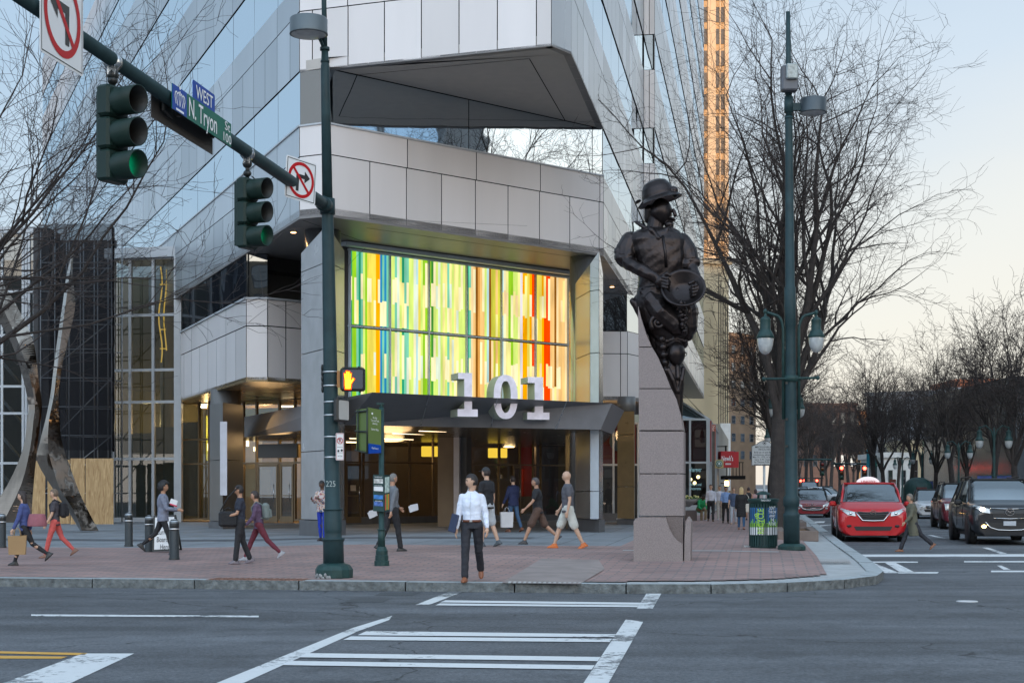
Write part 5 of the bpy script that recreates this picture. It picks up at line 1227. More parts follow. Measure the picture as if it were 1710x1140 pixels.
def signal(px, ytop, ybot, label, nz_, hang=True, Y=None, roll=0):
    a = armp(px); Y = a.y; k = Y/F; H_ = (ybot-ytop)*k; top = at(px, ytop, Y); N = az(nz_); X = N.cross(ZZ); 
    root = empty('traffic_light', (top.x, top.y, top.z), label=label, cat='traffic light', group='traffic lights on the mast arm')
    s = H_/3; mb = MB(); Mx = Matrix((X, -N, ZZ)).transposed()
    for i in range(3): mb.bbox(top-ZZ*(s*(i+.5)), (s*.98, s*.52, s*.97), .03, M=Mx)
    mb.box(top-ZZ*(H_*.5)-N*.14, (.16, .06, H_*.9), M=Mx)
    for i in range(4): mb.ell(top-ZZ*(s*i*.95+.03)-X*s*.5, (.02, .02, .02), n=6, m=4)
    PB(mb, 'housing', M_SIGH, root)
    for i, m_ in enumerate((M_LRED, M_LAMB, M_LGRN)):
        c = top-ZZ*(s*(i+.5))+N*s*.26; mb = MB(); visor(mb, c, N, s*.44, s*.84); mb.m = [1 if (q_ % 3 == 2 and i < 2) else 0 for q_ in range(len(mb.f))]; PB(mb, 'visor', [M_SIGH, M_SIGI], root)
        mb = MB(); Ml = Matrix((X, N, ZZ)).transposed(); mb.ell(c+N*.005, (s*.39, .04, s*.39), M=Ml, n=16, m=8); PB(mb, 'lens', m_, root)
    mb = MB(); mb.tube([top, top+ZZ*(a.z-top.z-.09)], .028, 8); mb.ell(top+ZZ*.07, (.06, .06, .05)); mb.ell(top+ZZ*(a.z-top.z-.17), (.07, .07, .07)); PB(mb, 'hanger', M_BLK, root)
    mb = MB(); zc_ = a.z-.02; mb.tube([Vector((a.x, a.y-.05, zc_)), Vector((a.x, a.y+.05, zc_))], .105, 14); mb.box(Vector((a.x, a.y, a.z-.13)), (.09, .12, .1)); PB(mb, 'arm_clamp', M_STEEL, root)
    mb = MB(); q = [top+ZZ*(.05)+X*-.1]+[top-X*(s*.55+.06*math.sin(i/5*math.pi))-ZZ*(i*s*.16-.02)+X*0 for i in range(6)]; mb.tube(q, .009, 6); PB(mb, 'cable', M_BLK, root)
    # faint green bounce from the lit lens inside the hood is left to the renderer
    return root
signal(188, 145, 306, 'nearest traffic light on the mast arm, showing green, left of the street name sign', 118)
signal(413, 298, 416, 'farther traffic light on the mast arm, showing green, right of the street name sign', 118)
# ---- street name sign on the arm
def facing(n): n = n.normalized(); X = ZZ.cross(n).normalized(); return X       # X to the reader's right when n points to the reader
root = empty('street_name_sign', armp(340), label='long street name sign N. Tryon St 100 with a blue WEST plate above', cat='street sign')
nS = UD.copy()
X = -armD.copy(); X.z = 0; X.normalize()
if X.cross(ZZ).dot(nS) < 0: pass
t0, t1 = arm_t(272), arm_t(372); a, b = armA+armD*t0, armA+armD*t1; L = (b-a).length; c = (a+b)/2+nS*.12; c.z = CH-(195-HY)/F*c.y
Hs = .31
mb = MB(); plate(mb, c, X, ZZ, L, Hs, .008, .0); PB(mb, 'green_panel', M_SIGG, root)
mb = MB(); cb_ = c-X*(L/2-.24); plate(mb, cb_, X, ZZ, .48, Hs, .003, 0, .004); PB(mb, 'blue_panel', M_SIGB, root)
mb = MB(); cw = c+X*(-L/2+1.12)+ZZ*(Hs/2+.10); plate(mb, cw, X, ZZ, .80, .27, .008, .03, -.004); PB(mb, 'west_plate', M_SIGB, root)
mb = MB(); text_mesh(mb, 'WEST', cw-ZZ*.0, X, ZZ, .23, .62, .004, bold=.008); PB(mb, 'west_lettering', M_TXTW, root); mb = MB(); text_mesh(mb, 'N. Tryon', c-X*(L/2-1.06)-ZZ*.01, X, ZZ, .34, 1.02, .007, bold=.006); PB(mb, 'name_lettering', M_TXTW, root); mb = MB(); text_mesh(mb, 'St', c+X*(L/2-.17)+ZZ*.075, X, ZZ, .17, .21, .007); text_mesh(mb, '100', c+X*(L/2-.19)-ZZ*.085, X, ZZ, .17, .31, .007, bold=.004)
PB(mb, 'lettering', M_TXTW, root); mb = MB()
# crown emblem
cc = cb_+ZZ*.02; off = .008
bar(mb, cc, X, ZZ, (-.13, -.15), (.13, -.15), .028, off); ring(mb, cc+ZZ*.135, X, ZZ, 0, .026, 12, off)
for sx_ in (-1, 1):
    pr = [(-.0, -.10), (.03, -.02), (.035, .04), (0.0, .09)]
    for p, q in zip(pr, pr[1:]): bar(mb, cc, X, ZZ, (sx_*p[0], p[1]), (sx_*q[0], q[1]), .018, off)
    pr = [(.07, -.10), (.11, -.02), (.10, .04), (.04, .07), (.01, .04)]
    for p, q in zip(pr, pr[1:]): bar(mb, cc, X, ZZ, (sx_*p[0], p[1]), (sx_*q[0], q[1]), .02, off)
    pr = [(.13, -.09), (.17, 0), (.155, .05), (.10, .065)]
    for p, q in zip(pr, pr[1:]): bar(mb, cc, X, ZZ, (sx_*p[0], p[1]), (sx_*q[0], q[1]), .02, off)
PB(mb, 'crown_emblem', M_TXTW, root)
mb = MB(); c2 = c-nS*.22; plate(mb, c2-ZZ*.14-X*.12, X, ZZ, L, Hs*.9, .01); 
for s_ in (-.6, .6): mb.box(c+X*s_-nS*.1, (.05, .05, Hs*.9), math.atan2(X.y, X.x))
PB(mb, 'rear_panel', mat('rear_sign_brown', (.035, .03, .028), .6), root)
# ---- turn prohibition signs
def turnsign(root, c, X, Z, S, left):
    mb = MB(); plate(mb, c, X, Z, S, S, .006, .04); PB(mb, 'panel', M_SIGW, root)
    mb = MB(); 
    e_ = S/2-.03
    for p, q in (((-e_, -e_), (e_, -e_)), ((e_, -e_), (e_, e_)), ((e_, e_), (-e_, e_)), ((-e_, e_), (-e_, -e_))): bar(mb, c, X, Z, p, q, .012, .002)
    k = S/.9; sg = -1 if left else 1
    bar(mb, c, X, Z, (-sg*.10*k, -.25*k), (-sg*.10*k, .10*k), .085*k, .003); bar(mb, c, X, Z, (-sg*.143*k, .08*k), (sg*.12*k, .08*k), .085*k, .004)
    N = X.cross(Z).normalized(); mb.add([c+X*(sg*.10*k)+Z*(.21*k)+N*.004, c+X*(sg*.26*k)+Z*(.08*k)+N*.004, c+X*(sg*.10*k)-Z*(.05*k)+N*.004], [(0, 1, 2)]); PB(mb, 'arrow', M_SIGK, root)
    mb = MB(); ring(mb, c, X, Z, .315*k, .385*k, 36, .005); bar(mb, c, X, Z, (-.245*k, .245*k), (.245*k, -.245*k), .06*k, .006); PB(mb, 'prohibition_ring', M_SIGR, root)
ca = armp(104); root = empty('no_left_turn_sign', ca, label='white square no left turn sign with a red ring, cut by the top edge', cat='road sign')
c = armA+armD*((arm_t(45)+arm_t(121))/2)+nS*.13; kk = c.y/F; c.z = CH-(27-HY)*kk; turnsign(root, c, X, ZZ, 1.0, True)
ca = armp(492); root = empty('no_right_turn_sign', ca, label='small tilted white no right turn sign near the pole end of the mast arm', cat='road sign')
N_ = az(128); X2 = facing(N_); X2 = (X2*math.cos(R(4))-ZZ*math.sin(R(4))); Z2 = N_.cross(X2).normalized()
c = ca+N_*.14; c.z = CH-(301-HY)*c.y/F; turnsign(root, c, X2, Z2, .66, False)
# ---- pedestrian signals
def pedhead(name, c, X, w, h, dpt, label, lit):
    N = X.cross(ZZ).normalized(); root = empty(name, c-ZZ*h/2, label=label, cat='pedestrian signal'); Mx = Matrix((X, -N, ZZ)).transposed()
    mb = MB(); mb.bbox(c-N*dpt/2, (w, dpt, h), .03, M=Mx); plate(mb, c+ZZ*(h/2+.002), X, N, w*.8, .03)
    for s_, t in ((-.3, 1), (.25, 1), (.3, -1)): mb.ell(c+X*(w*s_)+ZZ*(h/2*t)-N*.05, (.02, .02, .03), n=6, m=4)
    PB(mb, 'housing', M_BLK, root)
    mb = MB(); plate(mb, c, X, ZZ, w*.84, h*.80, .004, .03, .006); PB(mb, 'face', mat('signal_face', (.05, .055, .07), .5, var=.05) if lit else mat('signal_face_pale', (.42, .42, .40), .4), root)
    if lit:
        for (m_, gr, off) in ((emis('hand_red_rim', (1, .06, .0), 1.4), .016, .010), (emis('hand_orange_led', (1, .62, .03), 1.8), 0, .013)):
            mb = MB(); o_ = c-X*w*.18-ZZ*.02; g = gr
            plate(mb, o_-ZZ*.045, X, ZZ, .10+g*2, .12+g*2, .002, .02, off); bar(mb, o_, X, ZZ, (0, -.14-g), (0, -.05), .085+g*2, off)
            for i, (x, l_) in enumerate(((-.040, .115), (-.014, .15), (.012, .145), (.037, .115))): bar(mb, o_, X, ZZ, (x, 0), (x*1.25, l_+g), .020+g*1.4, off+.0003*(i+1))
            bar(mb, o_, X, ZZ, (.035, -.06), (.095+g*.6, .03+g*.6), .026+g*1.4, off+.002); PB(mb, 'raised_hand', m_, root)
    return root, c, N
c = at(588.5, 633, PY-.18)
root, c, N = pedhead('pedestrian_signal', c, Vector((1, 0, 0)), 41*k_, 39*k_, .16, 'black pedestrian signal with a lit orange hand on the mast pole', True)
mb = MB(); mb.box(at(565.5, 633, PY-.02), (.05, .06, .28)); PB(mb, 'bracket', mat('orange_bracket', (.45, .20, .06), .5), root)
root, c, N = pedhead('pedestrian_signal', at(574, 684.5, PY-.12), az(0)*.92*1+az(90)*.39, .40, 40*k_, .10, 'second pedestrian signal below the hand, seen edge on with a pale face', False)
mb = MB(); mb.box(at(566, 684, PY-.02), (.06, .06, .38)); PB(mb, 'bracket', mat('orange_bracket', (.45, .20, .06), .5), root)
# no parking sign
Xn = az(60); c = at(567.6, 745.5, PY-.2); root = empty('no_parking_sign', c, label='small white no parking and tow away sign on the mast pole', cat='road sign')
mb = MB(); Xs = Vector((.88, .475, 0)); wS, hS = 12.5*k_/.88, 45*k_; plate(mb, c, Xs, ZZ, wS, hS, .005, .015); PB(mb, 'panel', M_SIGW, root)
mb = MB(); ring(mb, c+ZZ*.10, Xs, ZZ, .043, .055, 20, .003); bar(mb, c+ZZ*.10, Xs, ZZ, (-.035, .035), (.035, -.035), .012, .0035)
for p, q in (((-wS/2+.01, -hS/2+.01), (wS/2-.01, -hS/2+.01)), ((wS/2-.01, hS/2-.01), (-wS/2+.01, hS/2-.01)), ((-wS/2+.01, hS/2-.01), (-wS/2+.01, -hS/2+.01)), ((wS/2-.01, -hS/2+.01), (wS/2-.01, hS/2-.01))): bar(mb, c, Xs, ZZ, p, q, .006, .002)
PB(mb, 'red_marking', M_SIGR, root)
mb = MB(); text_mesh(mb, 'P', c+ZZ*.10, Xs, ZZ, .09, None, .0025, bold=.01); bar(mb, c, Xs, ZZ, (-.05, -.01), (.05, -.01), .006, .002)
mb.ell(c-ZZ*.07-Xs*.03, (.02, .01, .02), n=8, m=5); mb.ell(c-ZZ*.06+Xs*.03, (.022, .01, .02), n=8, m=5); bar(mb, c, Xs, ZZ, (-.05, -.10), (.05, -.10), .006, .002); text_mesh(mb, '<>', c-ZZ*.16, Xs, ZZ, .05, .08, .0025); PB(mb, 'black_marking', M_SIGK, root)
# ---- bus stop pole
bb = gp(637.5, 944); BY = bb.y; kb = BY/F; bz = lambda y: CH-(y-HY)*kb; bx = (637-CX)*kb
bus = empty('bus_stop_pole', bb, label='slim dark green bus stop pole with sign boxes, left of the white shirt man', cat='bus stop')
mb = MB(); mb.lathe([(12.5*kb, 0), (12.5*kb, .09), (11*kb, .10), (11*kb, .19), (10*kb, .20), (10*kb, .28), (8*kb, .33), (7*kb, .36)], bb, 12, False); PB(mb, 'base', M_GRN, bus)
mb = MB(); mb.tube([(bx, BY, bb.z+.34), (bx, BY, bz(884)), (bx, BY, bz(883)), (bx, BY, bz(680))], [6.4*kb, 5.6*kb, 4.6*kb, 4.4*kb], 12)
for y in (884, 914, 920): mb.tube([(bx, BY, bz(y+1)), (bx, BY, bz(y-1))], 7.2*kb, 12)
mb.box((bx-.02, BY, bz(674)), (.14, .1, .03)); mb.tube([(bx, BY, bz(680)), (bx, BY, bz(674))], 3.5*kb, 8)
PB(mb, 'shaft', M_GRN, bus)
M_OLV = mat('bus_sign_green', (.10, .15, .035), .45, var=.05); M_DKG = mat('bus_sign_frame', (.02, .03, .02), .5)
# winged sign: open back of one wing, face of the other
def slab(p0x, p0yt, p0yb, p1x, p1yt, p1yb, Y0, Y1): return [at(p0x, p0yb, Y0), at(p1x, p1yb, Y1), at(p1x, p1yt, Y1), at(p0x, p0yt, Y0)]
def thick(mb, q, t): N = (q[1]-q[0]).cross(q[3]-q[0]).normalized(); mb.add(q+[p-N*t for p in q], [(0, 1, 2, 3), (7, 6, 5, 4), (0, 4, 5, 1), (1, 5, 6, 2), (2, 6, 7, 3), (3, 7, 4, 0)]); return N
mb = MB(); q = slab(595, 684, 751, 615, 681, 756, BY-.02, BY-.25); N = thick(mb, q, .03); PB(mb, 'rear_wing', M_OLV, bus)
mb = MB()
for s_ in (.0, .47, .94): a = q[0].lerp(q[3], s_); b = q[1].lerp(q[2], s_); mb.tube([a+N*.03, b+N*.03], .02, 4)
for s_ in (.22, 1.0): a = q[0].lerp(q[1], s_); b = q[3].lerp(q[2], s_); mb.tube([a+N*.03, b+N*.03], .02, 4)
PB(mb, 'wing_frame', M_DKG, bus)
mb = MB(); q = slab(615, 680, 741, 636.5, 684, 744, BY-.27, BY-.06); N = thick(mb, q, .03); PB(mb, 'front_wing', M_OLV, bus)
Xw = (q[1]-q[0]).normalized(); mb = MB(); text_mesh(mb, 'Bus Stop\nTryon and Trade\nUniversity\n\nGateway Village', (q[0]+q[2])/2+N*.004+ZZ*.06, Xw, ZZ, .055, .19, .002); ring(mb, (q[0]*.7+q[1]*.3)*.15+(q[3]*.7+q[2]*.3)*.85+N*.004, Xw, ZZ, 0, .02, 10, 0); PB(mb, 'lettering', M_TXTW, bus)
mb = MB(); q = slab(615.5, 740, 757, 636.5, 743, 756, BY-.275, BY-.065); N = thick(mb, q, .03); PB(mb, 'blue_foot', M_SIGB, bus)
mb = MB(); text_mesh(mb, 'CitySmart', (q[0]+q[2])/2+N*.004+ZZ*.02, Xw, ZZ, .05, .16, .002); PB(mb, 'lettering', M_TXTW, bus)
# timetable case
mb = MB(); q = slab(623, 792, 853, 641, 792, 854, BY-.10, BY-.14); N = thick(mb, q, .09); q2 = slab(641.5, 792, 854, 651, 793, 852, BY-.14, BY+.02); N2 = thick(mb, q2, .05); PB(mb, 'timetable_case', M_GRN, bus)
Xq = (q[1]-q[0]).normalized(); cq = (q[0]+q[2])/2; W_ = (q[1]-q[0]).length; H_ = (q[3]-q[0]).length
def strip_(mb, f0, f1, off=.003, wf=.84): plate(mb, cq+ZZ*H_*((f0+f1)/2-.5), Xq, ZZ, W_*wf, H_*(f1-f0), .002, 0, off)
for nm, f0, f1, m_ in (('photo_strip', .76, .88, mat('paper_grey', (.45, .45, .43), .6, var=.5, vscale=25)), ('white_strip', .55, .67, M_SIGW), ('blue_strip', .33, .44, mat('blue_print', (.03, .18, .5), .5, var=.4, vscale=15)), ('emblem_strip', .14, .26, mat('blue_print2', (.05, .12, .35), .5, var=.6, vscale=20))):
    mb = MB(); strip_(mb, f0, f1); PB(mb, nm, m_, bus)
mb = MB(); text_mesh(mb, 'SCHEDULES', cq+ZZ*H_*.43, Xq, ZZ, .03, W_*.7, .004); text_mesh(mb, 'fares and passes', cq+ZZ*H_*.20, Xq, ZZ, .03, W_*.7, .004); text_mesh(mb, 'information', cq-ZZ*H_*.22, Xq, ZZ, .03, W_*.6, .004); PB(mb, 'lettering', M_TXTW, bus)
Xq2 = (q2[1]-q2[0]).normalized(); cq2 = (q2[0]+q2[2])/2
for nm, f0, f1, x_, w_, c_ in (('map_strip', .52, .95, 0, .8, (.35, .45, .42)), ('red_strip', .05, .48, -.25, .22, (.45, .10, .05)), ('green_strip', .05, .48, 0, .22, (.15, .32, .06)), ('orange_strip', .05, .48, .25, .22, (.5, .2, .03))):
    mb = MB(); plate(mb, cq2+Xq2*(x_*(q2[1]-q2[0]).length)+ZZ*H_*((f0+f1)/2-.5), Xq2, ZZ, (q2[1]-q2[0]).length*w_, H_*(f1-f0), .002, 0, .003); PB(mb, nm, mat('print_'+nm, c_, .6, var=.4 if nm == 'map_strip' else .05, vscale=20), bus)
# ---- right lamp pole
rb = gp(1322, 918); RY = rb.y; kr = RY/F; rz_f = lambda y: CH-(y-HY)*kr; rx = lambda px: (px-CX)*kr
rp_ = empty('lamp_pole', rb, label='tall dark green lamp pole with twin teardrop lanterns by the recycling bin', cat='lamp pole')
mb = MB(); mb.lathe([(23*kr, 0), (23.5*kr, .02), (23.5*kr, .09), (20*kr, .13), (16*kr, .15)], rb, 12, False); PB(mb, 'base', M_GRN, rp_)
def rpx(y): return 1322-(918-y)*.0065
mb = MB(); prf = [(912, 27), (862, 27), (860, 28), (858, 27), (855, 23), (846, 23), (844, 27), (830, 27), (827, 22), (700, 20.5), (560, 17), (545, 17), (543, 19), (520, 19), (515, 20), (480, 19), (478, 16), (200, 12.5), (196, 13)]
mb.tube([(rx(rpx(y)), RY, rz_f(y)) for y, w in prf], [w/2*kr for y, w in prf], 18); mb.tube([(rx(rpx(197)), RY, rz_f(197)), (rx(1316), RY, rz_f(20))], [5.5*kr, 3.6*kr], 12)
for y, w, h in ((197, 14, 4), (175, 15, 26), (155, 12, 5)): mb.tube([(rx(rpx(y)), RY, rz_f(y+h/2)), (rx(rpx(y)), RY, rz_f(y-h/2))], w/2*kr, 14)
PB(mb, 'shaft', M_GRN2, rp_)
mb = MB(); mb.tube([(rx(1275), RY-.05, rz_f(633)), (rx(1365), RY-.05, rz_f(631))], .028, 8); mb.ell((rx(1275), RY-.05, rz_f(633)), (.05, .05, .05)); mb.ell((rx(1365), RY-.05, rz_f(631)), (.05, .05, .05)); mb.tube([(rx(1321), RY, rz_f(637)), (rx(1321), RY, rz_f(627))], 12*kr, 14); PB(mb, 'cross_arm', M_GRN, rp_)
M_GLOBE = mat('frosted_globe', (.40, .42, .42), .22, var=.12, vscale=9, spec=.7, coat=.5)
def teardrop(root, c, s, arm_to=None, M_=M_GRN):
    """c = bottom tip of the globe; s = overall height"""
    mb = MB(); mb.lathe([(.001, 0), (.07*s, .02*s), (.13*s, .09*s), (.165*s, .20*s), (.18*s, .34*s), (.178*s, .36*s)], c, 20, cap=False); PB(mb, 'globe', M_GLOBE, root)
    mb = MB(); mb.lathe([(.185*s, .35*s), (.20*s, .36*s), (.18*s, .42*s), (.14*s, .50*s), (.115*s, .54*s), (.115*s, .74*s), (.12*s, .76*s), (.09*s, .80*s), (.03*s, .84*s), (.03*s, .90*s), (.055*s, .93*s), (.03*s, .98*s), (.002, 1.0*s)], c, 20, cap=False); PB(mb, 'lamp_hood', M_, root)
for sx_, cxp, tip, top in ((-1, 1278, 592, 515), (1, 1363, 589, 517)):
    c = Vector((rx(cxp), RY, rz_f(tip))); s = (tip-top)*kr; teardrop(rp_, c, s)
    mb = MB(); x0 = rx(1321)+sx_*rx(1321-0)*0; pts = [Vector((rx(1321+sx_*13), RY, rz_f(700))), Vector((rx(1321+sx_*13), RY, rz_f(560)))]
    for k in range(7): a = math.pi/2*k/6; pts.append(Vector((rx(1321+sx_*(13+14*(1-math.cos(a)))), RY, rz_f(552-26*math.sin(a)))))
    pts.append(c+ZZ*s*.93); mb.tube(pts, .035, 8); PB(mb, 'lamp_arm', M_GRN, rp_)
drum_lamp(Vector((rx(1358), RY, rz_f(189))), 22*kr, 24*kr, rp_, mat('lamp_metal_dark', (.05, .065, .075), .4, .2))
mb = MB(); mb.box((rx(1330), RY, rz_f(179)), (.26, .1, .16)); PB(mb, 'lamp_bracket', M_GRN2, rp_)
mb = MB(); mb.bbox((rx(1316), RY-.15, rz_f(135)), (27*kr, .3, 42*kr), .03); PB(mb, 'equipment_box', mat('equipment_box', (.10, .105, .12), .5), rp_)
mb = MB(); mb.bbox((rx(1318), RY-.34, rz_f(126)), (19*kr, .1, 25*kr), .02); PB(mb, 'equipment_face', mat('equipment_glass', (.28, .32, .32), .25, var=.3, vscale=15), rp_)
mb = MB()
for y in (745, 700, 640): mb.box((rx(1312), RY-.12, rz_f(y)), (.05, .04, .05))
PB(mb, 'pole_box', M_BLK, rp_)
# ---- second lamp pole behind the tree: lanterns only partly seen
def lamp_post(px, ytip, Y, label, group, twin=True, banners=False, wb=(.35,)):
    g = gz(Y, .15); x = (px-CX)/F*Y; root = empty('street_lamp', (x, Y, g), label=label, cat='street lamp', group=group)
    zt_ = CH-(ytip-HY)/F*Y; s = .95; c0 = Vector((x, Y, g))
    mb = MB(); mb.lathe([(.26, 0), (.26, .25), (.18, .4), (.12, .5), (.10, 1.2), (.075, 1.3), (.05, zt_-g+.6), (.02, zt_-g+.9)], c0, 10); PB(mb, 'post', M_GRN, root)
    for sx_ in ((-1, 1) if twin else (1,)):
        c = Vector((x+sx_*.62, Y, zt_)); teardrop(root, c, s); mb = MB(); mb.tube([Vector((x, Y, zt_+.2)), Vector((x+sx_*.1, Y, zt_+.75)), Vector((x+sx_*.35, Y, zt_+.98)), c+ZZ*s*.93], .03, 6); PB(mb, 'lamp_arm', M_GRN, root)
    if banners:
        for sx_ in (-1, 1):
            mb = MB(); mb.box((x+sx_*.42, Y-.05, zt_-1.9), (.6, .02, 1.5)); PB(mb, 'banner', mat('navy_banner', (.03, .05, .16), .7, var=.5, vscale=2), root)
            mb = MB(); mb.tube([(x, Y-.05, zt_-1.13), (x+sx_*.74, Y-.05, zt_-1.13)], .02, 6); PB(mb, 'banner_arm', M_GRN, root)
            mb = MB(); mb.box((x+sx_*.42, Y-.066, zt_-2.3), (.4, .004, .4)); mb.box((x+sx_*.42, Y-.066, zt_-1.5), (.4, .004, .12)); PB(mb, 'banner_print', M_SIGW, root)
    return root
lamp_post(1311, 697, 62, 'street lamp behind the nearest big tree, its pale globes either side of the trunk', 'twin lantern street lamps')
lamp_post(1302, 742, 80, 'farther street lamp beyond the big tree with a small blue banner', 'twin lantern street lamps')
lamp_post(1660, 749, 66, 'nearest street lamp on the right side of the street with two navy banners', 'twin lantern street lamps', banners=True)
lamp_post(1601, 766, 86, 'street lamp on the right side of the street without banners, beside the dark booth', 'twin lantern street lamps')
lamp_post(1540, 775, 105, 'street lamp with two narrow navy banners above the maroon car', 'twin lantern street lamps', banners=True)
lamp_post(1507, 783, 128, 'farthest twin street lamp, in front of the small white building', 'twin lantern street lamps')
# ---- bollards
def bollard(px, y, hpx, label):
    p = gp(px, y); k = p.y/F; h = hpx*k; r = .10
    root = empty('bollard', p, label=label, cat='bollard', group='black bollards on the brick sidewalk')
    mb = MB(); mb.lathe([(r*1.12, 0), (r*1.12, .04), (r, .05), (r, h*.70), (r*.97, h*.705), (r*.97, h*.73), (r, h*.735), (r, h-.06), (r*.7, h-.015), (.002, h)], p, 20, cap=False); PB(mb, 'post', M_BLK, root)
    mb = MB(); mb.lathe([(r*1.02, h*.74), (r*1.03, h*.745), (r*1.03, h*.765), (r*1.01, h*.77)], p, 20, cap=False); mb.lathe([(r*1.02, h-.075), (r*.9, h-.04), (r*.5, h-.008), (.002, h+.002)], p, 20, cap=False); PB(mb, 'steel_cap', M_BAND, root)
for b_args in ((3, 914, 57, 'bollard cut by the left picture edge'), (215, 912, 57, 'bollard standing alone, second from the left edge'), (249, 921, 61, 'bollard just left of the folding sign board'), (291, 934, 68, 'nearest bollard, in front of the folding sign board')): bollard(*b_args)
# ---- folding sign board
p = gp(279, 922); k = p.y/F; sb_ = empty('sign_board', p, label='white folding sign board with black serif words behind the bollards', cat='sign board')
def board_face(yo, nm, txt):
    mb = MB(); b0, b1, t1_, t0_ = p+Vector((-.28-.02, yo, .03)), p+Vector((.30, yo, .05)), p+Vector((.20, yo*.15, .86)), p+Vector((-.30, yo*.15, .84))
    thick(mb, [b0, b1, t1_, t0_], .02); PB(mb, nm, M_BLK, sb_); N = (b1-b0).cross(t0_-b0).normalized(); i = lambda u_, v_: (b0.lerp(b1, u_)).lerp(t0_.lerp(t1_, u_), v_)+N*.003
    mb = MB(); mb.add([i(.07, .05), i(.93, .05), i(.93, .95), i(.07, .95)], [(0, 1, 2, 3)]); PB(mb, 'white_panel', M_SIGW, sb_)
    if txt:
        mb = MB(); Xb = (b1-b0).normalized(); Zb = (t0_-b0).normalized()
        text_mesh(mb, 'Currently\nBoarding\nHere', i(.5, .32)+N*.004, Xb, Zb, .17, .42, .003); PB(mb, 'lettering', M_SIGK, sb_)
board_face(-.18, 'front_board', True); board_face(.2, 'back_board', False)
# ---- recycling bin
p = gp(1278, 915); p.y += .3; k = p.y/F; rB = 23.5*k; hB = 82*k
bn = empty('recycling_bin', p, label='round slatted green litter bin with blue and green recycle panels and a dome lid', cat='litter bin')
mb = MB(); mb.lathe([(rB*.93, .0), (rB*.93, .05), (rB*.88, .06), (rB*.88, hB*.88), (rB*.93, hB*.89), (rB*1.12, hB*.97), (rB*1.12, hB), (rB*.6, hB+.01)], p, 32)
for i in range(30): a = 2*math.pi*i/30; mb.box(p+Vector((math.cos(a)*rB*.93, math.sin(a)*rB*.93, hB*.47)), (.03, .045, hB*.86), a+math.pi/2)
PB(mb, 'slatted_body', M_GRN, bn)
mb = MB(); mb.lathe([(rB*.55, .09), (rB*.5, .12), (rB*.2, .17), (.003, .18)], p+ZZ*hB, 20, cap=False)
for i in range(4): a = i*math.pi/2+.5; mb.tube([p+Vector((math.cos(a)*rB*.5, math.sin(a)*rB*.5, hB)), p+Vector((math.cos(a)*rB*.45, math.sin(a)*rB*.45, hB+.12))], .015, 6)
PB(mb, 'dome_lid', M_GRN, bn)
def curved(mb, a0, a1, z0, z1, r, n=10):
    vs = []
    for i in range(n+1): a = a0+(a1-a0)*i/n; vs += [p+Vector((r*math.cos(a), r*math.sin(a), z0)), p+Vector((r*math.cos(a), r*math.sin(a), z1))]
    mb.add(vs, [(2*i, 2*i+2, 2*i+3, 2*i+1) for i in range(n)])
h0, h1 = hB*.27, hB*.82
for (a0, a1) in ((-168, -92), (-88, -12)):
    a0, a1 = R(a0), R(a1); mb = MB(); curved(mb, a0, a1, h0+(h1-h0)*.42, h1, rB*1.0); PB(mb, 'blue_panel', mat('panel_blue', (.01, .10, .28), .45), bn)
    mb = MB(); curved(mb, a0, a1, h0+(h1-h0)*.28, h0+(h1-h0)*.42, rB*1.0)
    for i in range(9): aa = a0+(a1-a0)*(i+.3)/9; curved(mb, aa, aa+(a1-a0)*.07, h0+(h1-h0)*.42, h0+(h1-h0)*(.44+.07*((i*7) % 3)), rB*1.004, 2)
    PB(mb, 'green_skyline', mat('panel_green', (.18, .40, .03), .45), bn)
    mb = MB(); curved(mb, a0, a1, h0, h0+(h1-h0)*.28, rB*1.0); PB(mb, 'white_panel', M_SIGW, bn)
mb = MB(); text_mesh(mb, 'RECYCLE', p+Vector((-rB*.32, -rB*1.02, (h0+h1)/2)), ZZ, Vector((-1, 0, 0)), .20, (h1-h0)*.92, .006, bold=.01); PB(mb, 'lettering', mat('panel_green2', (.30, .55, .05), .45), bn)
mb = MB(); text_mesh(mb, "DON'T\nTHROW\nAWAY\nTHE\nFUTURE", p+Vector((rB*.48, -rB*.97, (h0+h1)/2+.12)), Vector((.92, .38, 0)), ZZ, .10, rB*.62, .006, bold=.012, lsp=.9); text_mesh(mb, 'TRASH ONLY', p+Vector((.0, -rB*1.125, hB*.965)), Vector((1, 0, 0)), ZZ, .06, rB*.7, .004); PB(mb, 'lettering', M_TXTW, bn)
mb = MB()
for dx, dz in ((-.62, .30), (-.48, .34), (-.55, .22)): ring(mb, p+Vector((rB*dx, -rB*.93, h0+(h1-h0)*(.40+dz*1.1))), Vector((.8, -.6, 0)), ZZ, .018, .035, 14, .03)
PB(mb, 'emblem', mat('panel_green2', (.30, .55, .05), .45), bn)
# ---- historical marker
mk_c = at(1276.5, 757, 54); km = 54/F; mrk = empty('history_marker', Vector((mk_c.x, 54, gz(54))), label='silver historical marker board with black text on a thin post behind the bin', cat='marker sign')
w, h = 43*km, 40*km; X1 = Vector((1, 0, 0)); mb = MB(); M_SILV = mat('silver_paint', (.42, .45, .46), .5, var=.06); 
pl = [(-w/2, -h/2), (w/2, -h/2), (w/2, h*.32), (w*.3, h*.40), (w*.18, h*.5), (0, h*.56), (-w*.18, h*.5), (-w*.3, h*.40), (-w/2, h*.32)]
mb.prof(pl, mk_c, X1, ZZ, (0, .04, 0)); PB(mb, 'panel', M_SILV, mrk)
mb = MB(); kq = len(pl)
for i in range(kq): a, b = pl[i], pl[(i+1) % kq]; bar(mb, mk_c, X1, ZZ, (a[0]*.98, a[1]*.98), (b[0]*.98, b[1]*.98), .02, .003)
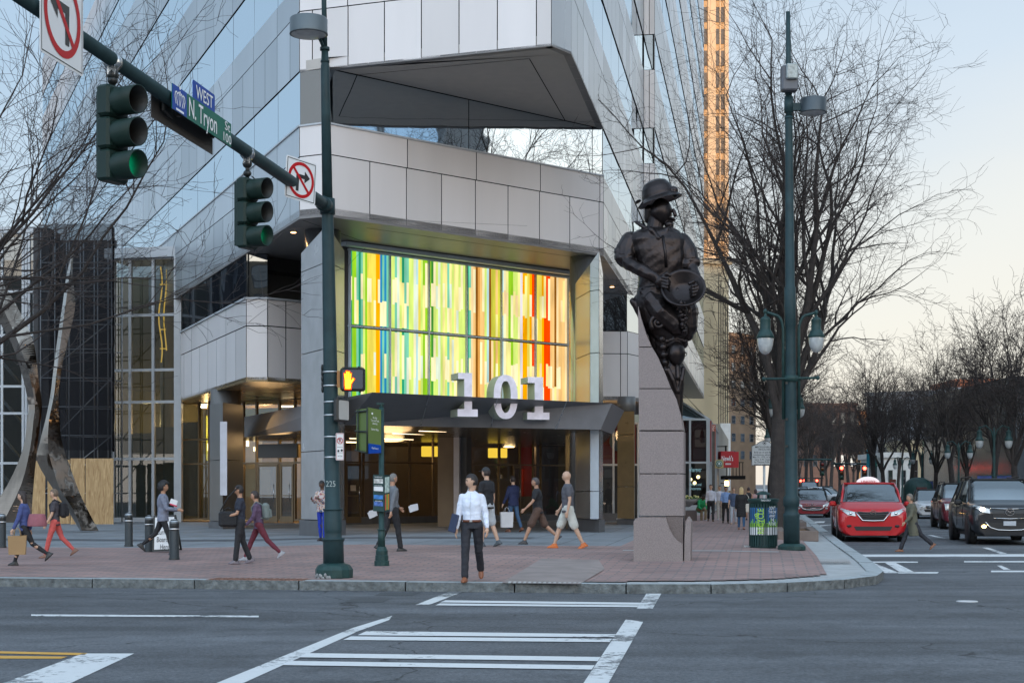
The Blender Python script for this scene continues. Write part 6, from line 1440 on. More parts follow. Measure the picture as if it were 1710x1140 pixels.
text_mesh(mb, 'MECKLENBURG\nRESOLVES', mk_c+ZZ*h*.22, X1, ZZ, .085, w*.72, .004, bold=.01); text_mesh(mb, 'Bold set of anti-British\nresolutions, adopted on\nMay 31, 1775, in meeting\nhere. S.W. organized\nby Thomas Polk, fired\nspirit of independence', mk_c-ZZ*h*.20, X1, ZZ, .088, w*.90, .004, bold=.008, lsp=.95); ring(mb, mk_c+ZZ*h*.44, X1, ZZ, .05, .065, 14, .004); ring(mb, mk_c+ZZ*h*.44, X1, ZZ, 0, .03, 10, .004); PB(mb, 'lettering', M_SIGK, mrk)
mb = MB(); mb.tube([(mk_c.x, 54.05, gz(54)), (mk_c.x, 54.05, mk_c.z-h/2)], .045, 10); PB(mb, 'post', M_SILV, mrk)
# ---- planter boxes round the trees
M_PLANT = mat('planter_stone', (.16, .12, .10), .8, var=.15); M_SOIL = mat('planter_soil', (.12, .06, .02), .95, var=.4, vscale=8)
for (px0, px1, y, label) in ((1300, 1367, 903, 'low brown stone planter curb round the nearest big tree'), (1318, 1347, 885, 'low brown stone planter curb farther along, behind the lamp pole')):
    b = gp(px1, y); w = (px1-px0)/F*b.y; root = empty('tree_planter', b-Vector((w/2, 0, 0)), label=label, cat='planter', group='stone planters at the tree feet')
    mb = MB(); L_ = 5.5
    u1_, v1_ = uvof(b)
    for (du, dv, wu, wv) in ((-w/2, .1, w, .2), (-w/2, L_, w, .2), (-.1, L_/2+.05, .2, L_-.2), (-w+.1, L_/2+.05, .2, L_-.2)):
        q = uv(u1_+du, v1_+dv); mb.bbox((q.x, q.y, b.z+.13), (wu, wv, .30), .02, -SA)
    PB(mb, 'curb', M_PLANT, root); mb = MB(); q = uv(u1_-w/2, v1_+L_/2); mb.box((q.x, q.y, b.z+.1), (w-.3, L_-.3, .22), -SA); PB(mb, 'soil', M_SOIL, root)
# bench wall and flower trough beside the shop
b = gp(1152, 869); root = empty('granite_bench', b, label='dark granite bench block where the person in green sits', cat='bench'); mb = MB(); mb.bbox(b+Vector((-.35, .2, .22)), (1.3, .5, .45), .02); PB(mb, 'seat', mat('bench_granite', (.07, .055, .055), .4), root)
b = gp(1150, 862); root = empty('flower_trough', b, label='grey flower trough with pale yellow blooms against the shop window', cat='planter'); mb = MB(); mb.lathe([(.15, .1), (.5, .35), (.62, .48), (.5, .48)], b+Vector((0, 1.0, .35)), 20, sx=1.0); PB(mb, 'bowl', M_GREYB, root)
rr = random.Random(8); mb = MB()
for i in range(70): q = b+Vector((rr.uniform(-.55, .55), 1+rr.uniform(-.5, .3), .86+rr.uniform(0, .14))); mb.ell(q, (.035, .035, .03), n=5, m=4)
PB(mb, 'blooms', mat('cream_bloom', (.55, .5, .2), .7, var=.3), root); mb = MB()
for i in range(120): q = b+Vector((rr.uniform(-.6, .6), 1+rr.uniform(-.5, .3), .80+rr.uniform(0, .12))); mb.box(q, (.07, .02, .05), M=Matrix.Rotation(rr.uniform(0, 6), 3, Vector((rr.random(), rr.random(), rr.random())).normalized()))
PB(mb, 'leaves', mat('bed_leaf', (.06, .12, .03), .6), root)
# pale paver lid by the bin
q = gp(1251, 913); mb = MB(); mb.box(q+Vector((0, 0, .02)), (.24, .14, .04), -SA); tag(mb.build('paving_lid', M_CONC), 'small pale lid on the brick beside the recycling bin', 'lid')
# ---- traffic lights over the far crossings
M_RL = emis('red_light_lit', (1, .05, .03), 9)
def far_signal(px, y, Y, label, lit=True, s=.36, green=False):
    c = at(px, y, Y); root = empty('traffic_light', c, label=label, cat='traffic light', group='distant red traffic lights over the street'); mb = MB(); mb.bbox(c-ZZ*s*.9, (s*1.0, .2, s*3), .03); PB(mb, 'housing', M_BLK, root)
    for i, m_ in enumerate((M_RL if lit else M_LRED, M_LAMB, mat('green_unlit', (.01, .05, .03), .3, var=0))): mb = MB(); mb.ell(c-ZZ*s*.95*i+Vector((0, -.1, 0)), (s*.36, .06, s*.36)); PB(mb, 'lens', m_, root)
def far_arm(px0, px1, y, Y, label, polepx=None):
    a, b = at(px0, y, Y), at(px1, y, Y); root = empty('mast_pole', (b.x, b.y, gz(b.y)) if polepx is None else (V(polepx, Y).x, Y, gz(Y)), label=label, cat='signal pole'); mb = MB(); mb.tube([a, b], .07, 8); PB(mb, 'mast_arm', M_GRN, root)
    pp_ = V(polepx if polepx else px1, Y); mb = MB(); mb.tube([Vector((pp_.x, Y, gz(Y))), Vector((pp_.x, Y, a.z+.6))], [.16, .1], 10); PB(mb, 'shaft', M_GRN, root)
far_arm(1330, 1389, 767, 118, 'far mast arm reaching from the left over the street', 1328); far_arm(1391, 1462, 774, 112, 'far mast arm reaching from the right over the taxi', 1462)
far_signal(1405, 781, 112, 'lit red traffic light above the gap between the far red car and the taxi'); far_signal(1443.5, 781.5, 112, 'lit red traffic light just above the taxi roof'); far_signal(1373, 775, 118, 'unlit dark traffic light under the left far mast arm', False)
far_signal(1337, 802.5, 230, 'leftmost tiny red traffic light at the far crossing', s=.5); far_signal(1343.5, 802, 231, 'second tiny red traffic light at the far crossing', s=.5); far_signal(1364, 802, 232, 'third tiny red traffic light at the far crossing', s=.5)
far_arm(1330, 1375, 798, 230, 'most distant mast arm across the street', 1330)
# small green street sign and white plates on the far arm
for (x0, x1, y0, y1, m_, lb_) in ((1462, 1476, 773, 778, M_SIGG, 'small green street sign on the far mast arm'), (1418, 1432, 772.5, 776.5, M_SIGK, 'small black one way plate on the far mast arm')):
    r_, c, w, h = board('street_sign', x0, x1, y0, y1, 111.8, .03, m_, lb_, 'road sign'); mb = MB(); mb.box(c+Vector((0, -.02, 0)), (w*.7, .012, h*.3)); PB(mb, 'marking', M_SIGW, r_)
# brown wayfinding sign, booth and blue kerb sign in the distance
r_, c, w, h = board('wayfinding_sign', 1486, 1496, 800, 815, 100, .08, mat('brown_sign', (.16, .04, .02), .6), 'brown wayfinding sign left of the maroon car', 'sign'); mb = MB(); text_mesh(mb, 'TRYON\nST', c+Vector((0, -.05, 0)), X1, ZZ, .14, w*.7, .002); PB(mb, 'lettering', M_TXTW, r_); mb = MB(); mb.box(c-ZZ*(h/2+.6), (w*.2, .08, 1.3)); PB(mb, 'post', M_BLK, r_)
r_, c, w, h = board('blue_banner', 1583, 1592, 785, 812, 120, .03, mat('bright_blue_banner', (.02, .12, .42), .7), 'bright blue vertical banner on the right side of the street', 'banner'); mb = MB(); mb.tube([c+Vector((-.3, .05, -h/2-1)), c+Vector((-.3, .05, h/2))], .04, 6); PB(mb, 'post', M_BLK, r_)
r_, c, w, h = board('teal_banner', 1447, 1452, 750, 780, 105, .03, mat('teal_banner', (.02, .26, .34), .7), 'narrow teal banner above the taxi', 'banner'); mb = MB(); mb.tube([c+Vector((.14, .05, -5)), c+Vector((.14, .05, h/2))], .04, 6); PB(mb, 'post', M_BLK, r_)
# ------------------------------------------------------------------ people
def remesh(o, vox, it=4, fac=.5, disp=None):
    md = o.modifiers.new('r', 'REMESH'); md.mode = 'VOXEL'; md.voxel_size = vox; md.use_smooth_shade = True
    if it: s_ = o.modifiers.new('s', 'SMOOTH'); s_.factor = fac; s_.iterations = it
    dg = bpy.context.evaluated_depsgraph_get(); dg.update()
    nm = D.meshes.new_from_object(o.evaluated_get(dg)); old = o.data; o.modifiers.clear(); ms = list(old.materials); o.data = nm; D.meshes.remove(old)
    nm.materials.clear()
    for m_ in ms: nm.materials.append(m_)
    nm.polygons.foreach_set('material_index', [0]*len(nm.polygons)); nm.polygons.foreach_set('use_smooth', [True]*len(nm.polygons)); return o
def displace(me, fn):
    N = [v.normal.copy() for v in me.vertices]; Q = [v.co.copy() for v in me.vertices]; co = []
    for q, n in zip(Q, N): co.extend(q+n*fn(q))
    me.vertices.foreach_set('co', co); me.update()
def limb(mb, pts, rad, n=10, caps=True):
    mb.tube(pts, rad, n)
    if caps:
        for p, r__ in zip(pts, rad): mb.ell(p, (r__, r__, r__), n=8, m=6)
def loft(mb, rings, n=14):
    """rings: (centre, rx, ry, M)"""
    vs = []; fs = []
    for c, rx_, ry_, M in rings:
        for k in range(n):
            a = 2*math.pi*k/n; ca, sa = math.cos(a), math.sin(a); e = .85
            v = Vector((rx_*math.copysign(abs(ca)**e, ca), ry_*math.copysign(abs(sa)**e, sa), 0)); vs.append(Vector(c)+(M@v if M else v))
    for i in range(len(rings)-1):
        for k in range(n): fs.append((i*n+k, i*n+(k+1) % n, (i+1)*n+(k+1) % n, (i+1)*n+k))
    fs += [tuple(range(n-1, -1, -1)), tuple((len(rings)-1)*n+k for k in range(n))]
    mb.smooth = True; mb.add(vs, fs); mb.smooth = False
def headmesh(mb, c, M, s=1.0, n=22, m=18, grow=0.0, keep=None):
    vs = []; fs = []
    for j in range(m+1):
        th = math.pi*j/m; z = -math.cos(th); r_ = math.sin(th)
        for k in range(n):
            a = 2*math.pi*k/n; x = r_*math.cos(a); y = r_*math.sin(a)
            X_ = x*.077; Y_ = y*.098; Z_ = z*.118
            if z < 0: X_ *= 1-.30*z*z; Y_ *= (1-.10*z*z) if y > 0 else (1-.42*z*z)
            if y > 0:
                f = max(0, 1-abs(x)/.95)
                Y_ += .006*math.exp(-((z-.28)/.15)**2)*f                      # brow
                Y_ -= .010*math.exp(-((z-.06)/.11)**2)*math.exp(-((abs(x)-.38)/.2)**2)  # sockets
                Y_ += .026*math.exp(-((z+.17)/.15)**2)*math.exp(-(x/.15)**2)+.012*math.exp(-((z-.02)/.15)**2)*math.exp(-(x/.12)**2)
                Y_ += .008*math.exp(-((z+.48)/.09)**2)*math.exp(-(x/.3)**2)
                Y_ += .012*math.exp(-((z+.82)/.14)**2)*math.exp(-(x/.35)**2)
            v = Vector((X_, Y_, Z_))
            if grow: v += Vector((x, y, z))*grow
            vs.append(Vector(c)+M@(v*s))
    for j in range(m):
        for k in range(n):
            zc_ = -math.cos(math.pi*(j+.5)/m); a = 2*math.pi*(k+.5)/n; y = math.sin(math.pi*(j+.5)/m)*math.sin(a)
            if keep is None or keep(zc_, y): fs.append((j*n+k, j*n+(k+1) % n, (j+1)*n+(k+1) % n, (j+1)*n+k))
    mb.smooth = True; mb.add(vs, fs); mb.smooth = False
def RX(a): return Matrix.Rotation(R(a), 3, 'X')
def RY(a): return Matrix.Rotation(R(a), 3, 'Y')
def RZ(a): return Matrix.Rotation(R(a), 3, 'Z')
SK = dict(light=(.52, .32, .22), tan=(.40, .22, .14), dark=(.10, .05, .03))
def cmat(key, c, rough=.8, var=.12, vs_=6): return mat('cloth_'+key, c, rough, var=var, vscale=vs_, bump_=.3, bscale=14)
def person(pos, height, face, label, skin='light', hair=('short', (.02, .015, .012)), top=('shirt', 'white', (.7, .72, .78)), sleeve='long', bottom=('trousers', 'black', (.02, .02, .024)), shoe=(.02, .02, .02),
           legs=((0, 0), (0, 0)), arms=((5, 8, 12), (5, 8, 12)), head=(0, 0), lean=0, build=1.0, vox=.016, extra=None, sit=None, cat='person', fing=True, group=None):
    """legs: (thigh forward, knee bend) left/right in degrees; arms: (forward, out, elbow). local +Y is forward, +X the figure's right"""
    root = empty('person', pos, R(-face), label, cat, group); root.scale = (height/1.78,)*3
    T = RX(-lean)
    hips = {}; feet = {}; J = {}
    for s_, (th, kn) in zip((-1, 1), legs):
        h = Vector((s_*.092, 0, 0)); d1_ = Vector((0, math.sin(R(th)), -math.cos(R(th)))); k_2 = h+d1_*.44+Vector((s_*.005, 0, 0)); a2 = th-kn; d2 = Vector((0, math.sin(R(a2)), -math.cos(R(a2)))); an = k_2+d2*.43
        J[s_] = (h, k_2, an, a2)
    low = min(J[s_][2].z for s_ in (-1, 1))
    hz_ = -low+.085 if sit is None else sit
    O = Vector((0, 0, hz_)); 
    for s_ in (-1, 1): J[s_] = tuple(q+O for q in J[s_][:3])+(J[s_][3],)
    chest = O+T@Vector((0, 0, .34)); shc = O+T@Vector((0, -.005, .50)); neck = O+T@Vector((0, .0, .535)); hc = O+T@Vector((0, .025, .705))
    Hm = RZ(-head[0])@RX(-head[1]-lean*.4)
    A_ = {}
    for s_, (fw, out_, el) in zip((-1, 1), arms):
        sh = O+T@Vector((s_*.170*build, 0, .455)); M_ = T@RY(-s_*out_)@RX(fw)
        e1 = sh+M_@Vector((0, 0, -.285)); M2 = M_@RZ(s_*12)@RX(el); w1 = e1+M2@Vector((0, 0, -.25)); A_[s_] = (sh, e1, w1, M2)
    b = build
    skm = mat('skin_'+skin, SK[skin], .5, var=.06, vscale=12)
    mb = MB(); headmesh(mb, hc, Hm)
    for s_ in (-1, 1): mb.ell(hc+Hm@Vector((s_*.079, -.008, .0)), (.012, .022, .032), M=Hm, n=8, m=6)
    limb(mb, [neck-T@Vector((0, 0, .06)), neck+T@Vector((0, .005, .03)), hc+Hm@Vector((0, -.02, -.07))], [.07, .056, .056])
    loft(mb, [(O+T@Vector((0, 0, -.05)), .14*b, .09*b, T), (O+T@Vector((0, 0, .15)), .12*b, .085*b, T), (chest, .15*b, .10*b, T), (shc, .13*b, .07*b, T)])
    for s_ in (-1, 1):
        h, k2, an, a2 = J[s_]; limb(mb, [h, h.lerp(k2, .5), k2, k2.lerp(an, .35), an], [.085*b, .070*b, .055, .056, .036])
        sh, e1, w1, M2 = A_[s_]; limb(mb, [sh, sh.lerp(e1, .5), e1, e1.lerp(w1, .4), w1], [.05*b, .046*b, .038, .038, .025])
        # hand: palm, four curled fingers of different length and a thumb at the side
        pc = w1+M2@Vector((0, .005, -.055)); limb(mb, [w1, pc], [.024, .034], 8)
        loft(mb, [(w1+M2@Vector((0, 0, -.01)), .016, .026, M2), (pc, .016, .040, M2), (w1+M2@Vector((0, .005, -.095)), .013, .038, M2)], 8)
        if fing:
            for i, (oy, l_) in enumerate(((-.030, .058), (-.010, .070), (.011, .075), (.031, .066))):
                f0 = w1+M2@Vector((0, oy, -.092)); f1 = f0+M2@Vector((-s_*.010, 0, -l_*.5)); f2 = f1+M2@Vector((-s_*.024, 0, -l_*.42)); limb(mb, [f0, f1, f2], [.0105, .0095, .0085], 6)
            t0 = w1+M2@Vector((0, .030, -.035)); t1_ = t0+M2@Vector((-s_*.012, .026, -.030)); limb(mb, [t0, t1_, t1_+M2@Vector((-s_*.008, .008, -.028))], [.013, .011, .010], 6)
    bo = mb.build('body', skm, root); remesh(bo, min(vox, .011) if vox < .015 else vox, 2, .4)
    # face
    mb = MB()
    for s_ in (-1, 1): mb.ell(hc+Hm@Vector((s_*.030, .083, .008)), (.011, .006, .006), M=Hm, n=8, m=6)
    mb.build('eyes', mat('eye_dark', (.03, .02, .02), .2, var=0), root)
    mb = MB()
    for s_ in (-1, 1): mb.tube([hc+Hm@Vector((s_*.015, .097, .028)), hc+Hm@Vector((s_*.045, .086, .030))], .0045, 5)
    mb.build('eyebrows', mat('hair_%02d%02d' % (hair[1][0]*99, hair[1][2]*99), hair[1], .6, var=.25, vscale=40), root)
    mb = MB(); mb.tube([hc+Hm@Vector((-.022, .090, -.060)), hc+Hm@Vector((0, .100, -.058)), hc+Hm@Vector((.022, .090, -.060))], .005, 5); mb.build('mouth', mat('lip_'+skin, tuple(c_*.6 for c_ in SK[skin]), .5, var=0), root)
    # hair
    hm = mat('hair_%02d%02d' % (hair[1][0]*99, hair[1][2]*99), hair[1], .6, var=.25, vscale=40, bump_=.5, bscale=60)
    st = hair[0]
    if st != 'bald':
        mb = MB(); g = {'short': .012, 'long': .016, 'afro': .055, 'cap': .010, 'thin': .006}[st]
        kp = lambda z, y: z > .56 or (y < -.05 and z > -.5) or (y < .28 and z > .10)
        headmesh(mb, hc, Hm, 1, grow=g, keep=kp)
        n0 = len(mb.v); headmesh(mb, hc, Hm, 1, grow=.001, keep=kp)
        if st == 'afro': mb.v = [tuple(Vector(v)+Vector((noise.noise(Vector(v)*30), noise.noise(Vector(v)*30+Vector((9, 0, 0))), noise.noise(Vector(v)*30+Vector((0, 9, 0)))))*.02) for v in mb.v]
        if st == 'long': loft(mb, [(hc+Hm@Vector((0, -.055, .06)), .082, .055, Hm), (hc+Hm@Vector((0, -.06, -.06)), .088, .05, Hm), (hc+Hm@Vector((0, -.07, -.17)), .085, .04, Hm), (hc+Hm@Vector((0, -.075, -.26)), .055, .025, Hm)])
        mb.build('hair', hm, root)
    if st == 'cap':
        mb = MB(); headmesh(mb, hc, Hm, 1, grow=.017, keep=lambda z, y: z > .30); q = [(hc+Hm@Vector((0, .08, .045)), .072, .03, Hm@RX(0)), (hc+Hm@Vector((0, .125, .034)), .066, .045, Hm)]
        loft(mb, [(hc+Hm@Vector((0, .10, .050)), .07, .075, Hm@RX(-8)), (hc+Hm@Vector((0, .10, .042)), .07, .075, Hm@RX(-8))]); mb.build('cap', cmat('cap', (.03, .03, .032)), root)
    # upper clothing
    kind, key, col = top; mb = MB(); puff = {'shirt': 1.10, 'tee': 1.08, 'jacket': 1.22, 'coat': 1.30, 'tank': 1.03, 'blouse': 1.12}[kind]
    bot = {'shirt': .04, 'tee': -.10, 'jacket': -.12, 'coat': -.42, 'tank': -.02, 'blouse': -.10}[kind]
    rg = [(O+T@Vector((0, 0, bot)), .158*b*puff, .112*b*puff, T), (O+T@Vector((0, 0, max(bot+.05, .08))), .146*b*puff, .105*b*puff, T), (O+T@Vector((0, .004, .22)), .142*b*puff, .105*b*puff, T), (chest, .165*b*puff, .118*b*puff, T), (O+T@Vector((0, 0, .44)), .172*b*puff, .100*b*puff, T), (O+T@Vector((0, -.002, .475)), .155*b*puff, .088*b*puff, T), (O+T@Vector((0, -.004, .515)), .095*b*puff, .075*b*puff, T), (O+T@Vector((0, -.004, .545)), .068, .066, T)]
    loft(mb, rg, 18)
    for s_ in (-1, 1):
        sh, e1, w1, M2 = A_[s_]
        if kind == 'tank': continue
        if sleeve == 'long': limb(mb, [sh, sh.lerp(e1, .5), e1, e1.lerp(w1, .5), e1.lerp(w1, .93)], [.054*b*puff, .054*puff, .048*puff, .043*puff, .036*puff], 12)
        elif sleeve == 'rolled': limb(mb, [sh, sh.lerp(e1, .5), e1, e1.lerp(w1, .2)], [.054*b*puff, .054*puff, .05*puff, .05*puff], 12)
        else: limb(mb, [sh, sh.lerp(e1, .35), sh.lerp(e1, .62)], [.056*b*puff, .060*puff, .060*puff], 12)
    so_ = mb.build({'shirt': 'shirt', 'tee': 't_shirt', 'jacket': 'jacket', 'coat': 'coat', 'tank': 'tank_top', 'blouse': 'blouse'}[kind], cmat(key, col) if key != 'floral' else M_FLORAL, root); remesh(so_, vox, 3)
    displace(so_.data, lambda q: noise.noise(Vector((q.x*9, q.y*9, q.z*16+pos[0])))*.009+noise.noise(Vector((q.x*22+3, q.y*22, q.z*30)))*.004)   # soft folds
    if kind == 'shirt':
        mb = MB()
        for s_ in (-1, 1): thick(mb, [neck+T@Vector((s_*.012, .070, -.045)), neck+T@Vector((s_*.065, .052, -.045)), neck+T@Vector((s_*.066, .03, .022)), neck+T@Vector((s_*.040, .060, .018))], .006)
        mb.build('collar', cmat(key, col), root)
    # lower clothing
    kind, key, col = bottom; mb = MB(); w_ = {'trousers': 1.12, 'jeans': 1.05, 'leggings': .98, 'shorts': 1.32, 'dress': 1.1}[kind]
    loft(mb, [(O+T@Vector((0, 0, .10)), .138*b, .104*b, T), (O+Vector((0, 0, .02)), .152*b, .115*b, None), (O+Vector((0, -.005, -.07)), .150*b*min(w_, 1.1), .118*b*min(w_, 1.1), None)])
    for s_ in (-1, 1):
        h, k2, an, a2 = J[s_]
        if kind == 'shorts': limb(mb, [h, h.lerp(k2, .5), h.lerp(k2, .95)], [.092*b*1.12, .080*w_, .078*w_], 12)
        else: limb(mb, [h, h.lerp(k2, .5), k2, k2.lerp(an, .45), k2.lerp(an, .96)], [.092*b*w_, .078*b*w_, .062*w_, .058*w_, (.056 if kind == 'trousers' else .042)*w_], 12)
    po = mb.build({'trousers': 'trousers', 'jeans': 'jeans', 'leggings': 'leggings', 'shorts': 'shorts', 'dress': 'leggings'}[kind], cmat(key, col), root); remesh(po, vox, 3)
    displace(po.data, lambda q: noise.noise(Vector((q.x*10, q.y*10, q.z*14+5)))*.008)
    # shoes
    for s_ in (-1, 1):
        h, k2, an, a2 = J[s_]; F_ = RX(max(-50, min(20, a2*.9)) if a2 < -8 else 0)@RZ(-s_*7); mb = MB()
        if sit is None and a2 < -8: F_ = RX(a2*.8)@RZ(-s_*7)
        loft(mb, [(an+F_@Vector((0, .035, -.083)), .042, .130, F_), (an+F_@Vector((0, .035, -.070)), .046, .134, F_), (an+F_@Vector((0, .030, -.045)), .043, .115, F_), (an+F_@Vector((0, .0, -.01)), .038, .065, F_), (an+F_@Vector((0, -.01, .02)), .036, .05, F_)], 14)
        mb.build('shoe', mat('shoe_%d%d%d' % tuple(int(c_*99) for c_ in shoe), shoe, .45, var=.1), root)
    if extra: extra(root, dict(O=O, T=T, J=J, A=A_, hc=hc, Hm=Hm, neck=neck, chest=chest))
    return root
M_FLORAL = D.materials.new('floral_cloth'); M_FLORAL.use_nodes = True; t = M_FLORAL.node_tree; b_ = t.nodes['Principled BSDF']; b_.inputs['Roughness'].default_value = .8
co = t.nodes.new('ShaderNodeTexCoord'); vo = t.nodes.new('ShaderNodeTexVoronoi'); vo.inputs['Scale'].default_value = 26; rp = t.nodes.new('ShaderNodeValToRGB'); rp.color_ramp.interpolation = 'CONSTANT'
for i, (p_, c_) in enumerate(((0, (.5, .42, .40)), (.35, (.30, .10, .10)), (.5, (.5, .45, .42)), (.68, (.08, .12, .2)), (.8, (.45, .30, .22)))):
    e = rp.color_ramp.elements[i] if i < 2 else rp.color_ramp.elements.new(p_); e.position = p_; e.color = (*c_, 1)
sx_ = t.nodes.new('ShaderNodeSeparateXYZ'); t.links.new(co.outputs['Object'], vo.inputs['Vector']); t.links.new(vo.outputs['Color'], sx_.inputs[0]); t.links.new(sx_.outputs[0], rp.inputs[0]); t.links.new(rp.outputs[0], b_.inputs['Base Color'])
def backpack(col, key):
    def f(root, d):
        mb = MB(); O, T = d['O'], d['T']; mb.bbox(O+T@Vector((0, -.21, .30)), (.30, .18, .42), .06, M=T); mb.bbox(O+T@Vector((0, -.31, .24)), (.22, .06, .22), .03, M=T)
        for s_ in (-.09, .09): mb.tube([O+T@Vector((s_, -.13, .47)), O+T@Vector((s_, .0, .56)), O+T@Vector((s_, .13, .42)), O+T@Vector((s_*1.2, .10, .20)), O+T@Vector((s_*1.3, -.12, .14))], .016, 6)
        mb.build('backpack', cmat(key, col), root)
    return f
def held_bag(root, d, s_, size, m, name='bag', dz=0, dy=0):     # a carried bag is a thing of its own
    sh, e1, w1, M2 = d['A'][s_]; dg = bpy.context.evaluated_depsgraph_get(); dg.update(); W = Matrix.LocRotScale(root.location, root.rotation_euler, root.scale)
    q = W@(w1+M2@Vector((0, 0, -.09))); return q
def carried(px_label, cat, q, size, m, rz, handle=True, name='shopping_bag'):
    r_ = empty(name, q-ZZ*(size[2]+.16), rz, px_label, cat); mb = MB(); w, dd, h = size
    mb.add([(-w*.45, -dd*.45, 0), (w*.45, -dd*.45, 0), (w*.45, dd*.45, 0), (-w*.45, dd*.45, 0), (-w/2, -dd/2, h), (w/2, -dd/2, h), (w/2, dd/2, h*1.02), (-w/2, dd/2, h*.98)], [(3, 2, 1, 0), (0, 1, 5, 4), (1, 2, 6, 5), (2, 3, 7, 6), (3, 0, 4, 7)]); mb.build('sack', m, r_)
    mb = MB()
    for y in (-dd/2, dd/2): mb.tube([(-w*.2, y, h*.97), (-w*.12, y*.3, h+.12), (0, 0, h+.15), (w*.12, y*.3, h+.12), (w*.2, y, h*.97)], .006, 5)
    mb.build('handles', m, r_); return r_
def ppl(px, y, hpx, lift=.15): p = gp(px, y, lift); return p, hpx/F*p.y
# the man stepping off the curb in a white shirt
def manx(root, d):
    O, T, hc, Hm = d['O'], d['T'], d['hc'], d['Hm']
    mb = MB(); loft(mb, [(O+T@Vector((0, 0, .040)), .160, .120, T), (O+T@Vector((0, 0, .078)), .160, .120, T)], 20); mb.build('belt', mat('brown_leather', (.14, .045, .02), .4), root)
    mb = MB(); mb.box(O+T@Vector((0, .122, .060)), (.045, .01, .034), M=T); mb.build('buckle', M_BAND, root)
    mb = MB()
    for i in range(6): mb.ell(O+T@Vector((.003, .122-.002*i, .12+i*.062)), (.006, .004, .006), n=6, m=4)
    mb.tube([O+T@Vector((.004, .128, .10+k*.07)) for k in range(7)], .003, 4); mb.build('button_placket', mat('placket', (.45, .47, .52), .7), root)
    mb = MB(); mb.tube([hc+Hm@Vector((.080, .012, -.008)), hc+Hm@Vector((.086, .016, -.03)), d['neck']+T@Vector((.07, .07, -.03)), d['neck']+T@Vector((.02, .115, -.18)), d['neck']+T@Vector((.03, .125, -.28))], .004, 5); mb.ell(hc+Hm@Vector((.083, .012, -.006)), (.010, .010, .010), n=8, m=6); mb.build('earphones', mat('white_plastic', (.75, .75, .75), .4, var=0), root)
p, h = ppl(788, 971, 181)
person(p, h, 186, 'young man in white dress shirt and dark trousers stepping off the curb, head turned left', 'light', ('short', (.018, .013, .012)), ('shirt', 'white', (.66, .70, .80)), 'long', ('trousers', 'ink', (.018, .018, .024)), (.22, .075, .03), legs=((-17, 22), (11, 3)), arms=((-6, 13, 26), (-2, 11, 12)), head=(66, 4), vox=.010, build=.94, extra=manx)
f_ = at(757.5, 873, p.y-.02); r_ = empty('folder', f_, 0, 'navy folder held at the thigh by the man in the white shirt', 'folder'); mb = MB(); mb.bbox((0, 0, 0), (.035, .22, .30), .01, M=RY(14)@RZ(30)); mb.build('cover', mat('navy_leather', (.02, .03, .07), .5), r_)
# passers by on the left
p, h = ppl(42, 944, 124); o = person(p, h*1.03, 268, 'woman with long dark hair and blue top walking left at the far left', 'light', ('long', (.03, .02, .018)), ('blouse', 'blue', (.05, .07, .20)), 'long', ('leggings', 'black', (.015, .015, .018)), (.02, .02, .02), legs=((-26, 30), (20, 4)), arms=((18, 8, 10), (-10, 12, 12)), lean=4)
carried('brown paper shopping bag carried low at the far left', 'bag', at(29, 880, p.y-.35), (.34, .16, .36), mat('kraft_paper', (.30, .19, .09), .8), .2)
r_ = empty('sweater', at(62, 868, p.y-.1), 0, 'dusty pink sweater tied round the hips of the woman in blue at far left', 'sweater'); mb = MB(); loft(mb, [((0, 0, -.12), .19, .15, None), ((0, 0, 0), .18, .14, None), ((0, 0, .12), .15, .12, None)]); remesh(mb.build('knit', cmat('dustypink', (.26, .09, .11)), r_), .02, 3)
p, h = ppl(92, 931, 117); person(p, h, 262, 'person in coral trousers with black backpack walking left in front of the plywood', 'light', ('short', (.14, .10, .07)), ('tee', 'charcoal', (.055, .05, .06)), 'short', ('jeans', 'coral', (.50, .085, .075)), (.18, .09, .06), legs=((17, 4), (-20, 24)), arms=((10, 8, 20), (-4, 8, 25)), extra=backpack((.015, .015, .018), 'blackpack'))
p, h = ppl(272, 926, 124); person(p, h, 85, 'person with curly dark hair and grey jacket walking right behind the bollards', 'tan', ('afro', (.012, .010, .010)), ('jacket', 'bluegrey', (.17, .19, .25)), 'long', ('leggings', 'black', (.015, .015, .018)), (.015, .015, .015), legs=((-24, 26), (18, 4)), arms=((15, 6, 70), (22, 6, 62)))
r_ = empty('paper_sheet', at(290, 838, p.y-.2), 0, 'pink edged paper held by the person in the grey jacket', 'paper'); mb = MB(); mb.box((0, 0, 0), (.16, .02, .12), M=RY(20)); mb.build('sheet', M_SIGW, r_); mb = MB(); mb.box((-.0, -.012, -.065), (.16, .02, .03), M=RY(20)); mb.build('pink_edge', mat('hot_pink', (.5, .03, .08), .6), r_)
def msgr(root, d):
    pass
p, h = ppl(401, 941, 132); person(p, h, 258, 'man in black with a shoulder bag walking left, before the one in maroon', 'tan', ('short', (.015, .012, .012)), ('tee', 'navyblack', (.018, .022, .038)), 'short', ('trousers', 'black', (.015, .015, .018)), (.14, .12, .14), legs=((8, 2), (-8, 14)), arms=((16, 8, 60), (6, 8, 40)))
r_ = empty('shoulder_bag', at(381, 866, p.y-.15), .3, 'black shoulder bag carried by the man in black', 'bag'); mb = MB(); mb.bbox((0, 0, 0), (.36, .16, .30), .04); mb.build('sack', cmat('bagblack', (.012, .012, .014)), r_); mb = MB(); mb.tube([(-.15, 0, .15), (.0, 0, .42), (.2, .02, .62)], .015, 6); mb.tube([(-.1, 0, .15), (0, 0, .22), (.1, 0, .15)], .012, 6); mb.build('strap', cmat('bagblack', (.012, .012, .014)), r_)
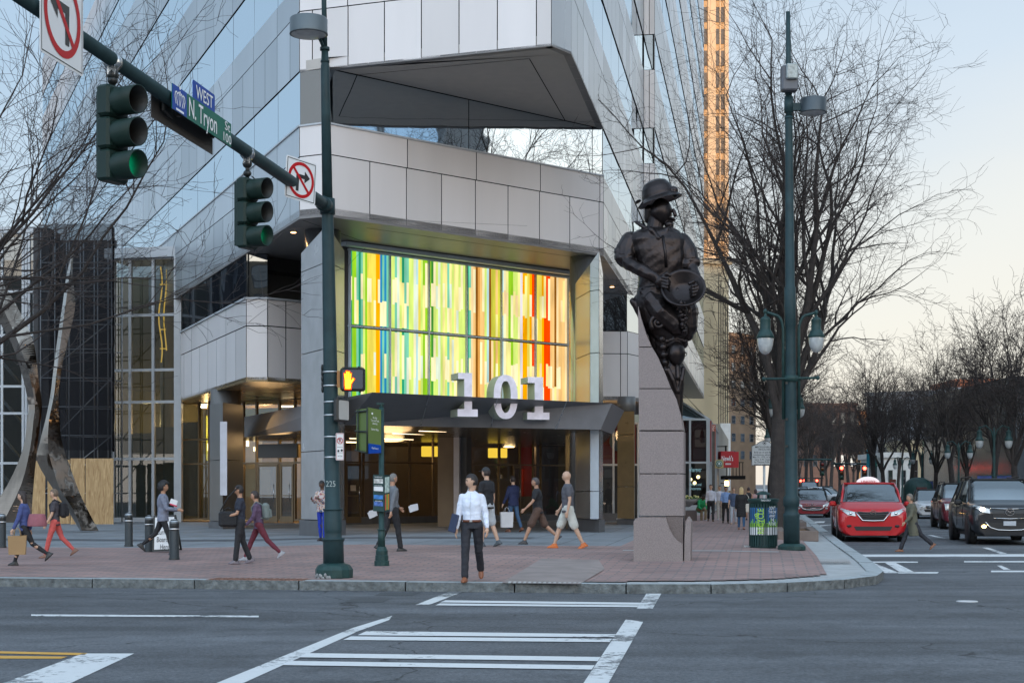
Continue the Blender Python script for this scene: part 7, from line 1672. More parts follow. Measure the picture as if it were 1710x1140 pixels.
p, h = ppl(432, 936, 122); person(p, h, 265, 'person in maroon trousers with pale backpack striding left behind the man in black', 'tan', ('short', (.03, .02, .018)), ('tee', 'plum', (.10, .06, .11)), 'long', ('jeans', 'maroon', (.13, .02, .035)), (.30, .30, .32), legs=((-30, 16), (24, 2)), arms=((20, 8, 30), (-15, 8, 20)), lean=6, extra=backpack((.16, .19, .18), 'greypack'))
p, h = ppl(538, 903, 101); person(p, h, 205, 'woman in floral top and bright blue trousers standing by the left pillar', 'dark', ('short', (.01, .008, .008)), ('blouse', 'floral', (.5, .4, .4)), 'long', ('leggings', 'royal', (.01, .035, .35)), (.03, .02, .02), legs=((3, 2), (-3, 4)), arms=((25, 5, 85), (25, 5, 85)), head=(-20, 14))
p, h = ppl(655, 920, 131); person(p, h, 55, 'man in grey shirt and black trousers walking behind the bus stop pole', 'tan', ('thin', (.16, .15, .14)), ('shirt', 'grey', (.13, .14, .155)), 'long', ('trousers', 'black', (.015, .015, .018)), (.015, .015, .015), legs=((-14, 14), (12, 3)), arms=((24, 12, 30), (-26, 12, 12)))
for (px, y, lb_, rz_) in ((622, 858, 'loose white papers swinging left of the bus stop pole', .5), (690, 848, 'loose white papers swinging right of the bus stop pole', -.4)):
    r_ = empty('paper_sheets', at(px, y, p.y-.1), rz_, lb_, 'papers'); mb = MB(); mb.box((0, 0, 0), (.20, .02, .14), M=RY(-18 if px > 650 else -22)); mb.box((.02, .015, .02), (.18, .01, .13), M=RY(-10)); mb.build('sheets', mat('paper_white', (.5, .5, .52), .7), r_)
p, h = ppl(813, 912, 132); person(p, h, 300, 'heavy man in black cap, black tee and pale shorts behind the man in white', 'light', ('cap', (.03, .02, .02)), ('tee', 'black', (.015, .015, .017)), 'short', ('shorts', 'palegrey', (.40, .42, .44)), (.06, .07, .08), legs=((6, 2), (-10, 12)), arms=((8, 10, 20), (-5, 10, 14)), build=1.18)
p, h = ppl(857, 888, 94); person(p, h, 318, 'man in navy jacket and jeans walking away with a white bag', 'light', ('short', (.03, .02, .02)), ('jacket', 'navy', (.015, .022, .07)), 'long', ('jeans', 'denim', (.04, .09, .17)), (.16, .06, .03), legs=((8, 2), (-12, 14)), arms=((6, 16, 18), (6, 8, 40)))
carried('white plastic carrier bag held by the man in the navy jacket', 'bag', at(846, 846, p.y-.1), (.42, .16, .50), mat('white_plastic_bag', (.60, .60, .62), .5), .3)
p, h = ppl(898, 908, 116); person(p, h, 266, 'man in black tee and brown shorts striding left', 'tan', ('short', (.06, .05, .05)), ('tee', 'black', (.015, .015, .017)), 'short', ('shorts', 'brown', (.09, .05, .035)), (.03, .03, .035), legs=((26, 4), (-26, 22)), arms=((30, 10, 20), (-22, 10, 25)), build=1.1, lean=3)
p, h = ppl(948, 915, 133); person(p, h, 270, 'bald man in grey tee and white shorts striding left in orange shoes', 'light', ('bald', (.1, .08, .07)), ('tee', 'slate', (.09, .09, .105)), 'short', ('shorts', 'offwhite', (.52, .52, .47)), (.55, .13, .02), legs=((-20, 6), (22, 4)), arms=((-8, 10, 20), (8, 10, 25)), build=1.14)
# on the side street pavement
seat = gp(1169, 868)
person(seat+Vector((0, 0, 0)), 1.7, 165, 'person in bright green hooded top sitting bent over on the bench', 'dark', ('short', (.01, .01, .01)), ('jacket', 'green', (.01, .26, .09)), 'long', ('trousers', 'khaki', (.20, .15, .09)), (.3, .3, .3), legs=((85, 88), (80, 84)), arms=((48, 5, 60), (48, 5, 60)), lean=38, head=(0, 25), sit=.50, vox=.02)
p, h = ppl(1187, 870, 62); person(p, h, 184, 'man in white shirt and black trousers walking toward the camera beside the shop glass', 'light', ('short', (.08, .05, .04)), ('shirt', 'palewhite', (.48, .50, .58)), 'long', ('trousers', 'black', (.015, .015, .018)), (.08, .04, .02), legs=((10, 3), (-12, 16)), arms=((10, 8, 30), (-5, 8, 20)), vox=.022)
p, h = ppl(1202, 868, 58); person(p, h, 184, 'person in pale clothes half hidden behind the man in blue shirt', 'light', ('short', (.08, .06, .05)), ('shirt', 'palewhite', (.48, .50, .58)), 'long', ('trousers', 'stone', (.35, .33, .30)), (.3, .3, .3), legs=((-8, 10), (9, 2)), vox=.024, fing=False)
p, h = ppl(1212, 873, 62); person(p, h, 180, 'bearded man in light blue shirt walking toward the camera', 'tan', ('short', (.02, .015, .015)), ('shirt', 'skyblue', (.20, .32, .58)), 'rolled', ('trousers', 'black', (.015, .015, .018)), (.05, .03, .02), legs=((8, 2), (-10, 12)), arms=((5, 12, 50), (0, 10, 20)), vox=.022)
p, h = ppl(1225, 875, 62); person(p, h, 190, 'woman in dark blue top and pale trousers left of the blonde woman', 'light', ('short', (.12, .06, .03)), ('blouse', 'denimblue', (.06, .09, .16)), 'short', ('jeans', 'ice', (.38, .42, .48)), (.3, .2, .15), legs=((-10, 12), (9, 3)), vox=.022)
p, h = ppl(1238, 884, 71); person(p, h, 6, 'blonde woman in long black top and jeans walking away with a white handbag', 'light', ('long', (.50, .36, .18)), ('coat', 'blackcoat', (.012, .012, .014)), 'long', ('jeans', 'bluejean', (.03, .08, .16)), (.25, .12, .08), legs=((5, 2), (-7, 10)), arms=((0, 8, 20), (5, 12, 30)), vox=.02)
r_ = empty('handbag', at(1247, 848, p.y), 0, 'white handbag hanging from the shoulder of the blonde woman', 'bag'); mb = MB(); mb.bbox((0, 0, 0), (.26, .12, .30), .03); mb.build('sack', mat('white_leather', (.50, .46, .40), .5), r_); mb = MB(); mb.tube([(-.1, 0, .15), (-.08, 0, .38), (0, 0, .48), (.06, 0, .38), (.1, 0, .15)], .012, 6); mb.build('strap', mat('white_leather', (.50, .46, .40), .5), r_)
p, h = ppl(1250, 868, 55); person(p, h, 4, 'woman in black tank top and short skirt walking away beside the bin', 'tan', ('short', (.05, .03, .03)), ('tank', 'black', (.015, .015, .017)), 'short', ('shorts', 'black', (.02, .02, .022)), (.03, .03, .03), legs=((6, 2), (-8, 12)), vox=.024, fing=False)
p, h = ppl(1262, 864, 48); person(p, h, 2, 'woman in pale pink top farther away behind the bin', 'light', ('long', (.05, .03, .03)), ('tee', 'palepink', (.45, .28, .28)), 'short', ('leggings', 'black', (.015, .015, .018)), (.03, .03, .03), legs=((-6, 8), (6, 2)), vox=.026, fing=False)
p, h = ppl(1524, 921, 101, 0); person(p, h*1.0, 268, 'man in olive coat and dark trousers crossing the street in front of the taxi', 'tan', ('short', (.14, .12, .10)), ('coat', 'olive', (.10, .095, .065)), 'long', ('trousers', 'inkblack', (.02, .02, .026)), (.20, .08, .04), legs=((-30, 20), (24, 3)), arms=((18, 8, 30), (-16, 8, 20)), lean=5, vox=.018)
p, h = ppl(1362, 841, 27, 0); person(p, h, 180, 'tiny figure in red far down the street beyond the far red car', 'tan', ('short', (.05, .04, .04)), ('tee', 'farred', (.35, .03, .02)), 'short', ('trousers', 'black', (.015, .015, .018)), vox=.03, fing=False)
# -- people and cars
# ------------------------------------------------------------------ cars
M_TYRE = mat('tyre_rubber', (.012, .012, .013), .8, var=.1); M_RIM = mat('alloy_rim', (.30, .31, .32), .3, .9); M_CGLS = mirror_glass('car_glass', (.70, .75, .78), .003, .8, (.02, .025, .025), .42)
M_CBLK = mat('car_black_plastic', (.012, .012, .013), .5, var=0); M_CHR = mat('chrome', (.62, .62, .62), .12, 1.0, var=0); M_HLB = mat('lamp_glass', (.45, .46, .46), .12, .3, var=.2, vscale=20)
def car(pos, az_, label, paint_, L, W, H, kind, cat='car', lit=False, taxi=False, rails=False, emblem=None, detail=True, group=None, grille='bars', sc=1.0):
    """local: front at y=0 looking to -Y, length towards +Y"""
    root = empty('parked_car' if False else ('taxi' if taxi else 'car'), pos, R(180-az_), label, cat, group)
    van = kind == 'van'; suv = kind == 'suv'
    hb_ = {'van': .62, 'suv': .62, 'sedan': .56}[kind]*H      # belt line
    zs = .24 if not suv else .30
    ws_y0 = {'van': .80, 'suv': 1.35, 'sedan': 1.15}[kind]     # base of windscreen
    ws_y1 = {'van': 1.75, 'suv': 2.05, 'sedan': 2.05}[kind]; rr_y = {'van': L-.45, 'suv': L-.55, 'sedan': L-1.45}[kind]; rb_y = {'van': L-.12, 'suv': L-.15, 'sedan': L-.65}[kind]
    hn = {'van': .56, 'suv': .60, 'sedan': .50}[kind]*H          # bonnet nose height
    hw = W/2
    # stations: y, half width factor, z belt(edge), z top, top half-width
    S_ = [(.00, .80, hn*.76, hn*.80, .66), (.03, .90, hn*.86, hn*.91, .74), (.12, .965, hn*.94, hn*.99, .80), (.34, .995, hn*.99, hn*1.05, .84), (ws_y0*.6, 1.0, hb_*.965, hb_*1.03, .85), (ws_y0, 1.0, hb_*1.0, hb_*1.09, .86)]
    for f in (.33, .66, 1): S_.append((ws_y0+(ws_y1-ws_y0)*f, 1.0, hb_*(1.0+.01*f), hb_*1.09+(H-.02-hb_*1.09)*(1-(1-f)**1.6), .86-.12*f))
    ym = (ws_y1+rr_y)/2; S_ += [(ym, 1.0, hb_*1.02, H, .73), (rr_y, .985, hb_*1.03, H-.04, .71)]
    if kind == 'sedan': S_ += [(rr_y+(rb_y-rr_y)*.5, .98, hb_*1.03, hb_+(H-hb_)*.55, .74), (rb_y, .97, hb_*1.03, hb_*1.10, .80), (L-.15, .93, hb_*1.0, hb_*1.06, .78), (L, .80, hb_*.8, hb_*.85, .7)]
    else: S_ += [(rb_y, .95, hb_*1.02, hb_*1.12, .74), (L-.04, .92, hb_*.9, hb_*.95, .8), (L, .84, hb_*.5, hb_*.55, .75)]
    def sec(y, k, zb_, zt_, kt):
        w = hw*k; wt = hw*kt; zb2 = zb_
        z1 = zs+(.05 if y > .1 else .02)
        return [(0, zs-.04), (w*.80, zs-.04), (w*.97, z1+.06), (w*1.0, zs+(zb2-zs)*.48), (w*.985, zb2-.06), (w*.93, zb2), (wt, zt_-(.05 if zt_ > hb_*1.2 else .012)), (wt*.80, zt_-(.006)), (0, zt_)]
    nS = 9; vs = []
    for st in S_:
        pr = sec(*st); vs += [(x, st[0], z) for x, z in pr]+[(-x, st[0], z) for x, z in pr[1:-1]][::-1]
    n = 2*nS-2; mb = MB(); mb.smooth = True; mb.v = [tuple(v) for v in vs]
    gl = []
    for i in range(len(S_)-1):
        y0, y1 = S_[i][0], S_[i+1][0]
        for k in range(n):
            kk = k if k < nS-1 else n-1-k       # mirrored band index
            side = kk == 5; topb = kk in (6, 7)
            cab = ws_y0-.01 <= y0 and y1 <= rb_y+.01
            isg = (side and cab and y1 > ws_y0+.3 and y0 > ws_y0-.01) or (topb and ws_y0-.01 <= y0 and y1 <= ws_y1+.01) or (topb and rr_y-.01 <= y0 and y1 <= rb_y+.01)
            if side and cab and y0 < ws_y1-.01 and not topb: isg = True
            mb.f.append([i*n+k, i*n+(k+1) % n, (i+1)*n+(k+1) % n, (i+1)*n+k]); mb.m.append(1 if isg else 0); mb.sm.append(True)
    mb.f.append(list(range(n-1, -1, -1))); mb.m.append(0); mb.sm.append(False); mb.f.append([(len(S_)-1)*n+k for k in range(n)]); mb.m.append(0); mb.sm.append(False)
    # split glass into its own part
    bodyf = MB(); bodyf.v = mb.v; bodyf.f = [f for f, m_ in zip(mb.f, mb.m) if m_ == 0]; bodyf.m = [0]*len(bodyf.f); bodyf.sm = [s_ for s_, m_ in zip(mb.sm, mb.m) if m_ == 0]
    glf = MB(); glf.v = mb.v; glf.f = [f for f, m_ in zip(mb.f, mb.m) if m_ == 1]; glf.m = [0]*len(glf.f); glf.sm = [True]*len(glf.f)
    bodyf.build('body', paint_, root); glf.build('windows', M_CGLS, root)
    for s_ in (-1, 1):
        mb = MB(); mb.tube([(s_*hw*.865, ws_y0+.02, hb_*1.06), (s_*hw*.80, ws_y0+(ws_y1-ws_y0)*.5, hb_+(H-hb_)*.66), (s_*hw*.75, ws_y1, H-.045)], .035, 6); mb.build('windscreen_pillar', paint_ if taxi else M_CBLK, root)
        for yy in (ws_y1+.75, ws_y1+1.55): 
            if yy < rr_y: mb = MB(); mb.tube([(s_*hw*.93, yy, hb_*1.0), (s_*hw*.74, yy+.03, H-.05)], .035, 6); mb.build('door_pillar', M_CBLK, root)
    mb = MB(); mb.tube([(-hw*.75, ws_y1-.02, H-.03), (0, ws_y1-.03, H-.005), (hw*.75, ws_y1-.02, H-.03)], .03, 6)
    mb.build('roof_edge', paint_ if taxi else M_CBLK, root)
    # wheels
    rw = {'van': .34, 'suv': .39, 'sedan': .32}[kind]
    for s_ in (-1, 1):
        for yw in (.88, L-1.0):
            mb = MB(); mb.lathe([(rw*.6, -.11), (rw*.96, -.11), (rw, -.08), (rw, .08), (rw*.96, .11), (rw*.62, .11)], (s_*(hw-.115), yw, rw), 24, M=RY(90)); wo = mb.build('wheel', M_TYRE, root)
            mb = MB(); mb.lathe([(rw*.64, s_*.10), (rw*.60, s_*.112), (rw*.58, s_*.085), (rw*.2, s_*.075)], (s_*(hw-.115), yw, rw), 20, M=RY(90))
            for q in range(5): a = q*2*math.pi/5; mb.box((s_*(hw-.115+.098), yw+math.cos(a)*rw*.35, rw+math.sin(a)*rw*.35), (.02, .06, rw*.5), M=RX(math.degrees(a)-90))
            mb.build('rim', M_RIM, wo)
            mb = MB(); mb.lathe([(rw*1.13, -.005), (rw*1.13, .012), (rw*.2, .012)], (s_*(hw-.012), yw, rw+.02), 24, M=RY(90*s_)); mb.build('wheel_arch', M_CBLK, root)
    # front: grille, bumper opening, lamps
    zg = hn*.78; gw = .36 if kind != 'sedan' else .34
    from mathutils.bvhtree import BVHTree
    bv = BVHTree.FromPolygons([Vector(v) for v in bodyf.v], bodyf.f)
    def fr_y(x, z=None):
        h_ = bv.ray_cast(Vector((x, -2, .45*H if z is None else z)), Vector((0, 1, 0))); return h_[0].y if h_[0] is not None and h_[0].y < 1.2 else .3
    def patch(name, pts, m, out=.02, sub=None):
        mb = MB(); pp = []
        for (xa, za), (xb, zb3) in zip(pts, pts[1:]+pts[:1]):
            for q in range(4): pp.append((xa+(xb-xa)*q/4, za+(zb3-za)*q/4))
        cx_, cz_ = sum(p[0] for p in pts)/len(pts), sum(p[1] for p in pts)/len(pts); k = len(pp)
        P_ = lambda x, z, o_=out: Vector((x, fr_y(x, z)-o_, z))
        f = [P_(x, z) for x, z in pp]; i2 = [P_(cx_+(x-cx_)*.55, cz_+(z-cz_)*.55) for x, z in pp]; b = [q+Vector((0, .10, 0)) for q in f]; c = P_(cx_, cz_)
        mb.add(f+i2+[c]+b, [(i, (i+1) % k, k+(i+1) % k, k+i) for i in range(k)]+[(k+i, k+(i+1) % k, 2*k) for i in range(k)]+[(i, 2*k+1+i, 2*k+1+(i+1) % k, (i+1) % k) for i in range(k)]); return fixn(mb.build(name, m, root))
    g1, g0 = hn*.92, hn*.66
    if kind == 'van': gp_ = [(-.46, g1-.0), (-.28, g0), (.28, g0), (.46, g1), (.2, g1-.02), (-.2, g1-.02)]
    elif kind == 'suv': gp_ = [(-.48, g1), (-.40, g0), (.40, g0), (.48, g1)]
    else: gp_ = [(-.5, g1-.10), (-.42, g1-.16), (.42, g1-.16), (.5, g1-.10)]
    patch('grille', gp_, M_CBLK, .015)
    mb = MB()
    if grille == 'bars':
        for i in range(4):
            z = g0+(g1-g0)*(i+.6)/4.4; x = .27+.17*(i/3) if kind == 'van' else .41+.05*i/3; mb.tube([(-x, fr_y(x, z)-.03, z), (0, fr_y(0, z)-.03, z-.01), (x, fr_y(x, z)-.03, z)], .010 if kind == 'van' else .014, 5)
        mb.build('grille_bars', M_CBLK if kind == 'van' else M_CHR, root)
    elif grille == 'wide':
        mb.tube([(-.50, fr_y(.5, g1)-.03, g1), (0, fr_y(0, g1-.02)-.04, g1-.02), (.50, fr_y(.5, g1)-.03, g1)], .012, 6); mb.tube([(-.42, fr_y(.5, g0+.02)-.03, g0+.02), (0, fr_y(0, g0)-.04, g0), (.42, fr_y(.5, g0+.02)-.03, g0+.02)], .012, 6); mb.build('grille_trim', M_CHR, root)
        mb = MB(); mb.tube([(-.62, -.01, .62), (-.5, -.03, .47), (-.3, -.03, .41), (0, -.03, .40), (.3, -.03, .41), (.5, -.03, .47), (.62, -.01, .62)], .016, 6); mb.build('lower_trim', M_CHR, root)
    if kind == 'van':
        mb = MB(); mb.tube([(-.50, fr_y(.5, g1-.01)-.03, g1-.01), (-.30, fr_y(.3, g0-.01)-.035, g0-.01), (0, fr_y(0, g0-.02)-.04, g0-.02), (.30, fr_y(.3, g0-.01)-.035, g0-.01), (.50, fr_y(.5, g1-.01)-.03, g1-.01)], .020, 6); mb.build('grille_trim', M_CHR, root)
    lo_ = patch('lower_grille', [(-.55, .46), (-.48, .34), (.48, .34), (.55, .46)] if kind != 'suv' else [(-.60, .60), (-.50, .42), (-.40, .38), (.40, .38), (.50, .42), (.60, .60)], M_CBLK, .012)
    if emblem == 'oval':
        mb = MB(); ec = Vector((0, fr_y(0, g1-.03)-.06, g1-.03)); ring(mb, ec, X1, ZZ, .055, .07, 20); mb.v = [(v[0]*1.25, v[1], v[2]) for v in mb.v]; ring(mb, ec, X1*.5, ZZ, .045, .058, 16); ring(mb, ec+ZZ*.022, X1, ZZ*.5, .035, .046, 16); mb.build('emblem', M_CHR, root)
    elif emblem == 'wing':
        mb = MB(); ec = Vector((0, fr_y(0, (g0+g1)/2+.04)-.05, (g0+g1)/2+.04)); ring(mb, ec, X1*1.2, ZZ, .085, .10, 24)
        for s_ in (-1, 1): bar(mb, ec, X1, ZZ, (0, -.03), (s_*.055, .045), .022, .002); bar(mb, ec, X1, ZZ, (s_*.055, .045), (s_*.10, .015), .02, .003)
        mb.build('emblem', M_CHR, root)
    for s_ in (-1, 1):
        hl = [(s_*.52, g1-.02), (s_*.50, g1-.14), (s_*.72, g1-.10), (s_*.90*hw/.96, g1+.05), (s_*.86*hw/.96, g1+.09)] if kind != 'suv' or grille == 'wide' else [(s_*.56, g1), (s_*.56, g0+.02), (s_*.85, g0+.04), (s_*.88, g1+.01)]
        if s_ > 0: hl = hl[::-1]
        ho = patch('headlight', hl, M_HLB, .03)
        if lit:
            mb = MB(); x = s_*.70; mb.ell((x, fr_y(x, g1-.03)-.03, g1-.03), (.065, .035, .05)); mb.build('lamp_bulb', emis('headlamp_glow', (1, .86, .62), 14), ho)
            mb = MB(); x = s_*.66; mb.ell((x, fr_y(x, .5)-.02, .50), (.06, .03, .045)); mb.build('fog_lamp', emis('fog_glow', (1, .62, .22), 8), root)
        else:
            mb = MB(); mb.ell((s_*.64, fr_y(.64, g1-.06)-.03, g1-.06), (.05, .03, .045)); mb.build('lamp_bulb', M_CHR, ho)
            mb = MB(); mb.ell((s_*.68, fr_y(.68, .47)-.01, .47), (.07, .03, .04)); mb.build('fog_lamp', M_CBLK if taxi else mat('fog_pale', (.4, .4, .4), .2), root)
        mb = MB(); mb.bbox((s_*(hw+.10), ws_y0+.48, hb_*1.03), (.20, .12, .15), .04); mb.tube([(s_*(hw-.02), ws_y0+.5, hb_*1.0), (s_*(hw+.1), ws_y0+.48, hb_*1.0)], .025, 6); mb.build('mirror', paint_ if taxi else M_CBLK, root)
        if rails: mb = MB(); mb.tube([(s_*hw*.66, ws_y1+.1, H), (s_*hw*.66, ws_y1+.2, H+.06), (s_*hw*.66, rr_y-.3, H+.05), (s_*hw*.66, rr_y-.2, H-.02)], .02, 6); mb.build('roof_rail', M_CBLK, root)
        mb = MB()
        for yy in (ws_y0+.35, ws_y1+.78, ws_y1+1.75):
            if yy < rr_y: mb.box((s_*(hw*1.0-.002), yy, (zs+hb_)/2+.06), (.012, .012, hb_-zs-.22))
        for yy in (ws_y1+.55, ws_y1+1.5): mb.box((s_*(hw+.004), yy, hb_*.9), (.02, .16, .03))
        mb.build('door_seams', M_CBLK, root)
    if grille == 'wide' and lit:
      mb = MB(); mb.box((0, -.02, .50 if kind != 'suv' else .58), (.32, .03, .12)); mb.build('number_plate', mat('plate_pale', (.40, .42, .45), .4), root)
    mb = MB(); mb.box((0, L/2, zs-.02), (W*.86, L*.9, .1)); mb.build('underbody', M_CBLK, root)
    mb = MB()
    for s_ in (-1, 1): mb.tube([(s_*.1-.3, ws_y0+.08, hb_*1.10), (s_*.1+.2, ws_y0+.20, hb_*1.17)], .010, 5)
    mb.build('wipers', M_CBLK, root)
    if taxi:
        sg = empty('x'); COL.objects.unlink(sg); D.objects.remove(sg)
        mb = MB(); yq = ws_y1+.45; vs = []
        for (z, w, d) in ((H-.01, .34, .12), (H+.06, .33, .11), (H+.13, .24, .09), (H+.17, .14, .07), (H+.185, .04, .03)):
            vs += [(-w, yq-d, z), (w, yq-d, z), (w, yq+d, z), (-w, yq+d, z)]
        fs = [(3, 2, 1, 0)]+[(4*i+k, 4*i+(k+1) % 4, 4*i+4+(k+1) % 4, 4*i+4+k) for i in range(4) for k in range(4)]+[(16, 17, 18, 19)]
        mb.add(vs, fs); so2 = mb.build('roof_sign', mat('taxi_sign', (.70, .60, .58), .4, emit=(1, .75, .7), estr=.15), root)
        mb = MB(); text_mesh(mb, 'UNITED', (0, yq-.123, H+.035), (1, 0, 0), (0, 0, 1), .08, .42, .002, bold=.01); mb.build('lettering', M_SIGR, so2)
    root.scale = (sc,)*3
    return root
def cpaint(n, c, metal=0.0): return mat('car_paint_'+n, c, .35, metal, var=0, coat=.7, spec=.3)
def caryaw(px, y, a, **k): return gp(px, y, 0)
p = gp(1458, 905, 0); car(p, 189, 'red minivan taxi with a pale roof sign driving toward the camera', cpaint('red', (.42, .008, .012)), 5.0, 1.98, 1.74, 'van', 'taxi', taxi=True, emblem='oval', sc=1.02)
p = gp(1617, 884, 0); car(p, 189, 'maroon sport utility car between the taxi and the black one', cpaint('maroon', (.12, .012, .022)), 4.8, 1.92, 1.80, 'suv', rails=True, sc=.98)
p = gp(1686, 910, 0); car(p, 188, 'black sport utility car with lit headlights at the right picture edge', cpaint('black', (.012, .013, .016)), 5.0, 1.95, 1.78, 'suv', lit=True, rails=True, emblem='wing', grille='wide', sc=1.06)
p = gp(1357, 864, 0); car(p, 189, 'dark red sedan farther down the street left of the taxi', cpaint('crimson', (.20, .010, .018)), 4.6, 1.80, 1.46, 'sedan', emblem='oval', grille='wide')
p = gp(1419, 843, 0); car(p, 189-62, 'white car turning across the street behind the taxi', cpaint('white', (.55, .56, .58)), 4.6, 1.8, 1.45, 'sedan')
for (px, y, c_, k_2, lb_) in ((1336, 838, 'silver', 'sedan', 'silver car far away to the left behind the dark red sedan'), (1352, 836, 'white', 'van', 'white van far away above the roof of the dark red sedan'), (1380, 835, 'charcoal', 'sedan', 'dark car far away right of the white van'), (1562, 866, 'white', 'sedan', 'white car mostly hidden between the taxi and the maroon one')):
    car(gp(px, y, 0), 189, lb_, cpaint(c_, {'silver': (.3, .31, .33), 'white': (.55, .56, .58), 'charcoal': (.04, .04, .05)}[c_]), 4.7, 1.85, 1.9 if k_2 == 'van' else 1.45, k_2)
# dark green utility booth by the far kerb
p = gp(1530, 872, 0); p = V(1533, 92); root = empty('utility_booth', Vector((p.x, 92, gz(92))), label='dark green rounded booth on the far kerb behind the maroon car', cat='booth'); mb = MB(); mb.lathe([(.85, 0), (.85, 1.2), (.80, 1.5), (.62, 1.75), (.35, 1.9), (.01, 1.94)], (p.x, 92, gz(92)), 20, cap=False); PB(mb, 'shell', M_GRN, root); mb = MB(); mb.box((p.x, 91.2, gz(92)+.8), (.6, .1, 1.1)); PB(mb, 'panel', mat('maroon_panel', (.08, .02, .02), .5), root)
# ------------------------------------------------------------------ bronze figure on its granite pillar
sb0 = gp(1100, 937); SY = sb0.y+.42; ks = SY/F
def S3(px, y, d=0): return Vector(((px-CX)*ks, SY+d*ks, CH-(y-HY)*ks))
M_GRAN = mat('pink_grey_granite', (.205, .170, .165), .55, var=.25, vscale=55, bump_=.1, bscale=80)
M_GRAN2 = mat('polished_granite', (.13, .105, .10), .3, var=.3, vscale=60)
M_BRON = mat('dark_bronze', (.030, .024, .024), .36, .8, var=.3, vscale=3, bump_=.08, bscale=14)
ped = empty('granite_pillar', sb0, label='tall square granite pillar carrying the bronze miner figure', cat='pedestal')
dp = .92
def slabs(name, pix, y_front, depth, m):
    mb = MB(); f = [S3(x, y)+Vector((0, y_front, 0)) for x, y in pix]; k = len(f); b = [q+Vector((depth*.16, depth, 0)) for q in f]
    mb.add(f+b, [tuple(range(k)), tuple(range(2*k-1, k-1, -1))]+[(i, k+i, k+(i+1) % k, (i+1) % k) for i in range(k)]); return fixn(PB(mb, name, m, ped))
slabs('foot_block', [(1055, 938), (1136, 938), (1136, 907), (1128, 902), (1120, 893), (1114, 882), (1110, 870), (1108, 863), (1062, 863), (1055, 869)], -.46, .60, M_GRAN)
slabs('foot_flank', [(1138.5, 938), (1149, 938), (1150, 870), (1145, 862), (1142, 868), (1139.5, 895)], -.40, .75, M_GRAN)
slabs('plinth_slab', [(1040, 940), (1166, 940), (1166, 937.5), (1040, 937.5)], -.62, 1.3, M_CONC)
seams_ = [907, 861, 791, 720.5]
slabs('shaft_block', [(1066, 907), (1137, 907), (1137, 862), (1066, 862)], -.38, .76, M_GRAN2)
for a, b in zip(seams_[1:], seams_[2:]): slabs('shaft_block', [(1065.5, a-.8), (1138, a-.8), (1138, b+.8), (1064.5, b+.8)], -.38, .78, M_GRAN)
slabs('shaft_block', [(1064.5, 719), (1137, 719), (1133, 694), (1126, 668), (1118, 651.5), (1064, 651.5)], -.38, .78, M_GRAN)
slabs('shaft_block', [(1064, 650), (1117, 650), (1106, 622), (1094, 596), (1086, 583), (1063.5, 583)], -.38, .78, M_GRAN)
slabs('shaft_block', [(1063.5, 581.5), (1085, 581.5), (1076, 560), (1068, 535), (1063, 515)], -.38, .78, M_GRAN)
stt = empty('bronze_statue', S3(1105, 718), label='dark bronze miner in a brimmed hat tipping a gold pan, above a bespectacled bust', cat='statue')
def LS(mb, pts, n=12): limb(mb, [S3(p[0], p[1], p[2]) for p in pts], [p[3]*ks for p in pts], n)
def ES(mb, x, y, d, rx_, ry_, rz_, rot=0, n=16): mb.ell(S3(x, y, d), (rx_*ks, ry_*ks, rz_*ks), M=RY(rot), n=n, m=12)
def bl(mb, Hc, s, fz, tilt=0): headmesh(mb, Hc, RZ(fz)@RX(tilt), s)
mb = MB()
hc_ = S3(1104, 354, -2); headmesh(mb, hc_, RZ(-66)@RX(-2), 2.3)
LS(mb, [(1096, 366, 2, 13), (1093, 385, 3, 15), (1095, 400, 3, 24)])
ES(mb, 1117, 376, -4, 8, 8, 7, 20); ES(mb, 1122, 367, -5, 6, 9, 3.0, 15); LS(mb, [(1119, 376, -4, 6), (1117, 384, -4, 3)]); LS(mb, [(1124, 352, -5, 3), (1127, 360, -6, 3.4)])
LS(mb, [(1085, 350, 2, 9), (1083, 366, 4, 7)])       # hair at the nape
# trunk in a loose shirt
def LF_(mb, rings):
    loft(mb, [(S3(x, y, d), rx_*ks, ry_*ks, None) for x, y, d, rx_, ry_ in rings], 24)
LF_(mb, [(1105, 480, 0, 40, 28), (1104, 460, 0, 38, 28), (1103, 440, 0, 42, 30), (1100, 420, 0, 46, 30), (1097, 402, 0, 50, 28), (1096, 391, 0, 42, 24), (1095, 382, 0, 24, 18)])
for pts in ([(1052, 402, 0, 16), (1046, 418, -2, 18), (1044, 432, -6, 17)], [(1139, 403, 0, 15), (1149, 422, -4, 16), (1151, 437, -8, 14)]): LS(mb, pts)
# rolled cuffs
LS(mb, [(1036, 428, -6, 12), (1050, 441, -12, 13)]); LS(mb, [(1034, 422, -6, 10), (1046, 433, -10, 13)]); LS(mb, [(1145, 443, -10, 12), (1159, 440, -10, 10)])
LS(mb, [(1046, 440, -14, 11), (1068, 456, -30, 11), (1090, 468, -40, 8), (1098, 474, -42, 6)]); LS(mb, [(1153, 444, -10, 10), (1159, 462, -22, 9), (1161, 478, -34, 7)])
# collar wings
LS(mb, [(1078, 384, -14, 4), (1062, 372, -6, 3)]); LS(mb, [(1084, 386, -20, 5), (1097, 402, -26, 4)]); LS(mb, [(1112, 386, -16, 5), (1108, 402, -24, 4)]); LS(mb, [(1120, 384, -10, 4), (1134, 392, -8, 3)])
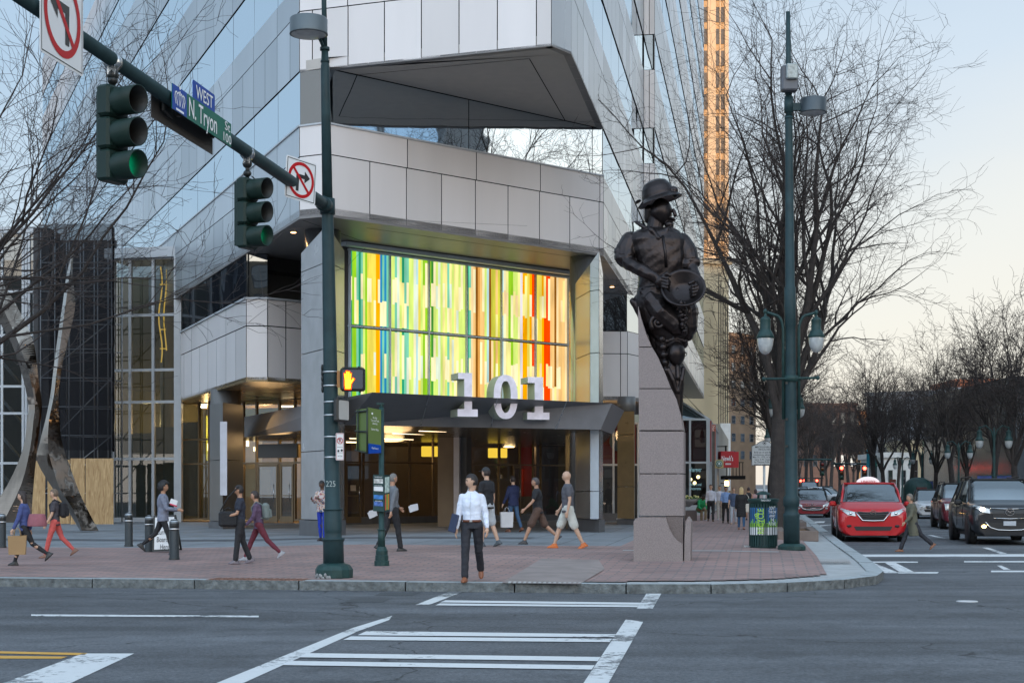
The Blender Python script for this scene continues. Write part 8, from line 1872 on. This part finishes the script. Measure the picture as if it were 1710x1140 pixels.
# hands gripping the pan
for (hx, hy, hd, sx2) in ((1100, 476, -44, 1), (1161, 488, -38, -1)):
    ES(mb, hx, hy, hd, 9, 6, 10, 30*sx2)
    for i in range(4): LS(mb, [(hx+sx2*2, hy-6+i*5, hd-4, 3), (hx+sx2*9, hy-4+i*5.2, hd-7, 2.8), (hx+sx2*13, hy+1+i*5, hd-3, 2.4)], 6)
    LS(mb, [(hx, hy-8, hd, 3.4), (hx+sx2*8, hy-12, hd-4, 3), (hx+sx2*14, hy-9, hd-4, 2.6)], 6)
# waistband, gathered breeches and thighs
LF_(mb, [(1107, 482, 0, 42, 30), (1106, 492, 0, 44, 30), (1106, 505, 0, 46, 31), (1108, 520, 0, 47, 30), (1112, 540, 0, 43, 28), (1120, 558, 2, 34, 24), (1124, 575, 4, 22, 20)])
LS(mb, [(1086, 498, -8, 22), (1104, 524, -20, 22), (1128, 545, -24, 18)]); LS(mb, [(1128, 498, -10, 24), (1146, 524, -14, 20), (1149, 548, -14, 15), (1148, 562, -10, 8)])
for i in range(5): LS(mb, [(1070+i*3, 488+i*4, -16-i*2, 5), (1092+i*3, 500+i*5, -26, 5), (1120+i*2, 508+i*6, -30, 4)], 8)
LS(mb, [(1064, 500, 0, 7), (1070, 520, 2, 8), (1084, 542, 6, 9), (1094, 560, 6, 10), (1096, 580, 6, 9), (1104, 600, 6, 8)])
LS(mb, [(1056, 503, -4, 5), (1064, 512, -4, 8), (1074, 530, -4, 8)])
st_ = mb.build('figure', M_BRON, stt)
for v in st_.data.vertices: v.co -= Vector(stt.location)
remesh(st_, .011, 2, .5); HEADZ = S3(0, 384).z-stt.location.z
displace(st_.data, lambda q: (noise.noise(Vector((q.x*3+q.z*2, q.y*3, q.z*6-q.x*4)))*.020+noise.noise(Vector((q.x*13, q.y*13, q.z*22+q.x*14)))*.0015)*(1 if q.z < HEADZ else .1))    # folds of the cloth
# hat
mb = MB(); loft_c = S3(1098, 331, 0)
Mh = RY(10)@RX(0)
mb.lathe([(.001, 30*ks), (10*ks, 29*ks), (19*ks, 25*ks), (25*ks, 16*ks), (27.5*ks, 6*ks), (28*ks, 0), (33*ks, -3*ks), (38*ks, -7*ks), (39*ks, -8*ks), (38*ks, -9*ks), (32*ks, -5.5*ks), (26*ks, -3*ks), (.001, -3*ks)], loft_c+Vector((2*ks, 0, 2*ks)), 30, M=RY(-16), cap=False)
mb.ell(S3(1124, 320, -10), (8*ks, 10*ks, 7*ks)); mb.ell(S3(1127, 326, -4), (5*ks, 12*ks, 6*ks)); mb.ell(S3(1065, 337, 0), (6*ks, 14*ks, 2.5*ks), M=RY(-25))
hat = PB(mb, 'hat', M_BRON, stt); remesh(hat, .014, 2)
# pan with ore sliding out
mb = MB(); Nn = Vector((-.10, -.80, .42)).normalized(); Xp = Nn.cross(ZZ).normalized(); Mp = Matrix((Xp, Nn.cross(Xp), Nn)).transposed()
mb.lathe([(.001, -15*ks), (15*ks, -14.5*ks), (20*ks, -12*ks), (32*ks, 0), (36*ks, 2.5*ks), (37*ks, 0), (33*ks, -3*ks), (20*ks, -15*ks), (.001, -18*ks)], S3(1136, 487, -48), 32, M=Mp, cap=False); PB(mb, 'gold_pan', M_BRON, stt)
rr = random.Random(4); mb = MB()
for i in range(46):
    f = i/46; x = 1134+4*f+rr.uniform(-5, 5)*(1-f*.3); y = 513+50*f+rr.uniform(-4, 4); mb.ell(S3(x, y, -56+24*f+rr.uniform(-4, 2)), (rr.uniform(2.4, 4.6)*ks,)*3, n=7, m=5)
PB(mb, 'ore_lumps', M_BRON, stt)
# shirt placket, belt loops, scroll
mb = MB(); mb.tube([S3(1104, 398, -28), S3(1108, 425, -31), S3(1110, 450, -30)], 2.2*ks, 8); PB(mb, 'shirt_opening', M_BRON, stt)
mb = MB()
pts = [];
for k in range(22): a = k*.42; r__ = 13-.42*k; pts.append(S3(1096+r__*math.cos(a+2.2), 542+r__*math.sin(a+2.2), -30))
mb.tube(pts, [4.2*ks*(1-.02*i) for i in range(22)], 8); mb.ell(S3(1096, 542, -28), (5*ks, 5*ks, 5*ks)); PB(mb, 'scroll', M_BRON, stt)
# the bust below, tapering to a point
mb = MB(); h2 = S3(1128, 592, -16); headmesh(mb, h2, RZ(-38)@RX(-4), 2.1)
LS(mb, [(1112, 575, -4, 12), (1124, 568, -8, 13), (1140, 574, -6, 9)]); ES(mb, 1110, 590, -2, 10, 12, 18)
LS(mb, [(1122, 610, -6, 13), (1120, 624, -4, 16)])
LF_(mb, [(1122, 612, 0, 17, 16), (1121, 622, 0, 22, 20), (1123, 640, 0, 20, 20), (1126, 660, 0, 15, 18), (1129, 680, 0, 11, 16), (1132, 700, 2, 7.5, 12), (1134, 716, 2, 4, 8), (1135, 722, 2, 1.5, 4)])
for i in range(5): LS(mb, [(1096+i*1.5, 560+i*13, -6, 6), (1104+i*1.5, 568+i*13, -16, 7), (1108+i*1.5, 578+i*12, -10, 6)], 8)
LS(mb, [(1114, 618, -16, 5), (1122, 636, -20, 4), (1128, 655, -18, 3)]); LS(mb, [(1140, 616, -12, 4), (1136, 636, -18, 4), (1132, 655, -18, 3)]); LS(mb, [(1129, 614, -20, 3), (1130, 632, -22, 4)])
for i in range(6): ES(mb, 1112+i*6, 566+abs(i-2.5)*2, -14, 5, 6, 5)
b2_ = PB(mb, 'lower_bust', M_BRON, stt); remesh(b2_, .010, 1, .5)
mb = MB(); M_e = RZ(-38)@RX(-4)
for s_ in (-1, 1): ring(mb, h2+M_e@Vector((s_*.066, .212, .02)), M_e@Vector((1, 0, 0)), M_e@ZZ, .034, .046, 16)
mb.tube([h2+M_e@Vector((-.024, .217, .02)), h2+M_e@Vector((.024, .217, .02))], .007, 6)
for s_ in (-1, 1): mb.tube([h2+M_e@Vector((s_*.115, .20, .02)), h2+M_e@Vector((s_*.165, .02, .03))], .007, 6)
PB(mb, 'spectacles', M_BRON, stt)
# ------------------------------------------------------------------ bare winter trees
M_BARK = mat('dark_bark', (.034, .027, .024), .9, var=.3, vscale=6, bump_=.6, bscale=25)
M_TWIG = mat('twig_bark', (.042, .032, .029), .9, var=.15, vscale=2)
def make_tree(name, seed, H, spread, r0, fork, nlimb, density, levels=5, limbs=None, bias=None, rmin=.006, twl=1.0):
    rnd_ = random.Random(seed); tm, cm = MB(), MB()
    root = empty(name, (0, 0, 0))
    def grow(p, d, r, L, lv, up):
        seg = max(3, int(5-lv*.5)) if lv < 4 else 3
        pts = [p.copy()]; dirs = [d.copy()]; q = p.copy(); dd = d.copy(); wob = (.10, .16, .22, .28, .34, .36)[min(lv, 5)]
        for i in range(seg):
            dd = dd+Vector((rnd_.gauss(0, wob), rnd_.gauss(0, wob), rnd_.gauss(0, wob*.7)+up)); dd.normalize(); q = q+dd*(L/seg); pts.append(q.copy()); dirs.append(dd.copy())
        rads = [max(rmin*.6, r*(1-.62*i/seg)) for i in range(seg+1)]
        tgt = tm if lv <= 1 else cm
        tgt.tube(pts, rads, 9 if lv == 0 else (6 if lv == 1 else (4 if lv == 2 else 3)), cap=False)
        if lv >= levels: return
        nch = int(round(density[lv]*rnd_.uniform(.8, 1.2)))
        for c in range(nch):
            f = rnd_.uniform(.22, 1.0) if lv > 0 else rnd_.uniform(.4, 1.0)
            i = min(seg-1, int(f*seg)); fr_ = f*seg-i; pp = pts[i].lerp(pts[i+1], fr_); d0 = dirs[i+1]
            ax = d0.orthogonal().normalized(); ax = Matrix.Rotation(rnd_.uniform(0, 6.283), 3, d0)@ax
            ang = rnd_.uniform(22, 52) if lv < 3 else rnd_.uniform(28, 65)
            nd = Matrix.Rotation(R(ang), 3, ax)@d0
            if nd.z < -.25: nd.z *= .3; nd.normalize()
            grow(pp, nd, max(rmin, rads[i]*rnd_.uniform(.50, .68)), L*rnd_.uniform(.46, .70)*(twl if lv >= 3 else 1), lv+1, .05 if lv < 2 else .02)
        if lv < 4: grow(pts[-1], dirs[-1], max(rmin, rads[-1]), L*rnd_.uniform(.55, .75), lv+1, .06)
    tr = [Vector((0, 0, -.1)), Vector((0, 0, .25)), Vector((rnd_.uniform(-.06, .06), rnd_.uniform(-.06, .06), fork*.5)), Vector((rnd_.uniform(-.1, .1), rnd_.uniform(-.1, .1), fork))]
    tm.tube(tr, [r0*1.35, r0*1.02, r0*.92, r0*.85], 12, cap=False)
    base = tr[-1]
    specs = limbs or [(360*i/nlimb+rnd_.uniform(-25, 25), rnd_.uniform(.45, 1.0)*spread) for i in range(nlimb)]+[(rnd_.uniform(0, 360), 8)]
    for k, sp in enumerate(specs):
        a_, til = sp[0], sp[1]; Lm = (H-fork)*(sp[2] if len(sp) > 2 else rnd_.uniform(.34, .42))
        d = Vector((math.sin(R(a_))*math.sin(R(til)), math.cos(R(a_))*math.sin(R(til)), math.cos(R(til))))
        grow(base+Vector((0, 0, rnd_.uniform(-fork*.25, 0))), d, r0*rnd_.uniform(.42, .60), Lm, 0, .05)
    tm.build('trunk', M_BARK, root); cm.build('crown', M_TWIG, root); return root, len(tm.f)+len(cm.f)
def put(o, loc, rz, label, sc_=1.0, group=None, cat='tree'):
    o.location = loc; o.rotation_euler = (0, 0, rz); o.scale = (sc_,)*3 if isinstance(sc_, (int, float)) else sc_; tag(o, label, cat, group); return o
TG = 'bare street trees'
T1, n1_ = make_tree('street_tree', 11, 19.5, 34, .30, 4.3, 6, (4.2, 3.6, 3.4, 3.2, 1.3), levels=5, rmin=.0055,
    limbs=[(80, 25, .34), (105, 16, .38), (20, 20, .34), (60, 12, .42), (-20, 16, .38), (-75, 26, .36), (-100, 18, .40), (150, 24, .34), (0, 4, .44), (95, 34, .24)])
g_ = V(1301, 48); put(T1, Vector((g_.x, 48, gz(48))), 0, 'nearest and biggest bare street tree, rising behind the twin lantern pole', 1, TG)
T2, n2_ = make_tree('street_tree', 23, 12, 30, .17, 3.0, 6, (3.6, 3, 3, 2.6), levels=4, rmin=.010)
T3, n3_ = make_tree('street_tree', 37, 10.5, 36, .15, 2.6, 6, (3.6, 3, 3, 2.6), levels=4, rmin=.011)
print('tree faces', n1_, n2_, n3_)
put(T2, Vector((V(1290, 60).x, 60, gz(60))), 1.0, 'second bare street tree, its trunk just left of the big one', 1.05, TG)
tl = [(1294, 82, 1.0, 'third bare tree along the left sidewalk, beyond the history marker'), (1300, 105, 1.0, 'fourth bare tree along the left sidewalk, far beyond the marker')]
for i, (px, Y, s_, lb_) in enumerate(tl): put(dup(T2), Vector((V(px, Y).x, Y, gz(Y))), i*2.1+.6, lb_, s_*1.1)
rt = [(1694, 66, .98, 1, 'bare tree nearest the right picture edge, in front of the dark glass building'), (1662, 73, 1.0, 0, 'bare tree beside the street lamp with the nearest navy banners'), (1615, 92, .92, 1, 'bare tree in front of the pink posters'), (1589, 88, .98, 0, 'bare tree right of the bright blue banner'), (1562, 97, .95, 1, 'bare tree left of the bright blue banner'),
      (1522, 112, 1.0, 0, 'bare tree above the dark green booth'), (1475, 100, 1.0, 1, 'right one of two bare trees standing close together above the taxi'), (1460, 104, 1.05, 0, 'left one of two bare trees standing close together above the taxi'),
      (1640, 118, 1.1, 1, 'bare tree behind the low olive building posters'), (1540, 140, 1.15, 1, 'bare tree in front of the cream low building'), (1500, 150, 1.1, 0, 'bare tree in front of the small white building'), (1575, 150, 1.2, 0, 'bare tree before the broad grey block, right half')]
T3u = False
for i, (px, Y, s_, k, lb_) in enumerate(rt):
    if k and not T3u: o = T3; T3u = True
    else: o = dup(T3 if k else T2)
    put(o, Vector((V(px, Y).x, Y, gz(Y))), i*1.3+.4, lb_, s_, TG)
far = [(1345, 165), (1328, 150), (1356, 200), (1372, 230), (1388, 190), (1402, 240), (1416, 175), (1432, 210), (1445, 250), (1335, 260), (1380, 290), (1425, 280)]
ORD = ['first', 'second', 'third', 'fourth', 'fifth', 'sixth', 'seventh', 'eighth', 'ninth', 'tenth', 'eleventh', 'twelfth']
for i, (px, Y) in enumerate(far):
    side = 'left' if px < 1360 else ('middle' if px < 1400 else 'right')
    put(dup(T3 if i % 2 else T2), Vector((V(px, Y).x, Y, gz(Y))), i*1.7, ORD[sorted(far).index((px, Y))]+' from the left of the dim bare trees closing the far street', 1.15+.15*(i % 3), 'dim bare trees at the far end of the street')
T4, n4_ = make_tree('street_tree', 52, 14.5, 40, .17, 3.6, 6, (3.8, 3.4, 3, 2.4), levels=4, rmin=.0055,
    limbs=[(95, 58, .46), (84, 68, .50), (110, 46, .42), (60, 56, .44), (128, 60, .40), (90, 34, .42), (270, 40, .3), (0, 20, .4)])
put(T4, Vector((-13.2, 31, gz(31))), 0, 'bare tree off the left edge whose branches reach over the sidewalk behind the traffic light', 1, TG)
put(dup(T2), Vector((-17.5, 42, gz(42))), 2.4, 'second bare tree beyond the left edge, its twigs in front of the glass front', 1.15, TG)
